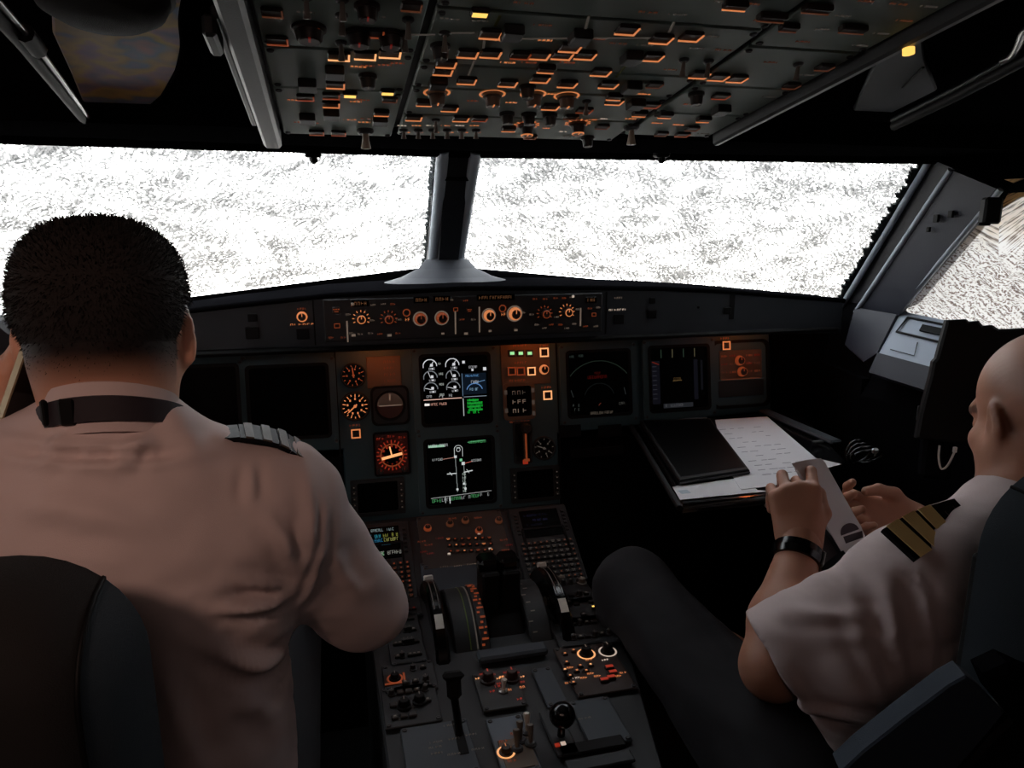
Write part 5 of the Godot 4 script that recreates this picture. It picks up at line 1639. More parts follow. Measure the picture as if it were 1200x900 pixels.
func make_quadrant() -> void:
	var c := Vector3(0.0, 0.425, -1.255)
	var f := Transform3D(Basis(), c)
	var t := thing("throttle_quadrant", "black thrust lever quadrant with amber scale rising from the middle of the pedestal", "quadrant", f)
	# drums turned about x
	var ax := Basis(Vector3(0, 1, 0), Vector3(0, 0, 1), Vector3(1, 0, 0))
	var drum := func(x0: float, x1: float, r: float, m: Material, called: String) -> MeshInstance3D:
		var s := S()
		lathe(s, [Vector2(r - 0.02, x0), Vector2(r - 0.003, x0), Vector2(r, x0 + 0.003), Vector2(r, x1 - 0.003), Vector2(r - 0.003, x1), Vector2(r - 0.02, x1)], 48, Transform3D(ax, Vector3()))
		return obj(called, mesh_of([[s, m]]), t)
	drum.call(-0.088, -0.044, 0.126, M.plate_dark, "drum")
	drum.call(-0.042, -0.022, 0.128, M.plate_dark, "scale_drum")
	drum.call(-0.018, 0.052, 0.100, M.black, "slot")
	drum.call(0.054, 0.096, 0.126, M.plate_dark, "drum")
	var s := S()
	var g := S()
	var yl := S()
	for i in 20:
		var a := deg_to_rad(38.0 + i * 4.6)
		var xf := Transform3D(Basis(Vector3(1, 0, 0), PI / 2 - a), Vector3(0, sin(a), cos(a)) * 0.1285)
		box(g, Vector3(-0.032 + 0.003 * (i % 3 - 1), 0, 0), Vector3(0.005 + 0.003 * (i % 2), 0.001, 0.004), 0.0, xf)
		if i % 2: box(g, Vector3(-0.026, 0, 0), Vector3(0.004, 0.001, 0.003), 0.0, xf)
		box(s, Vector3(-0.0455, -0.0022, 0), Vector3(0.0025, 0.001, 0.0108), 0.0, xf)
		box(yl, Vector3(-0.058, -0.0022, 0), Vector3(0.002, 0.001, 0.0108), 0.0, xf)
		if i % 2: box(s, Vector3(0.0600 + 0.004 * (i % 3), -0.0022, 0), Vector3(0.008, 0.001, 0.002), 0.0, xf)
	obj("amber_scale", mesh_of([[g, M.amber_lo]]), t)
	tag(obj("white_scale", mesh_of([[s, M.pale_lo]]), t), "", "", "", "stuff")
	obj("green_line", mesh_of([[yl, mat(Color(0.35, 0.42, 0.15), 0.5)]]), t)
	# rear sill in front of the drum
	s = S()
	box(s, Vector3(0.008, 0.082, 0.142), Vector3(0.125, 0.014, 0.030), 0.004)
	obj("rear_sill", mesh_of([[s, M.plate]]), t)
	# two thrust levers
	for x in [-0.003, 0.037]:
		s = S()
		box(s, Vector3(x, 0.115, -0.005), Vector3(0.034, 0.12, 0.060), 0.004)
		var lev := obj("thrust_lever", mesh_of([[s, M.black]]), t)
		s = S()
		box(s, Vector3(x, 0.180, -0.012), Vector3(0.039, 0.030, 0.046), 0.007)
		obj("handle", mesh_of([[s, M.gloss]]), lev)
		s = S()
		box(s, Vector3(x + (-0.019 if x < 0.02 else 0.019), 0.182, -0.006), Vector3(0.004, 0.014, 0.014), 0.002)
		obj("side_button", mesh_of([[s, M.rail]]), lev)
	# trim wheels, each with pale marks on its rim
	for q in [[-0.112, "left black trim wheel with white rim marks beside the thrust levers, nearer the captain"], [0.122, "right black trim wheel with white rim marks beside the thrust levers, nearer the other pilot"]]:
		var w := thing("trim_wheel", q[1], "wheel", Transform3D(Basis(), c + Vector3(q[0], -0.004, 0.0)), "trim wheels")
		s = S()
		var r := 0.152
		lathe(s, [Vector2(0.02, -0.008), Vector2(0.11, -0.006), Vector2(r - 0.022, -0.010), Vector2(r - 0.006, -0.0125), Vector2(r, -0.008), Vector2(r, 0.008), Vector2(r - 0.006, 0.0125), Vector2(r - 0.022, 0.010), Vector2(0.11, 0.006), Vector2(0.02, 0.008)], 56, Transform3D(ax, Vector3()))
		obj("rim", mesh_of([[s, M.gloss]]), w)
		for a in [58.0, 148.0]:
			var ar := deg_to_rad(a)
			s = S()
			for k in 5:
				var aa := ar + (k - 2.0) * 0.036
				box(s, Vector3(), Vector3(0.0150, 0.0016, 0.0062), 0.0, Transform3D(Basis(Vector3(1, 0, 0), PI / 2 - aa), Vector3(0, sin(aa), cos(aa)) * (r + 0.0004)))
			obj("white_mark", mesh_of([[s, M.white]]), w)
		s = S()
		box(s, Vector3(), Vector3(0.018, 0.012, 0.014), 0.002, Transform3D(Basis(Vector3(1, 0, 0), PI / 2 - deg_to_rad(115.0)), Vector3(0, sin(deg_to_rad(115.0)), cos(deg_to_rad(115.0))) * (r + 0.002)))
		obj("crank_lug", mesh_of([[s, M.white]]), w)
		s = S()
		for i in 2:
			var pth := []
			for k in 10:
				var aa := deg_to_rad(68.0 + k * 4.2)
				pth.append(Vector3(-0.005 + i * 0.010, sin(aa) * (r + 0.0003), cos(aa) * (r + 0.0003)))
			tube(s, pth, 0.0009, 5)
		obj("rim_line", mesh_of([[s, M.knob_grey]]), w)

# ---------------------------------------------------------------- table, papers, tablet holder and the like
func make_side_items() -> void:
	var y := 0.785
	var f := frame(Vector3(0.55, y, -1.25), Vector3.RIGHT, Vector3.UP)
	var px := func(a: float, b: float) -> Vector2:
		var q := on(f, a, b)
		return Vector2(q.x, q.y)
	var t := thing("pull_out_table", "black pull-out table with metal rails in front of the right-hand pilot", "table", f)
	var s := S()
	prism(s, [px.call(748, 496), px.call(935, 480), px.call(992, 540), px.call(925, 577), px.call(800, 590)], -0.018, -0.0015, 0.002)
	obj("top", mesh_of([[s, M.gloss]]), t)
	s = S()
	var a: Vector2 = px.call(740, 497); var b: Vector2 = px.call(797, 592)
	tube(s, [Vector3(a.x, a.y, -0.006), Vector3(b.x, b.y, -0.006)], 0.006, 8)
	obj("side_rail", mesh_of([[s, M.black]]), t)
	s = S()
	a = px.call(797, 589); b = px.call(926, 577)
	tube(s, [Vector3(a.x, a.y, -0.008), Vector3(b.x, b.y, -0.008)], 0.005, 8)
	obj("front_rail", mesh_of([[s, M.rail]]), t)
	s = S()
	a = px.call(898, 580); b = px.call(916, 579)
	box(s, Vector3((a.x + b.x) / 2, a.y, -0.018), Vector3(absf(b.x - a.x), 0.012, 0.012), 0.002)
	obj("latch", mesh_of([[s, M.steel]]), t)
	s = S()
	a = px.call(905, 483); b = px.call(958, 522)
	box(s, Vector3((a.x + b.x) / 2 + 0.01, (a.y + b.y) / 2, 0.004), Vector3(0.030, a.distance_to(b), 0.010), 0.004, Transform3D(Basis(), Vector3()))
	obj("clamp_bar", mesh_of([[s, M.coaming]]), t)
	s = S()
	box(s, Vector3(b.x, b.y, 0.008), Vector3(0.024, 0.010, 0.006), 0.002)
	obj("clip", mesh_of([[s, M.rail]]), t)
	# papers
	var sheets := [
		[[[788, 571], [870, 560], [888, 575], [902, 576], [797, 586]], 0.0, "paper_sheet", "white sheet sticking out below the front edge of the black tablet", 0.0],
		[[[838, 493], [899, 489], [956, 538], [986, 545], [944, 556], [908, 570], [868, 575], [850, 545]], 0.0012, "paper_sheet", "large white printed sheet lying right of the black tablet on the pull-out table", 0.0]]
	for q in sheets:
		var o := []
		for p in q[0]: o.append(px.call(p[0], p[1]))
		s = S()
		prism(s, o, q[1], q[1] + 0.0010)
		var sh := thing(q[2], q[3], "paper", f, "papers on the pull-out table")
		obj("sheet", mesh_of([[s, M.paper]]), sh)
		if q[1] > 0.0:
			var r2 := RandomNumberGenerator.new()
			r2.seed = 9
			var ink := mat(Color(0.52, 0.51, 0.54), 0.8)
			for i in 11:
				var c: Vector2 = px.call(866 + i * 5.5, 503 + i * 5.2)
				var g := S()
				for k in 5:
					if r2.randf() < 0.3: continue
					box(g, Vector3(c.x + (k - 2) * 0.022 + r2.randf() * 0.006, c.y, q[1] + 0.0011), Vector3(0.010 + r2.randf() * 0.010, 0.0022, 0.0003))
				obj("printed_line", mesh_of([[g, ink]]), sh)
		else:
			var c: Vector2 = px.call(802, 577)
			obj("grey_box", boxmesh(Vector3(0.018, 0.016, 0.0003), mat(Color(0.68, 0.72, 0.76), 0.8)), sh, T(c.x, c.y, 0.0011))
	# tablet
	var o2 := []
	for p in [[750, 498], [832, 496], [878, 557], [796, 570]]: o2.append(px.call(p[0], p[1]))
	s = S()
	prism(s, o2, 0.0025, 0.012, 0.002)
	var tb := thing("tablet", "black tablet lying on white sheets at the left of the pull-out table", "tablet", f)
	obj("body", mesh_of([[s, M.black]]), tb)
	s = S()
	var cen := Vector2()
	for p in o2: cen += p / 4
	var o3 := []
	for p in o2: o3.append(cen + (p - cen) * 0.92)
	prism(s, o3, 0.0122, 0.0126)
	obj("screen", mesh_of([[s, M.glass_off]]), tb)
	s = S()
	tube(s, [Vector3(o2[3].x, o2[3].y, 0.006), Vector3(o2[2].x, o2[2].y, 0.006)], 0.0022, 6)
	obj("edge_trim", mesh_of([[s, M.rail]]), tb)
	s = S()
	a = px.call(797, 496); b = px.call(831, 495)
	box(s, Vector3((a.x + b.x) / 2, a.y + 0.002, 0.006), Vector3(absf(b.x - a.x), 0.004, 0.008), 0.001)
	obj("hinge", mesh_of([[s, M.rail]]), tb)
	# folder edge behind the tablet
	# tablet holder at the side window
	var n := Vector3(-0.50, 0.12, 0.85)
	var fh := frame(at(1110, 450, -1.02), Vector3(0.85, 0, 0.5), n)
	var hp := []
	for p in [[1110, 375], [1133, 374], [1137, 377], [1148, 376], [1153, 382], [1164, 381], [1172, 386], [1215, 384], [1215, 470], [1135, 520], [1122, 520], [1074, 514], [1079, 486], [1091, 440], [1094, 424], [1098, 420]]:
		var q := on(fh, p[0], p[1])
		hp.append(Vector2(q.x, q.y))
	s = S()
	prism(s, hp, -0.020, 0.0, 0.004)
	t = thing("tablet_holder", "black padded tablet holder with a ragged top edge standing below the right side window", "holder", fh)
	obj("pad", mesh_of([[s, M.black]]), t)
	s = S()
	var q0 := on(fh, 1104, 519)
	box(s, Vector3(q0.x, q0.y - 0.03, -0.03), Vector3(0.05, 0.08, 0.03), 0.006)
	obj("clamp", mesh_of([[s, M.lining]]), t)
	s = S()
	tube(s, curve([at(1101, 522, -1.01), at(1100, 536, -1.005), at(1103, 549, -1.0), at(1110, 546, -0.99), at(1117, 533, -0.985), at(1119, 527, -0.985)], 5), 0.0018, 6)
	box(s, at(1119, 527, -0.985), Vector3(0.006, 0.010, 0.006), 0.001)
	t = thing("charging_cable", "short white cable looping below the black tablet holder", "cable", Transform3D(Basis(), at(1103, 545, -1.0)))
	obj("lead", mesh_of([[s, M.white]]), t, t.transform.affine_inverse())
	s = S()
	box(s, at(1077, 484, -1.05), Vector3(0.008, 0.028, 0.006), 0.002)
	t = thing("cable_clip", "small pale clip at the left edge of the black tablet holder", "clip", Transform3D(Basis(), at(1077, 484, -1.05)))
	obj("clip", mesh_of([[s, M.rail]]), t, t.transform.affine_inverse())
	# black box at the top of the side window
	var wb := at(1161, 247, -1.12)
	t = thing("boxy_lock", "black boxy lock hanging at the top front corner of the right side window", "lock", Transform3D(Basis(Vector3.UP, -0.5), wb))
	obj("case", boxmesh(Vector3(0.030, 0.048, 0.03), M.black, 0.004), t)
	obj("lever", boxmesh(Vector3(0.02, 0.006, 0.012), M.black, 0.002), t, T(-0.012, -0.024, 0.012))
	# coiled headset lead in the dark side console
	s = S()
	var coil := []
	var cc := at(1010, 532, -1.16)
	for i in 40:
		var an := i * 0.55
		coil.append(cc + Vector3(cos(an) * (0.022 + 0.0004 * i), sin(an) * (0.024 - 0.0003 * i), -0.02 + i * 0.001))
	tube(s, coil, 0.0034, 6)
	t = thing("coiled_lead", "glossy black coiled headset lead on the dark console right of the table", "cable", Transform3D(Basis(), cc))
	obj("lead", mesh_of([[s, M.gloss]]), t, t.transform.affine_inverse())
	s = S()
	box(s, cc + Vector3(0.012, 0.012, 0.02), Vector3(0.014, 0.010, 0.010), 0.003)
	obj("plug", mesh_of([[s, M.steel]]), t, t.transform.affine_inverse())
	# side consoles
	for sg in [1, -1]:
		s = S()
		box(s, Vector3(0.862 * sg, 0.29, -0.97), Vector3(0.07, 0.58, 0.70), 0.02)
		var con := thing("side_console", "low black side console along the wall beside the %s seat" % ("right-hand pilot's" if sg > 0 else "captain's"), "console", Transform3D(Basis(), Vector3(0.90 * sg, 0.0, -0.95)), "side consoles")
		obj("body", mesh_of([[s, M.lining]]), con, con.transform.affine_inverse())
		s = S()
		lathe(s, [Vector2(0.03, 0), Vector2(0.03, 0.01), Vector2(0.016, 0.02), Vector2(0.014, 0.08), Vector2(0.018, 0.10), Vector2(0.0, 0.115)], 16, frame(Vector3(0.862 * sg, 0.575, -1.12), Vector3.RIGHT, Vector3.UP))
		obj("side_stick", mesh_of([[s, M.black]]), con, con.transform.affine_inverse())
	# padded shoulder of the wall by the captain's window
	s = S()
	box(s, at(2, 470, -0.98), Vector3(0.10, 0.20, 0.14), 0.03)
	t = thing("padded_rest", "dark navy padded rest by the captain's side window, behind his raised hand", "armrest", Transform3D(Basis(), at(2, 470, -0.98)))
	obj("pad", mesh_of([[s, mat(Color(0.09, 0.10, 0.14), 0.7, 0.0, M.weave, 0.3, 20.0)]]), t, t.transform.affine_inverse())

func make_small_things() -> void:
	# fittings made up for the two added lights behind the seats
	var t := thing("added_spot_lamp", "added unseen round spot lamp above and behind the captain's seat", "lamp", Transform3D(Basis(), Vector3(-0.70, 1.545, 0.06)).looking_at(Vector3(-0.66, 0.98, -0.70), Vector3.UP))
	var s := S()
	lathe(s, [Vector2(0.030, 0.02), Vector2(0.046, 0.02), Vector2(0.050, 0.028), Vector2(0.044, 0.075), Vector2(0.0, 0.085)], 24)
	obj("housing", mesh_of([[s, M.black]]), t)
	s = S()
	lathe(s, [Vector2(0.0, 0.016), Vector2(0.034, 0.020)], 24)
	obj("lens", mesh_of([[s, glow(Color(1.0, 0.82, 0.74), 2.0)]]), t)
	t = thing("added_rear_lamp", "added unseen oblong lamp behind the two pilot seats, in place of cabin door light", "lamp", Transform3D(Basis(), Vector3(-0.30, 1.585, 0.30)).looking_at(Vector3(-0.35, 0.85, -0.75), Vector3.UP))
	s = S()
	box(s, Vector3(0, 0, 0.035), Vector3(0.48, 0.24, 0.03), 0.006)
	obj("housing", mesh_of([[s, M.lining]]), t)
	obj("diffuser", boxmesh(Vector3(0.44, 0.20, 0.008), glow(Color(1.0, 0.85, 0.80), 0.8), 0.002, Vector3(0, 0, 0.012)), t)

# ---------------------------------------------------------------- bodies: distance fields meshed as surface nets
func cap(a: Vector3, b: Vector3, ra: float, rb: float, k := 0.02, op := 0) -> Dictionary:
	return {"t": 0, "a": a, "b": b, "ra": ra, "rb": rb, "k": k, "op": op}

func ell(c: Vector3, r: Vector3, basis := Basis(), k := 0.02, op := 0) -> Dictionary:
	return {"t": 1, "a": c, "r": r, "B": basis, "k": k, "op": op}

func field_mesh(prims: Array, cell: float, cut: Array = []) -> Dictionary:
	var lo := Vector3.ONE * 1e6
	var hi := -lo
	for p in prims:
		if p.op == 1: continue
		if p.t == 0:
			var r := maxf(p.ra, p.rb)
			lo = lo.min(p.a - Vector3.ONE * r).min(p.b - Vector3.ONE * r)
			hi = hi.max(p.a + Vector3.ONE * r).max(p.b + Vector3.ONE * r)
		else:
			var r2 := maxf(p.r.x, maxf(p.r.y, p.r.z))
			lo = lo.min(p.a - Vector3.ONE * r2)
			hi = hi.max(p.a + Vector3.ONE * r2)
	lo -= Vector3.ONE * cell * 4
	hi += Vector3.ONE * cell * 4
	var nx := int((hi.x - lo.x) / cell) + 2
	var ny := int((hi.y - lo.y) / cell) + 2
	var nz := int((hi.z - lo.z) / cell) + 2
	var nn := nx * ny * nz
	var d := PackedFloat32Array()
	d.resize(nn)
	d.fill(1.0)
	for p in prims:
		var k: float = p.k
		var m: float = k + cell * 3
		var l2: Vector3; var h2: Vector3
		if p.t == 0:
			var r := maxf(p.ra, p.rb) + m
			l2 = p.a.min(p.b) - Vector3.ONE * r; h2 = p.a.max(p.b) + Vector3.ONE * r
		else:
			var rr := maxf(p.r.x, maxf(p.r.y, p.r.z)) + m
			l2 = p.a - Vector3.ONE * rr; h2 = p.a + Vector3.ONE * rr
		var i0 := maxi(0, int((l2.x - lo.x) / cell)); var i1 := mini(nx - 1, int((h2.x - lo.x) / cell) + 1)
		var j0 := maxi(0, int((l2.y - lo.y) / cell)); var j1 := mini(ny - 1, int((h2.y - lo.y) / cell) + 1)
		var k0 := maxi(0, int((l2.z - lo.z) / cell)); var k1 := mini(nz - 1, int((h2.z - lo.z) / cell) + 1)
		var sub: bool = p.op == 1
		var A: Vector3 = p.a
		if p.t == 0:
			var ba: Vector3 = p.b - A
			var inv := 1.0 / maxf(ba.length_squared(), 1e-9)
			var ra: float = p.ra; var dr: float = p.rb - p.ra
			for kk in range(k0, k1 + 1):
				for j in range(j0, j1 + 1):
					var row := (kk * ny + j) * nx
					for i in range(i0, i1 + 1):
						var q := Vector3(lo.x + i * cell, lo.y + j * cell, lo.z + kk * cell) - A
						var t := clampf(q.dot(ba) * inv, 0.0, 1.0)
						var v := (q - ba * t).length() - ra - dr * t
						var o := d[row + i]
						if sub:
							var h := maxf(k - absf(o + v), 0.0) / k
							d[row + i] = maxf(o, -v) + h * h * k * 0.25
						else:
							var h := maxf(k - absf(o - v), 0.0) / k
							d[row + i] = minf(o, v) - h * h * k * 0.25
		else:
			var bi: Basis = p.B.inverse()
			var r: Vector3 = p.r
			var r2v := r * r
			for kk in range(k0, k1 + 1):
				for j in range(j0, j1 + 1):
					var row := (kk * ny + j) * nx
					for i in range(i0, i1 + 1):
						var q := bi * (Vector3(lo.x + i * cell, lo.y + j * cell, lo.z + kk * cell) - A)
						var e0 := (q / r).length()
						var v := e0 * (e0 - 1.0) / maxf((q / r2v).length(), 1e-5)
						var o := d[row + i]
						if sub:
							var h := maxf(k - absf(o + v), 0.0) / k
							d[row + i] = maxf(o, -v) + h * h * k * 0.25
						else:
							var h := maxf(k - absf(o - v), 0.0) / k
							d[row + i] = minf(o, v) - h * h * k * 0.25
	for c in cut:   # [point, direction, reach]: what lies beyond the point, within reach of it, is cut off
		for kk in nz:
			for j in ny:
				var row := (kk * ny + j) * nx
				for i in nx:
					var q: Vector3 = Vector3(lo.x + i * cell, lo.y + j * cell, lo.z + kk * cell) - c[0]
					if q.length_squared() < c[2] * c[2]:
						d[row + i] = maxf(d[row + i], q.dot(c[1]))
	# surface nets
	var idx := PackedInt32Array()
	idx.resize(nn)
	idx.fill(-1)
	var V := PackedVector3Array()
	var N := PackedVector3Array()
	var act := PackedInt32Array()
	var sx := 1; var sy := nx; var sz := nx * ny
	var near := cell * 2.6
	for kk in nz - 1:
		for j in ny - 1:
			var row := (kk * ny + j) * nx
			for i in nx - 1:
				var o := row + i
				if absf(d[o]) > near: continue
				var c0 := d[o]; var c1 := d[o + sx]; var c2 := d[o + sy]; var c3 := d[o + sx + sy]
				var c4 := d[o + sz]; var c5 := d[o + sx + sz]; var c6 := d[o + sy + sz]; var c7 := d[o + sx + sy + sz]
				var neg := int(c0 < 0) + int(c1 < 0) + int(c2 < 0) + int(c3 < 0) + int(c4 < 0) + int(c5 < 0) + int(c6 < 0) + int(c7 < 0)
				if neg == 0 or neg == 8: continue
				var s := Vector3(); var n := 0
				if (c0 < 0) != (c1 < 0): s += Vector3(c0 / (c0 - c1), 0, 0); n += 1
				if (c2 < 0) != (c3 < 0): s += Vector3(c2 / (c2 - c3), 1, 0); n += 1
				if (c4 < 0) != (c5 < 0): s += Vector3(c4 / (c4 - c5), 0, 1); n += 1
				if (c6 < 0) != (c7 < 0): s += Vector3(c6 / (c6 - c7), 1, 1); n += 1
				if (c0 < 0) != (c2 < 0): s += Vector3(0, c0 / (c0 - c2), 0); n += 1
				if (c1 < 0) != (c3 < 0): s += Vector3(1, c1 / (c1 - c3), 0); n += 1
				if (c4 < 0) != (c6 < 0): s += Vector3(0, c4 / (c4 - c6), 1); n += 1
				if (c5 < 0) != (c7 < 0): s += Vector3(1, c5 / (c5 - c7), 1); n += 1
				if (c0 < 0) != (c4 < 0): s += Vector3(0, 0, c0 / (c0 - c4)); n += 1
				if (c1 < 0) != (c5 < 0): s += Vector3(1, 0, c1 / (c1 - c5)); n += 1
				if (c2 < 0) != (c6 < 0): s += Vector3(0, 1, c2 / (c2 - c6)); n += 1
				if (c3 < 0) != (c7 < 0): s += Vector3(1, 1, c3 / (c3 - c7)); n += 1
				idx[o] = V.size()
				act.append(o)
				V.append(lo + (Vector3(i, j, kk) + s / n) * cell)
				N.append(Vector3(c1 + c3 + c5 + c7 - c0 - c2 - c4 - c6, c2 + c3 + c6 + c7 - c0 - c1 - c4 - c5, c4 + c5 + c6 + c7 - c0 - c1 - c2 - c3).normalized())
	var I := PackedInt32Array()
	var st := [[sx, sy, sz], [sy, sz, sx], [sz, sx, sy]]
	for o in act:
		var c0 := d[o]
		for a in st:
			var c1 := d[o + a[0]]
			if (c0 < 0) == (c1 < 0): continue
			if o - a[1] - a[2] < 0: continue
			var p0 := idx[o]; var p1 := idx[o - a[1]]; var p2 := idx[o - a[1] - a[2]]; var p3 := idx[o - a[2]]
			if p1 < 0 or p2 < 0 or p3 < 0: continue
			if c0 < 0:   # outside lies along +axis; clockwise from outside
				I.append_array([p0, p2, p1, p0, p3, p2])
			else:
				I.append_array([p0, p1, p2, p0, p2, p3])
	return {"v": V, "n": N, "i": I}

func refine_normals(g: Dictionary) -> void:
	var V: PackedVector3Array = g.v
	var I: PackedInt32Array = g.i
	var N := PackedVector3Array()
	N.resize(V.size())
	for t in range(0, I.size(), 3):
		var f := (V[I[t + 2]] - V[I[t]]).cross(V[I[t + 1]] - V[I[t]])
		N[I[t]] += f; N[I[t + 1]] += f; N[I[t + 2]] += f
	for i in N.size():
		N[i] = N[i].normalized() if N[i].length_squared() > 1e-18 else g.n[i]
	g.n = N

func smooth(g: Dictionary, times: int) -> void:
	var V: PackedVector3Array = g.v
	var I: PackedInt32Array = g.i
	for it in times:
		var S2 := PackedVector3Array(); S2.resize(V.size())
		var C := PackedFloat32Array(); C.resize(V.size())
		for t in range(0, I.size(), 3):
			for e in 3:
				var a := I[t + e]; var b := I[t + (e + 1) % 3]
				S2[a] += V[b]; C[a] += 1.0
				S2[b] += V[a]; C[b] += 1.0
		for i in V.size():
			if C[i] > 0: V[i] = V[i].lerp(S2[i] / C[i], 0.5)
	g.v = V
	refine_normals(g)

func add_field(m: ArrayMesh, g: Dictionary, material: Material, colors := PackedColorArray()) -> void:
	var arr := []
	arr.resize(Mesh.ARRAY_MAX)
	arr[Mesh.ARRAY_VERTEX] = g.v
	arr[Mesh.ARRAY_NORMAL] = g.n
	arr[Mesh.ARRAY_INDEX] = g.i
	if colors.size(): arr[Mesh.ARRAY_COLOR] = colors
	m.add_surface_from_arrays(Mesh.PRIMITIVE_TRIANGLES, arr)
	m.surface_set_material(m.get_surface_count() - 1, material)

func merged(list: Array) -> Dictionary:
	var out := {"v": PackedVector3Array(), "n": PackedVector3Array(), "i": PackedInt32Array()}
	for g in list:
		var b: int = out.v.size()
		out.v.append_array(g.v); out.n.append_array(g.n)
		for i in g.i: out.i.append(i + b)
	return out

func head_prims(h: Transform3D, flare := 0.62, ear := 0.034) -> Array:
	var B := h.basis
	var P := func(x: float, y: float, z: float) -> Vector3: return h * Vector3(x, y, z)
	var l := [
		ell(P.call(0, 0.022, 0.014), Vector3(0.0755, 0.086, 0.097), B, 0.03),
		ell(P.call(0, 0.000, 0.045), Vector3(0.070, 0.075, 0.065), B, 0.03),
		ell(P.call(0, -0.050, -0.024), Vector3(0.060, 0.064, 0.064), B, 0.03),
		cap(P.call(-0.020, -0.098, -0.056), P.call(0.020, -0.098, -0.056), 0.019, 0.019, 0.03),
		cap(P.call(-0.056, -0.045, 0.008), P.call(-0.030, -0.098, -0.040), 0.016, 0.014, 0.03),
		cap(P.call(0.056, -0.045, 0.008), P.call(0.030, -0.098, -0.040), 0.016, 0.014, 0.03),
		cap(P.call(-0.034, 0.014, -0.078), P.call(0.034, 0.014, -0.078), 0.012, 0.012, 0.02),
		ell(P.call(-0.043, -0.030, -0.058), Vector3(0.022, 0.018, 0.022), B, 0.02),
		ell(P.call(0.043, -0.030, -0.058), Vector3(0.022, 0.018, 0.022), B, 0.02),
		cap(P.call(0, 0.004, -0.088), P.call(0, -0.036, -0.108), 0.007, 0.011, 0.012),
		cap(P.call(-0.012, -0.042, -0.096), P.call(0.012, -0.042, -0.096), 0.008, 0.008, 0.01),
		ell(P.call(-0.031, -0.006, -0.094), Vector3(0.014, 0.010, 0.012), B, 0.012, 1),
		ell(P.call(0.031, -0.006, -0.094), Vector3(0.014, 0.010, 0.012), B, 0.012, 1),
		ell(P.call(-0.031, -0.007, -0.078), Vector3(0.012, 0.010, 0.012), B, 0.004),
		ell(P.call(0.031, -0.007, -0.078), Vector3(0.012, 0.010, 0.012), B, 0.004),
		cap(P.call(-0.019, -0.067, -0.083), P.call(0.019, -0.067, -0.083), 0.006, 0.006, 0.006),
		cap(P.call(-0.017, -0.077, -0.081), P.call(0.017, -0.077, -0.081), 0.006, 0.006, 0.006),
		cap(P.call(-0.022, -0.072, -0.091), P.call(0.022, -0.072, -0.091), 0.002, 0.002, 0.004, 1)]
	if ear > 0.0:
		for s in [-1, 1]:
			var eb := B * Basis(Vector3(0, 1, 0), s * flare) * Basis(Vector3(1, 0, 0), -0.18)
			l.append(ell(P.call(s * 0.081, -0.016, 0.008), Vector3(0.0080, ear, ear * 0.62), eb, 0.008))
			l.append(cap(P.call(s * 0.070, -0.020, -0.004), P.call(s * 0.076, -0.020, 0.000), 0.012, 0.008, 0.01))
			l.append(ell(P.call(s * 0.074, -0.046, -0.001), Vector3(0.007, 0.011, 0.009), eb, 0.008))
			l.append(ell(P.call(s * 0.091, -0.014, 0.004), Vector3(0.007, ear * 0.64, ear * 0.32), eb, 0.004, 1))
	return l

func hand_prims(w: Transform3D, thumb_side: float, curls: Array, thumb: Array, spread := 0.06) -> Array:
	# w: wrist; +y along the fingers, +z out of the back of the hand, thumb on the side thumb_side * x
	var l := []
	var bx := [0.030, 0.010, -0.011, -0.030]
	var by := [0.088, 0.092, 0.087, 0.078]
	var ln := [[0.044, 0.027, 0.021], [0.048, 0.031, 0.022], [0.045, 0.029, 0.021], [0.035, 0.022, 0.018]]
	var P := func(v: Vector3) -> Vector3: return w * Vector3(v.x * thumb_side, v.y, v.z)
	for f in 4:
		var b := Vector3(bx[f], by[f], 0.0)
		l.append(cap(P.call(Vector3(bx[f] * 0.62, 0.004, 0.0)), P.call(b), 0.0155, 0.0125 if f < 3 else 0.0115, 0.014))
		var ang := 0.0
		var p := b
		for j in 3:
			ang += curls[f][j]
			var sx: float = sin(spread * bx[f] / 0.03)
			var dir := Vector3(sx, cos(ang), -sin(ang)).normalized()
			var q: Vector3 = p + dir * ln[f][j]
			var r0: float = [0.0100, 0.0090, 0.0082][j] * (0.9 if f == 3 else 1.0)
			l.append(cap(P.call(p), P.call(q), r0, r0 - 0.0010, 0.0035))
			p = q
	var tp := [Vector3(0.020, 0.022, -0.006)]
	tp.append_array(thumb)
	for j in tp.size() - 1:
		l.append(cap(P.call(tp[j]), P.call(tp[j + 1]), [0.0165, 0.0120, 0.0105][j], [0.0125, 0.0108, 0.0088][j], [0.014, 0.006, 0.004][j]))
	l.append(cap(P.call(Vector3(0.0, -0.03, 0.0)), P.call(Vector3(0.0, 0.02, -0.002)), 0.024, 0.024, 0.02))
	return l

func fold(pts: Array, amp: float, wid: float, z: float) -> Dictionary:
	var l := []
	for p in pts:
		l.append(at(p[0], p[1], z))
	return {"p": l, "a": amp, "w": wid}

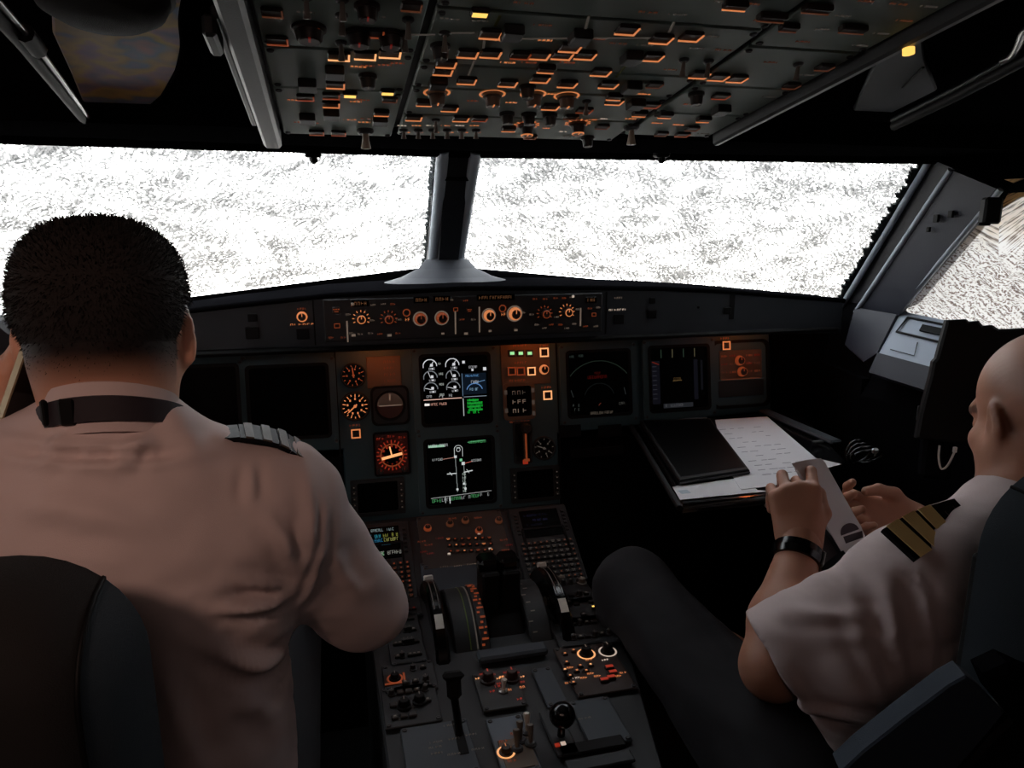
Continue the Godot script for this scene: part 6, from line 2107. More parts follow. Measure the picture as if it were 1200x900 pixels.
func press_folds(g: Dictionary, folds: Array, fine: float, sd: int) -> void:
	# cloth creases as real relief: each crease is a soft ridge along a line, besides slack waves of the cloth
	var n := FastNoiseLite.new()
	n.seed = sd
	n.frequency = 9.0
	n.fractal_octaves = 2
	var V: PackedVector3Array = g.v
	var N: PackedVector3Array = g.n
	for i in V.size():
		var v := V[i]
		var h := 0.0
		for f in folds:
			var w: float = f.w
			var best := 1e9
			var bt := 0.0
			var pp: Array = f.p
			for s in pp.size() - 1:
				var a: Vector3 = pp[s]
				var b: Vector3 = pp[s + 1]
				# measured along the line of sight from the back, so that the depth guess of the line does not matter
				var ab := b - a; ab.z *= 0.15
				var av := v - a; av.z *= 0.15
				var t := clampf(av.dot(ab) / ab.length_squared(), 0.0, 1.0)
				var dd := (av - ab * t).length()
				if dd < best:
					best = dd
					bt = (s + t) / (pp.size() - 1)
			if best < w * 3.0:
				var side := exp(-best * best / (w * w))
				var dip := exp(-pow(best - w * 1.7, 2.0) / (w * w)) * 0.45
				h += f.a * (side - dip) * (sin(PI * clampf(bt, 0.04, 0.96)) if f.a > 0 else 1.0)
		h += n.get_noise_3d(v.x * 1.0, v.y * 1.6, v.z) * fine
		V[i] = v + N[i] * h
	g.v = V
	refine_normals(g)

func loop_band(c: Vector3, rx0: float, rz0: float, rx1: float, rz1: float, y0: float, y1: float, droop: float, thick: float, from := 0.0, to := TAU) -> SurfaceTool:
	# a band round a neck; angle 0 is at the nape, it sinks towards the front
	var s := S()
	var n := 48
	var ring := func(a: float, k: float, off: float) -> Vector3:
		var rx := lerpf(rx0, rx1, k) + off; var rz := lerpf(rz0, rz1, k) + off
		return c + Vector3(sin(a) * rx, lerpf(y0, y1, k) - droop * (1.0 - cos(a)) * 0.5, cos(a) * rz)
	for i in n:
		var a0 := lerpf(from, to, float(i) / n); var a1 := lerpf(from, to, float(i + 1) / n)
		for k in 3:
			var k0 := k / 3.0; var k1 := (k + 1) / 3.0
			var no0 := Vector3(sin(a0), 0.15, cos(a0)).normalized(); var no1 := Vector3(sin(a1), 0.15, cos(a1)).normalized()
			var o00: Vector3 = ring.call(a0, k0, thick); var o10: Vector3 = ring.call(a1, k0, thick); var o11: Vector3 = ring.call(a1, k1, thick); var o01: Vector3 = ring.call(a0, k1, thick)
			tri(s, o00, o10, o11, no0, no1, no1); tri(s, o00, o11, o01, no0, no1, no0)
			var i00: Vector3 = ring.call(a0, k0, 0.0); var i10: Vector3 = ring.call(a1, k0, 0.0); var i11: Vector3 = ring.call(a1, k1, 0.0); var i01: Vector3 = ring.call(a0, k1, 0.0)
			tri(s, i00, i11, i10, -no0, -no1, -no1); tri(s, i00, i01, i11, -no0, -no0, -no1)
		var mid := c + Vector3(sin((a0 + a1) / 2), 0, cos((a0 + a1) / 2)) * (rx0 + rx1) / 2
		for k in [0.0, 1.0]:
			var e := [ring.call(a0, k, 0.0), ring.call(a1, k, 0.0), ring.call(a1, k, thick), ring.call(a0, k, thick)]
			poly(s, e, Vector3(e[0].x, (y0 + y1) / 2 + c.y - droop * (1.0 - cos(a0)) * 0.5, e[0].z))
	return s

func strap_along(path: Array, across: Vector3, w: float, thick: float, t0: float, t1: float, lift: float) -> SurfaceTool:
	# a flat cloth strap laid along a curve
	var s := S()
	var c := curve(path, 8)
	var n := c.size() - 1
	var pt := func(t: float) -> Vector3:
		var x := clampf(t, 0, 1) * n
		var i := mini(int(x), n - 1)
		return c[i].lerp(c[i + 1], x - i)
	var seg := 8
	for i in seg:
		var ta := lerpf(t0, t1, float(i) / seg); var tb := lerpf(t0, t1, float(i + 1) / seg)
		var A: Vector3 = pt.call(ta); var B: Vector3 = pt.call(tb)
		var dir: Vector3 = (pt.call(minf(tb + 0.02, 1.0)) - pt.call(maxf(ta - 0.02, 0.0))).normalized()
		var sd := (across - dir * across.dot(dir)).normalized()
		var up := sd.cross(dir).normalized()
		if up.y < 0: up = -up
		var lo := up * lift; var hi := up * (lift + thick)
		var mid := (A + B) / 2 + up * (lift + thick / 2)
		poly(s, [A + hi - sd * w / 2, A + hi + sd * w / 2, B + hi + sd * w / 2, B + hi - sd * w / 2], mid)
		poly(s, [A + lo - sd * w / 2, A + lo + sd * w / 2, B + lo + sd * w / 2, B + lo - sd * w / 2], mid)
		for q in [-1, 1]:
			poly(s, [A + lo + sd * w / 2 * q, A + hi + sd * w / 2 * q, B + hi + sd * w / 2 * q, B + lo + sd * w / 2 * q], mid)
		if i == 0: poly(s, [A + lo - sd * w / 2, A + lo + sd * w / 2, A + hi + sd * w / 2, A + hi - sd * w / 2], mid)
		if i == seg - 1: poly(s, [B + lo - sd * w / 2, B + lo + sd * w / 2, B + hi + sd * w / 2, B + hi - sd * w / 2], mid)
	return s

func skin_material(c: Color) -> StandardMaterial3D:
	var m := mat(c, 0.5, 0.0, noise_tex(0.2, true, null, FastNoiseLite.TYPE_SIMPLEX, 3, 256, 2.0, 8), 0.25, 18.0)
	m.vertex_color_use_as_albedo = true
	m.subsurf_scatter_enabled = true
	m.subsurf_scatter_strength = 0.06
	return m

func cloth_material(c: Color) -> StandardMaterial3D:
	var m := mat(c, 0.85, 0.0, M.weave, 0.35, 26.0)
	m.rim_enabled = true
	m.rim = 0.3
	m.rim_tint = 0.7
	return m

func make_captain() -> void:
	var who := thing("person", "captain in a white short-sleeved shirt seen from behind, holding a phone to his ear", "person", Transform3D(Basis(), Vector3(-0.50, 0.0, -0.80)), "pilots")
	var inv := who.transform.affine_inverse()
	var shirt_m := cloth_material(Color(0.80, 0.73, 0.72))
	M.shirt = shirt_m
	var z := -0.80
	var h := Transform3D(Basis.from_euler(Vector3(-0.16, 0.03, -0.02)).scaled_local(Vector3.ONE * 0.865), at(128, 381, -0.82))
	var hc := h.origin
	var sr := Vector3(-0.348, 0.938, -0.80)
	var sl := Vector3(-0.690, 0.985, -0.80)
	var er := at(422, 706, -0.885)
	var el := Vector3(-0.80, 0.78, -0.96)
	var wl := at(22, 526, -0.85)
	var wr := at(402, 688, -1.12)
	var nb := Vector3(hc.x + 0.004, 1.030, -0.790)
	# skin
	var skin := skin_material(Color(0.80, 0.60, 0.50))
	var hp := head_prims(h, 0.85, 0.037)
	hp.append(cap(h * Vector3(0, -0.045, 0.026), nb, 0.054, 0.055, 0.03))
	for sq in [-1, 1]:
		hp.append(ell(h * Vector3(sq * 0.022, 0.034, 0.016), Vector3(0.052, 0.066, 0.082), h.basis.orthonormalized(), 0.02))
	hp.append(cap(h * Vector3(-0.030, -0.05, 0.040), nb + Vector3(-0.03, -0.02, 0.012), 0.026, 0.028, 0.03))
	hp.append(cap(h * Vector3(0.030, -0.05, 0.040), nb + Vector3(0.03, -0.02, 0.012), 0.026, 0.028, 0.03))
	var gh := field_mesh(hp, 0.0042)
	smooth(gh, 1)
	var torso := [ell(Vector3(-0.50, 0.84, z), Vector3(0.165, 0.20, 0.10), Basis(), 0.05), ell(Vector3(-0.50, 0.62, z + 0.01), Vector3(0.15, 0.18, 0.10), Basis(), 0.06), cap(nb, Vector3(-0.50, 0.95, z), 0.055, 0.08, 0.05),
		cap(sl, sr, 0.055, 0.055, 0.05), cap(sr, er, 0.052, 0.040, 0.03), cap(er, wr, 0.040, 0.027, 0.02), cap(sl, el, 0.052, 0.042, 0.03), cap(el, wl, 0.042, 0.028, 0.02),
		cap(Vector3(-0.58, 0.50, -0.82), Vector3(-0.66, 0.55, -1.25), 0.08, 0.055, 0.04), cap(Vector3(-0.42, 0.50, -0.82), Vector3(-0.40, 0.55, -1.25), 0.08, 0.055, 0.04)]
	var gb := field_mesh(torso, 0.014)
	var hd := Transform3D(Basis(Vector3(0, 0, 1), Vector3(0.10, 1, -0.05).normalized(), Vector3(-1, 0.1, 0)).orthonormalized(), wl)
	hd.basis = Basis(Vector3(0.25, 0.0, 1).normalized(), Vector3(0.04, 1, 0.0), Vector3(-1, 0.0, 0.25)).orthonormalized()
	var gl := field_mesh(hand_prims(hd, 1.0, [[0.5, 0.9, 0.5], [0.55, 0.9, 0.5], [0.6, 0.95, 0.5], [0.65, 1.0, 0.5]], [Vector3(0.036, 0.048, -0.014), Vector3(0.040, 0.078, -0.030), Vector3(0.034, 0.100, -0.040)]), 0.0035)
	var hr := Transform3D(Basis(Vector3(-1, 0, 0), Vector3(0, -0.4, -1).normalized(), Vector3(0, 1, -0.4).normalized()).orthonormalized(), wr)
	var gr := field_mesh(hand_prims(hr, 1.0, [[0.4, 0.5, 0.3], [0.4, 0.5, 0.3], [0.45, 0.5, 0.3], [0.5, 0.5, 0.3]], [Vector3(0.042, 0.05, -0.012), Vector3(0.050, 0.075, -0.02), Vector3(0.05, 0.098, -0.028)]), 0.005)
	var hi := h.affine_inverse()
	var hair_at := func(p: Vector3) -> float:
		var q: Vector3 = hi * p
		var front := smoothstep(-0.086, -0.066, q.z - maxf(0.0, 0.03 - q.y) * 0.9)
		var low := smoothstep(-0.102, 0.028, q.y)
		var side := 1.0
		if absf(q.x) > 0.055 and q.z < 0.035:
			side = smoothstep(0.004, 0.032, q.y)
		if q.z < -0.035: side *= smoothstep(0.030, 0.052, q.y)
		return clampf(front * low * side, 0.0, 1.0)
	var cols := PackedColorArray()
	var tint := Color(0.022, 0.024, 0.030)
	for p in gh.v:
		var m: float = hair_at.call(p)
		cols.append(Color(1, 1, 1).lerp(tint, smoothstep(0.0, 0.62, m)))
	var bm := ArrayMesh.new()
	var all := merged([gh, gb, gl, gr])
	while cols.size() < all.v.size(): cols.append(Color(1, 1, 1))
	add_field(bm, all, skin, cols)
	obj("body", bm, who, inv)
	# hair: a close cap of cut strands over the scalp
	var hair_m := mat(Color(0.105, 0.075, 0.065), 0.8, 0.0, noise_tex(0.35, true, null, FastNoiseLite.TYPE_SIMPLEX, 2, 256, 8.0, 4), 0.9, 30.0)
	var keep := PackedInt32Array()
	var hv := PackedVector3Array()
	var hn: PackedVector3Array = gh.n
	var mk := PackedFloat32Array()
	for i in gh.v.size():
		var m: float = hair_at.call(gh.v[i])
		mk.append(m)
		var q: Vector3 = hi * gh.v[i]
		hv.append(gh.v[i] + hn[i] * (0.0055 * smoothstep(0.60, 1.0, m) + 0.003 * smoothstep(0.04, 0.09, q.y) - 0.0006))
	for t in range(0, gh.i.size(), 3):
		if mk[gh.i[t]] > 0.60 and mk[gh.i[t + 1]] > 0.60 and mk[gh.i[t + 2]] > 0.60:
			keep.append_array([gh.i[t], gh.i[t + 1], gh.i[t + 2]])
	var hg := {"v": hv, "n": hn, "i": keep}
	refine_normals(hg)
	var hm := ArrayMesh.new()
	add_field(hm, hg, hair_m)
	var hair := obj("hair", hm, who, inv)
	var st := S()
	var r := RandomNumberGenerator.new()
	r.seed = 3
	for i in hv.size():
		var m := mk[i]
		if m < 0.10: continue
		for rep in 3:
			if r.randf() > m * m * 1.15: continue
			var nrm: Vector3 = hg.n[i]
			var jit := Vector3(r.randf() - 0.5, r.randf() - 0.5, r.randf() - 0.5)
			var base := hv[i] + (jit - nrm * jit.dot(nrm)) * 0.005 - nrm * 0.001
			var dir := (nrm + jit * 0.9 + h.basis.y * (0.35 if (hi * hv[i]).y > 0.05 else -0.7)).normalized()
			var len := lerpf(0.0020, 0.0060, m) * r.randf_range(0.6, 1.3)
			var sd := dir.cross(jit).normalized() * 0.0005
			tri(st, base - sd, base + sd, base + dir * len, nrm, nrm, nrm)
	tag(obj("strands", mesh_of([[st, hair_m]]), hair), "", "", "", "stuff")
	# shirt
	var k := 0.007
	var sp := [
		ell(Vector3(-0.505, 0.895, z + 0.012), Vector3(0.186, 0.150, 0.118), Basis(), 0.06),
		ell(Vector3(-0.505, 0.78, z), Vector3(0.168, 0.22, 0.122), Basis(), 0.06),
		ell(Vector3(-0.500, 0.60, z + 0.005), Vector3(0.160, 0.20, 0.125), Basis(), 0.07),
		ell(Vector3(-0.500, 0.50, z + 0.005), Vector3(0.168, 0.09, 0.132), Basis(), 0.05),
		cap(nb + Vector3(0, 0.006, 0.004), nb + Vector3(0, -0.05, 0.005), 0.064, 0.085, 0.05),
		cap(nb + Vector3(0.04, -0.030, 0.010), sr + Vector3(0.006, 0.0, 0.0), 0.052, 0.066, 0.05),
		cap(nb + Vector3(-0.04, -0.022, 0.010), sl, 0.054, 0.066, 0.05),
		cap(sr, er + (er - sr).normalized() * 0.010, 0.073, 0.058, 0.035),
		cap(sl, sl.lerp(el, 0.75), 0.074, 0.066, 0.04)]
	var gs := field_mesh(sp, 0.0050)
	smooth(gs, 1)
	var fl := [
		fold([[228, 730], [262, 762], [300, 793], [330, 806], [356, 806]], 0.0135, 0.0093, -0.70),
		fold([[240, 704], [280, 712], [318, 722], [350, 720]], 0.0120, 0.0068, -0.70),
		fold([[262, 672], [300, 690], [330, 708], [352, 714]], 0.0075, 0.0068, -0.70),
		fold([[289, 556], [291, 578], [294, 602]], 0.0105, 0.0059, -0.70),
		fold([[305, 608], [330, 640], [346, 672], [352, 700]], 0.0090, 0.0076, -0.70),
		fold([[372, 560], [383, 600], [380, 650], [364, 700], [350, 726]], 0.0060, 0.0051, -0.74),
		fold([[356, 548], [366, 600], [366, 650], [358, 690]], 0.0075, 0.0076, -0.74),
		fold([[196, 760], [206, 800], [220, 850], [240, 900]], 0.0105, 0.0102, -0.70),
		fold([[330, 800], [344, 828], [352, 850], [330, 862]], 0.0105, 0.0085, -0.70),
		fold([[270, 830], [300, 845], [320, 872], [330, 900]], 0.0075, 0.0085, -0.70),
		fold([[150, 470], [190, 492], [216, 520], [226, 545]], 0.0075, 0.0102, -0.72),
		fold([[80, 505], [66, 528], [52, 545]], 0.0060, 0.0085, -0.72),
		fold([[180, 510], [150, 530], [140, 546]], 0.0075, 0.0085, -0.72),
		fold([[388, 620], [400, 660], [424, 700]], 0.0060, 0.0076, -0.80),
		fold([[-30, 542], [60, 542], [120, 543], [180, 543], [240, 542], [290, 540]], -0.0095, 0.0050, -0.69),
		fold([[0, 600], [60, 596], [130, 604], [190, 620]], 0.0060, 0.0119, -0.69)]
	for i in 9:
		fl.append(fold([[10 + i * 20, 532 + (i % 2) * 3], [12 + i * 20, 548 + (i % 3) * 3]], 0.0040, 0.0050, -0.69))
	press_folds(gs, fl, 0.004, 12)
	var sm := ArrayMesh.new()
	add_field(sm, gs, shirt_m)
	var shirt := obj("shirt", sm, who, inv)
	# collar, strap round it, shoulder boards
	var cn := Vector3(nb.x + 0.001, 0.0, nb.z + 0.006)
	obj("collar", mesh_of([[loop_band(cn, 0.063, 0.061, 0.056, 0.054, 1.060, 1.106, 0.060, 0.004), shirt_m]]), shirt)
	obj("neck_strap", mesh_of([[loop_band(cn, 0.0655, 0.0635, 0.0625, 0.0605, 1.071, 1.094, 0.060, 0.0035), mat(Color(0.13, 0.10, 0.13), 0.7, 0.0, M.weave, 0.4, 30.0)]]), who, inv)
	var s := S()
	box(s, Vector3(cn.x - 0.022, 1.080, cn.z + 0.062), Vector3(0.014, 0.025, 0.006), 0.002)
	box(s, Vector3(cn.x - 0.044, 1.078, cn.z + 0.052), Vector3(0.006, 0.025, 0.006), 0.002)
	obj("strap_seam", mesh_of([[s, M.black]]), who, inv)
	var ep := [at(254, 512, -0.785), at(290, 510, -0.79), at(328, 518, -0.795), at(357, 536, -0.80)]
	var e := obj("epaulette", mesh_of([[strap_along(ep, Vector3(0, 0, 1), 0.05, 0.005, 0.0, 1.0, 0.0), M.black]]), who, inv)
	for i in 4:
		obj("stripe", mesh_of([[strap_along(ep, Vector3(0, 0, 1), 0.052, 0.002, 0.30 + i * 0.17, 0.38 + i * 0.17, 0.0045), mat(Color(0.30, 0.27, 0.23), 0.6)]]), e)
	# trousers and shoes
	var tm := cloth_material(Color(0.08, 0.08, 0.10))
	var gt := field_mesh([ell(Vector3(-0.50, 0.47, z), Vector3(0.175, 0.10, 0.135), Basis(), 0.05), cap(Vector3(-0.60, 0.48, -0.82), Vector3(-0.67, 0.56, -1.26), 0.09, 0.064, 0.05), cap(Vector3(-0.41, 0.48, -0.82), Vector3(-0.38, 0.56, -1.26), 0.09, 0.064, 0.05),
		cap(Vector3(-0.67, 0.56, -1.26), Vector3(-0.66, 0.12, -1.42), 0.062, 0.045, 0.03), cap(Vector3(-0.38, 0.56, -1.26), Vector3(-0.39, 0.12, -1.42), 0.062, 0.045, 0.03)], 0.014)
	var tmsh := ArrayMesh.new()
	add_field(tmsh, gt, tm)
	obj("trousers", tmsh, who, inv)
	for x in [-0.66, -0.39]:
		var gsx := field_mesh([cap(Vector3(x, 0.05, -1.40), Vector3(x, 0.035, -1.55), 0.042, 0.034, 0.02), cap(Vector3(x, 0.06, -1.40), Vector3(x, 0.12, -1.41), 0.042, 0.04, 0.02)], 0.012)
		var shm := ArrayMesh.new()
		add_field(shm, gsx, M.gloss)
		obj("shoe", shm, who, inv)
	# the phone at his ear
	var ph := Transform3D(Basis.from_euler(Vector3(-0.35, -0.60, -0.20)), at(61, 426, -0.815))
	var t := thing("mobile_phone", "dark mobile phone with a pale metal edge held to the captain's left ear", "phone", ph)
	s = S()
	prism(s, [Vector2(0, 0)] if false else rect(0.068, 0.135, 0.008), -0.004, 0.004, 0.0, Transform3D(Basis(Vector3(0, 0, 1), Vector3(0, 1, 0), Vector3(-1, 0, 0)), Vector3()))
	obj("case", mesh_of([[s, mat(Color(0.68, 0.62, 0.50), 0.35, 0.5)]]), t)
	s = S()
	prism(s, rect(0.064, 0.131, 0.006), 0.0038, 0.0050, 0.0, Transform3D(Basis(Vector3(0, 0, -1), Vector3(0, 1, 0), Vector3(1, 0, 0)), Vector3()))
	obj("screen", mesh_of([[s, M.gloss]]), t)

func make_copilot() -> void:
	var who := thing("person", "bald pilot in a white shirt with gold-striped shoulder boards on the right, holding papers", "person", Transform3D(Basis(), Vector3(0.60, 0.0, -0.74)), "pilots")
	var inv := who.transform.affine_inverse()
	var shirt_m: Material = M.shirt
	var skin := skin_material(Color(0.72, 0.51, 0.41))
	var h := Transform3D(Basis.from_euler(Vector3(-0.40, -0.13, -0.03), EULER_ORDER_YXZ).scaled_local(Vector3.ONE * 1.07), at(1224, 482, -0.80))
	var nb := at(1192, 590, -0.77)
	var sl := at(1078, 688, -0.745)
	var sr := Vector3(0.80, sl.y + 0.01, -0.80)
	var el := at(906, 782, -0.80)
	var wl := at(937, 640, -0.925)
	var er := Vector3(0.82, 0.66, -0.92)
	var wr := at(1075, 612, -1.0)
	var hp := head_prims(h, 0.40, 0.029)
	hp.append(cap(h * Vector3(0, -0.045, 0.026), nb, 0.058, 0.060, 0.03))
	hp.append(ell(h * Vector3(-0.040, -0.058, -0.020), Vector3(0.034, 0.036, 0.040), h.basis, 0.03))
	var gh := field_mesh(hp, 0.0042)
	smooth(gh, 1)
	# arm and hand, finely
	var up := look
	var hb := Basis(up * Vector3(1, -0.05, -0.15), up * Vector3(0.10, 1, -0.30), up * Vector3(-0.1, 0.3, 1)).orthonormalized()
	var hx := hb.y.cross(up * Vector3(-0.25, 0.25, 1)).normalized()
	var hand := Transform3D(Basis(hx, hb.y, hx.cross(hb.y)).orthonormalized(), wl)
	var arm := [cap(sl.lerp(el, 0.55), el, 0.050, 0.043, 0.02), cap(el, el.lerp(wl, 0.35), 0.043, 0.047, 0.02), cap(el.lerp(wl, 0.35), wl, 0.047, 0.029, 0.02), cap(wl, wl + hand.basis.y * 0.012, 0.029, 0.027, 0.02)]
	var ga := field_mesh(arm, 0.0055)
	var gl := field_mesh(hand_prims(hand, 1.0, [[0.65, 1.65, 0.8], [1.2, 1.35, 0.7], [0.80, 1.65, 0.8], [1.0, 1.5, 0.7]], [Vector3(0.043, 0.052, -0.018), Vector3(0.042, 0.086, -0.032), Vector3(0.026, 0.108, -0.044)]), 0.003)
	smooth(gl, 1)
	var ry := (up * Vector3(-1, 0.12, -0.10)).normalized()
	var rz := (up * Vector3(0.0, -0.45, -1)).normalized()
	var rx := ry.cross(rz).normalized()
	var rhand := Transform3D(Basis(rx, ry, rx.cross(ry)).orthonormalized(), wr)
	var gr := field_mesh(hand_prims(rhand, -1.0, [[0.5, 0.7, 0.4], [0.55, 0.75, 0.4], [0.6, 0.8, 0.4], [0.7, 0.8, 0.4]], [Vector3(0.040, 0.046, -0.020), Vector3(0.040, 0.078, -0.034), Vector3(0.030, 0.104, -0.044)]), 0.0035)
	smooth(gr, 1)
	var lk := Vector3(0.285, 0.585, -1.20)
	lk = at(742, 690, -1.16)
	var torso := [ell(Vector3(0.62, 0.68, -0.76), Vector3(0.13, 0.18, 0.08), Basis(), 0.05), ell(Vector3(0.62, 0.48, -0.76), Vector3(0.11, 0.14, 0.08), Basis(), 0.06), cap(nb, Vector3(0.60, 0.78, -0.75), 0.045, 0.06, 0.02), cap(sl, sr, 0.03, 0.03, 0.03),
		cap(sl, el, 0.050, 0.040, 0.02), cap(sr, er, 0.05, 0.042, 0.03), cap(er, wr, 0.042, 0.028, 0.02), cap(Vector3(0.55, 0.42, -0.76), lk + Vector3(0.0, -0.02, 0.02), 0.06, 0.045, 0.04), cap(Vector3(0.68, 0.44, -0.76), Vector3(0.72, 0.55, -1.18), 0.08, 0.055, 0.04)]
	var gb := field_mesh(torso, 0.014)
	var bm := ArrayMesh.new()
	var all := merged([gh, ga, gl, gr, gb])
	var hi := h.affine_inverse()
	var cols := PackedColorArray()
	for i in all.v.size():
		var c := Color(1, 1, 1)
		if i < gh.v.size():
			var q: Vector3 = hi * all.v[i]
			# shaved stubble above the ears and round the nape, brows
			var m := smoothstep(-0.07, -0.01, q.y) * (1.0 - smoothstep(0.035, 0.085, q.y)) * smoothstep(-0.03, 0.02, q.z)
			var beard := (1.0 - smoothstep(-0.062, -0.030, q.y)) * (1.0 - smoothstep(-0.01, 0.02, q.z)) * smoothstep(-0.125, -0.095, q.y)
			var brow := 1.0 if absf(q.y - 0.012 - 0.06 * (absf(q.x) - 0.03)) < 0.0055 and absf(q.x) > 0.012 and absf(q.x) < 0.05 and q.z < -0.06 else 0.0
			c = c.lerp(Color(0.42, 0.38, 0.37), m * 0.55 + beard * 0.25).lerp(Color(0.10, 0.07, 0.06), brow * 0.8)
		cols.append(c)
	add_field(bm, all, skin, cols)
	obj("body", bm, who, inv)
	# shirt with an open cuff
	var ax := (el - sl).normalized()
	var cuff := sl.lerp(el, 0.96)
	var tc := Vector3(0.60, 0.66, -0.735)
	var sp := [
		ell(tc + Vector3(0, 0.05, 0), Vector3(0.185, 0.17, 0.128), Basis(), 0.06),
		ell(tc + Vector3(-0.02, -0.14, 0.0), Vector3(0.185, 0.20, 0.135), Basis(), 0.06),
		ell(tc + Vector3(-0.03, -0.25, -0.01), Vector3(0.185, 0.11, 0.145), Basis(), 0.05),
		cap(nb + Vector3(0, -0.012, 0.0), nb + Vector3(0, -0.07, 0.0), 0.066, 0.09, 0.05),
		cap(nb + Vector3(-0.02, -0.062, -0.012), sl + Vector3(0.0, -0.002, -0.006), 0.050, 0.066, 0.05),
		cap(nb + Vector3(0.03, -0.05, 0.0), sr, 0.052, 0.068, 0.05),
		cap(at(1010, 800, -0.72), at(1015, 950, -0.72), 0.060, 0.075, 0.05),
		cap(sl, el + ax * 0.06, 0.076, 0.082, 0.045),
		cap(at(1046, 662, -0.765), at(874, 756, -0.845), 0.030, 0.026, 0.022),
		cap(sr, sr.lerp(er, 0.7), 0.074, 0.07, 0.04),
		cap(sl.lerp(el, 0.80), el + ax * 0.08, 0.064, 0.070, 0.004, 1)]
	var gs := field_mesh(sp, 0.0052, [[cuff, ax, 0.14]])
	smooth(gs, 1)
	var fl := [
		fold([[1052, 664], [1000, 694], [930, 726], [866, 754]], 0.0060, 0.0060, -0.76),
		fold([[1048, 690], [1010, 722], [960, 742]], 0.0045, 0.0060, -0.74),
		fold([[905, 770], [925, 800], [932, 832]], 0.0035, 0.0060, -0.76),
		fold([[1100, 690], [1120, 712], [1150, 720]], 0.0045, 0.0070, -0.68),
		fold([[1012, 650], [965, 690], [905, 730], [870, 752]], 0.0054, 0.0065, -0.72),
		fold([[1062, 660], [1046, 700], [1038, 745], [1040, 790]], 0.0108, 0.0086, -0.70),
		fold([[1072, 665], [1068, 710], [1066, 750], [1062, 790]], 0.0081, 0.0058, -0.70),
		fold([[1062, 795], [1010, 812], [960, 825], [925, 838]], 0.0108, 0.0086, -0.72),
		fold([[1150, 725], [1120, 760], [1100, 790]], 0.0081, 0.0072, -0.68),
		fold([[1130, 715], [1100, 745], [1085, 775]], 0.0068, 0.0058, -0.68),
		fold([[1000, 690], [985, 730], [990, 780], [970, 815]], 0.0068, 0.0086, -0.74),
		fold([[880, 755], [897, 792], [915, 832]], -0.0030, 0.0022, -0.76),
		fold([[1062, 662], [1078, 700], [1082, 740], [1070, 800]], -0.0034, 0.0029, -0.70)]
	press_folds(gs, fl, 0.005, 5)
	var sm := ArrayMesh.new()
	add_field(sm, gs, shirt_m)
	var shirt := obj("shirt", sm, who, inv)
	obj("collar", mesh_of([[loop_band(Vector3(nb.x, 0, nb.z), 0.078, 0.076, 0.068, 0.066, nb.y - 0.028, nb.y + 0.020, 0.04, 0.004), shirt_m]]), shirt)
	var ep := [at(1131, 606, -0.745), at(1104, 614, -0.74), at(1076, 626, -0.735), at(1050, 642, -0.725)]
	var acr: Vector3 = at(1062, 658, -0.70) - at(1040, 626, -0.735)
	var e := obj("epaulette", mesh_of([[strap_along(ep, acr, 0.052, 0.006, 0.0, 1.0, 0.002), M.black]]), who, inv)
	for i in 3:
		obj("stripe", mesh_of([[strap_along(ep, acr, 0.0535, 0.0015, 0.34 + i * 0.205, 0.50 + i * 0.205, 0.0078), mat(Color(1.0, 0.88, 0.60), 0.5)]]), e)
	var s := S()
	lathe(s, [Vector2(0.006, 0), Vector2(0.006, 0.002), Vector2(0, 0.003)], 12, frame(ep[0].lerp(ep[1], 0.35) + Vector3(-0.003, 0.009, 0.004), Vector3.RIGHT, Vector3(-0.2, 0.9, 0.3)))
	obj("button", mesh_of([[s, M.steel]]), e)
	# trousers
	var tm := cloth_material(Color(0.085, 0.085, 0.105))
	var rk := Vector3(0.72, 0.56, -1.18)
	var lf := Vector3(lk.x + 0.02, 0.10, lk.z - 0.14)
	var hipl := at(935, 925, -0.74)
	var gt := field_mesh([ell(Vector3(0.57, 0.42, -0.74), Vector3(0.19, 0.11, 0.15), Basis(), 0.05), cap(hipl, lk, 0.098, 0.072, 0.05), cap(Vector3(0.68, 0.44, -0.76), rk, 0.09, 0.068, 0.05), cap(lk, lf, 0.068, 0.048, 0.03), cap(rk, Vector3(0.72, 0.10, -1.35), 0.066, 0.046, 0.03)], 0.010)
	smooth(gt, 1)
	press_folds(gt, [fold([[860, 695], [830, 720], [812, 760]], 0.006, 0.012, -0.98), fold([[880, 720], [850, 760], [840, 800]], 0.005, 0.012, -0.98)], 0.004, 8)
	var tmsh := ArrayMesh.new()
	add_field(tmsh, gt, tm)
	obj("trousers", tmsh, who, inv)
	for q in [lf, Vector3(0.72, 0.10, -1.35)]:
		var gsx := field_mesh([cap(q + Vector3(0, -0.05, 0), q + Vector3(0, -0.062, -0.15), 0.042, 0.034, 0.02), cap(q + Vector3(0, -0.04, 0), q + Vector3(0, 0.02, 0), 0.042, 0.04, 0.02)], 0.012)
		var shm := ArrayMesh.new()
		add_field(shm, gsx, M.gloss)
		obj("shoe", shm, who, inv)
	# wristwatch
	var wa := (wl - el).normalized()
	var wc := wl.lerp(el, 0.10)
	var wf := frame(wc, look.x, wa)
	var w := thing("wristwatch", "black wristwatch with a steel buckle on the right-hand pilot's left wrist", "watch", wf)
	s = S()
	lathe(s, [Vector2(0.0335, -0.012), Vector2(0.0385, -0.012), Vector2(0.0395, 0.0), Vector2(0.0385, 0.012), Vector2(0.0335, 0.012), Vector2(0.0335, -0.012)], 32)
	obj("strap", mesh_of([[s, M.gloss]]), w)
	s = S()
	var ang := 2.7
	lathe(s, [Vector2(0.019, 0.0), Vector2(0.019, 0.006), Vector2(0.016, 0.009), Vector2(0.0, 0.009)], 24, Transform3D(Basis(Vector3(0, 0, 1), Vector3(-sin(ang), cos(ang), 0), Vector3(cos(ang), sin(ang), 0)).orthonormalized(), Vector3(cos(ang), sin(ang), 0) * 0.036))
	obj("case", mesh_of([[s, M.black]]), w)
	s = S()
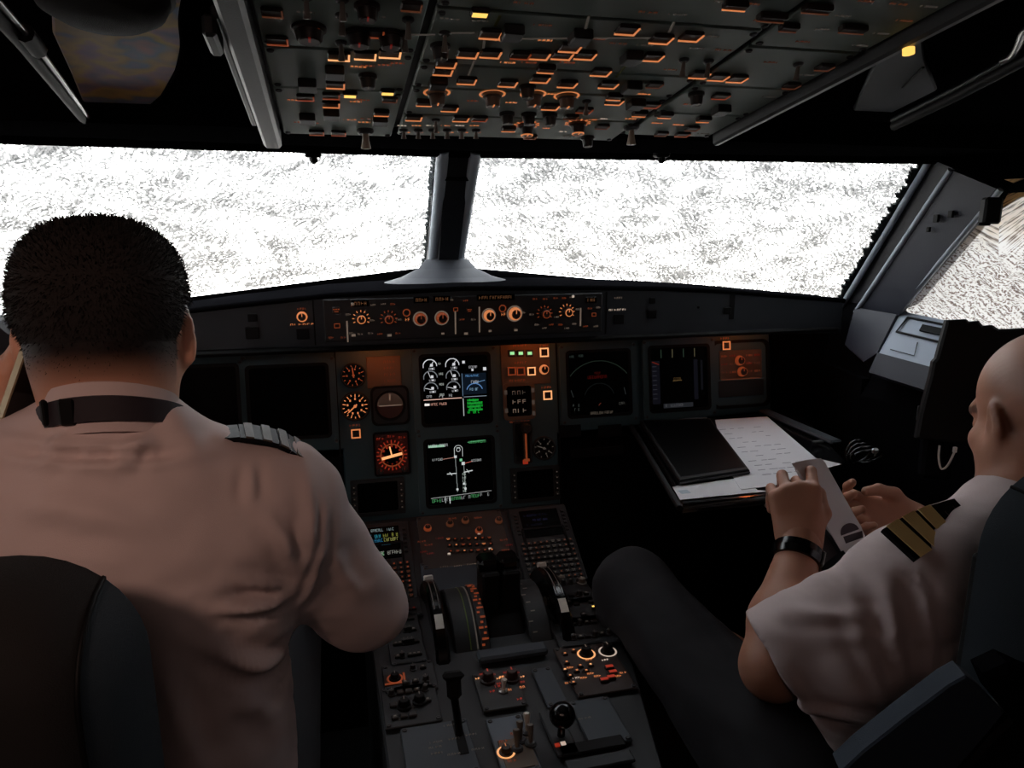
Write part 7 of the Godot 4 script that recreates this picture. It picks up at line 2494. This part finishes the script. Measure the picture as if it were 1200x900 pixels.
	box(s, Vector3(cos(-0.5), sin(-0.5), 0) * 0.038, Vector3(0.004, 0.012, 0.024), 0.001, Transform3D())
	obj("buckle", mesh_of([[s, M.steel]]), w)
	s = S()
	for i in 2:
		box(s, Vector3(cos(1.2), sin(1.2), 0) * 0.0375 + Vector3(0, 0, 0.006 * (2 * i - 1)), Vector3(0.02, 0.002, 0.0012), 0.0, Transform3D())
	obj("seam", mesh_of([[s, M.knob]]), w)
	# the sheets he holds
	var held := thing("paper_sheet", "folded white document held upright between the right-hand pilot's two hands", "paper", Transform3D(Basis(), at(980, 590, -0.98)))
	var pi := held.transform.affine_inverse()
	var q4 := [at(930, 541, -1.0), at(961, 536, -1.0), at(972, 548, -0.995), at(1008, 618, -0.95), at(1012, 642, -0.93), at(985, 646, -0.93), at(968, 612, -0.945), at(950, 570, -0.97)]
	s = S()
	var nrm: Vector3 = (q4[2] - q4[7]).cross(q4[4] - q4[7]).normalized()
	if nrm.z < 0: nrm = -nrm
	var fr := frame(at(980, 590, -0.972), look.x, nrm)
	var o := []
	for p in [[928, 543], [944, 539], [962, 537], [967, 542], [1006, 612], [1014, 628], [1012, 634], [986, 646], [966, 612], [950, 572]]:
		var c := on(fr, p[0], p[1])
		o.append(Vector2(c.x, c.y))
	prism(s, o, -0.001, 0.0, 0.0, fr)
	obj("front_sheet", mesh_of([[s, M.paper]]), held, pi)
	s = S()
	o = []
	for p in [[934, 548], [968, 544], [1012, 616], [1020, 640], [996, 650], [972, 620]]:
		var c := on(fr, p[0], p[1])
		o.append(Vector2(c.x, c.y))
	prism(s, o, -0.006, -0.005, 0.0, fr)
	obj("back_sheet", mesh_of([[s, M.paper]]), held, pi)
	s = S()
	o = []
	for i in 13:
		var a := PI * i / 12.0 + 0.35
		var c := on(fr, 996 + cos(a) * 11, 624 - sin(a) * 11)
		o.append(Vector2(c.x, c.y))
	prism(s, o, 0.0002, 0.0008, 0.0, fr)
	o = []
	for p in [[988, 629], [1010, 622], [1011, 630], [991, 637]]:
		var c := on(fr, p[0], p[1])
		o.append(Vector2(c.x, c.y))
	prism(s, o, 0.0002, 0.0008, 0.0, fr)
	obj("printed_mark", mesh_of([[s, mat(Color(0.24, 0.19, 0.22), 0.7)]]), held, pi)
	s = S()
	o = []
	for p in [[966, 616], [970, 622], [986, 648], [966, 664], [958, 660]]:
		var c := on(fr, p[0], p[1])
		o.append(Vector2(c.x, c.y))
	prism(s, o, -0.012, -0.008, 0.0, fr)
	obj("dark_backing", mesh_of([[s, mat(Color(0.16, 0.12, 0.14), 0.7)]]), held, pi)

func make_seats() -> void:
	var fab := mat(Color(0.07, 0.065, 0.065), 0.9, 0.0, M.weave, 0.5, 22.0)
	var side := mat(Color(0.15, 0.19, 0.22), 0.85, 0.0, M.weave, 0.5, 22.0)
	var blue := mat(Color(0.17, 0.215, 0.265), 0.85, 0.0, M.weave, 0.4, 22.0)
	for q in [[-1, "dark grey pilot seat with a rounded backrest behind the captain at lower left"], [1, "dark grey green pilot seat with a rounded backrest behind the bald pilot at right"]]:
		var sg: int = q[0]
		var zb := -0.52 if sg < 0 else -0.53
		var tp := 1.004 if sg < 0 else 0.990
		var t := thing("pilot_seat", q[1], "seat", Transform3D(Basis(), Vector3(0.575 * sg, 0.0, zb)), "pilot seats")
		# padded backrest: columns across it, each rounded over at the top and towards the sides
		var hw := 0.150 if sg < 0 else 0.178
		var i0 := -sg
		var xs := []
		for i in 27:
			xs.append(-sin(PI / 2 * (1.0 - i / 13.0)) * hw if i <= 13 else sin(PI / 2 * (i - 13) / 13.0) * hw)
		var split: int = 21 if i0 > 0 else 5
		var rows := 26
		var g := {"v": PackedVector3Array(), "n": PackedVector3Array(), "i": PackedInt32Array()}
		var g2 := PackedInt32Array()
		var z0 := -0.055
		var z1 := 0.042
		var rr := 0.060
		for i in 27:
			var x: float = xs[i]
			var dx := clampf((hw - absf(x)) / rr, 0.0, 1.0)
			var shoulder := clampf((absf(x) - (hw - 0.085)) / 0.085, 0.0, 1.0)
			var yt: float = tp + 0.004 * (1.0 - pow(x / hw, 2.0)) - 0.085 * (1.0 - sqrt(maxf(0.0, 1.0 - shoulder * shoulder)))
			for j in rows:
				var v := 1.0 - pow(1.0 - float(j) / (rows - 1), 2.2)
				var y := lerpf(0.42, yt, v)
				var dy := clampf((yt - y) / 0.070, 0.0, 1.0)
				var zz := lerpf(z0, z1, sqrt(1.0 - pow(1.0 - dx, 2.4)) * sqrt(1.0 - pow(1.0 - dy, 2.4)))
				var taper := 1.0 - 0.05 * clampf((tp - 0.25 - y) / 0.3, 0.0, 1.0)
				g.v.append(Vector3(x * taper, y, zz))
				g.n.append(Vector3(0, 0, 1))
		var main := PackedInt32Array()
		for i in 26:
			for j in rows - 1:
				var a := i * rows + j
				var q4 := [a, a + 1, a + rows + 1, a, a + rows + 1, a + rows]
				if (i0 > 0 and i >= split) or (i0 < 0 and i < split): g2.append_array(q4)
				else: main.append_array(q4)
		g.i = main + g2
		refine_normals(g)
		g.i = main
		var bk := ArrayMesh.new()
		add_field(bk, g, side if sg > 0 else fab)
		var s := S()
		box(s, Vector3(0, 0.42 + (tp - 0.10 - 0.42) / 2, z0 - 0.01), Vector3(hw * 1.86, tp - 0.10 - 0.42, 0.02), 0.004)
		s.set_material(fab)
		s.commit(bk)
		var back := obj("backrest", bk, t)
		g.i = g2
		var bl := ArrayMesh.new()
		add_field(bl, g, side)
		obj("side_bolster", bl, t)
		s = S()
		var pip := []
		for j in range(2, rows): pip.append(g.v[split * rows + j] + Vector3(0, 0, 0.0005))
		tube(s, pip, 0.0022, 6)
		obj("piping", mesh_of([[s, M.black]]), back)
		s = S()
		box(s, Vector3(0, 0.42, -0.28), Vector3(0.46, 0.10, 0.46), 0.03)
		obj("cushion", mesh_of([[s, fab]]), t)
		s = S()
		box(s, Vector3(0, 0.20, -0.22), Vector3(0.30, 0.36, 0.34), 0.02)
		box(s, Vector3(0, 0.02, -0.22), Vector3(0.44, 0.04, 0.50), 0.01)
		obj("pedestal_base", mesh_of([[s, M.lining]]), t)
		if sg > 0:
			# lower side of the seat: blue grey flank panel, black hinge block and strap
			var f := frame(at(1085, 840, -0.50), Vector3(0.92, 0, 0.40), Vector3(-0.40, 0.10, 0.92))
			var po := []
			for p in [[985, 905], [1012, 880], [1060, 842], [1112, 803], [1132, 792], [1150, 806], [1178, 836], [1160, 858], [1120, 905]]:
				var c := on(f, p[0], p[1])
				po.append(Vector2(c.x, c.y))
			s = S()
			prism(s, po, -0.03, 0.0, 0.002, t.transform.affine_inverse() * f)
			obj("flank_panel", mesh_of([[s, blue]]), t)
			po = []
			for p in [[1148, 785], [1176, 772], [1215, 790], [1215, 850], [1182, 838], [1160, 812]]:
				var c := on(f, p[0], p[1])
				po.append(Vector2(c.x, c.y))
			s = S()
			prism(s, po, -0.02, 0.012, 0.006, t.transform.affine_inverse() * f)
			obj("hinge_block", mesh_of([[s, M.lining]]), t)
			po = []
			for p in [[1120, 905], [1160, 858], [1182, 838], [1215, 850], [1215, 905]]:
				var c := on(f, p[0], p[1])
				po.append(Vector2(c.x, c.y))
			s = S()
			prism(s, po, -0.03, 0.006, 0.004, t.transform.affine_inverse() * f)
			obj("seat_frame", mesh_of([[s, M.black]]), t)
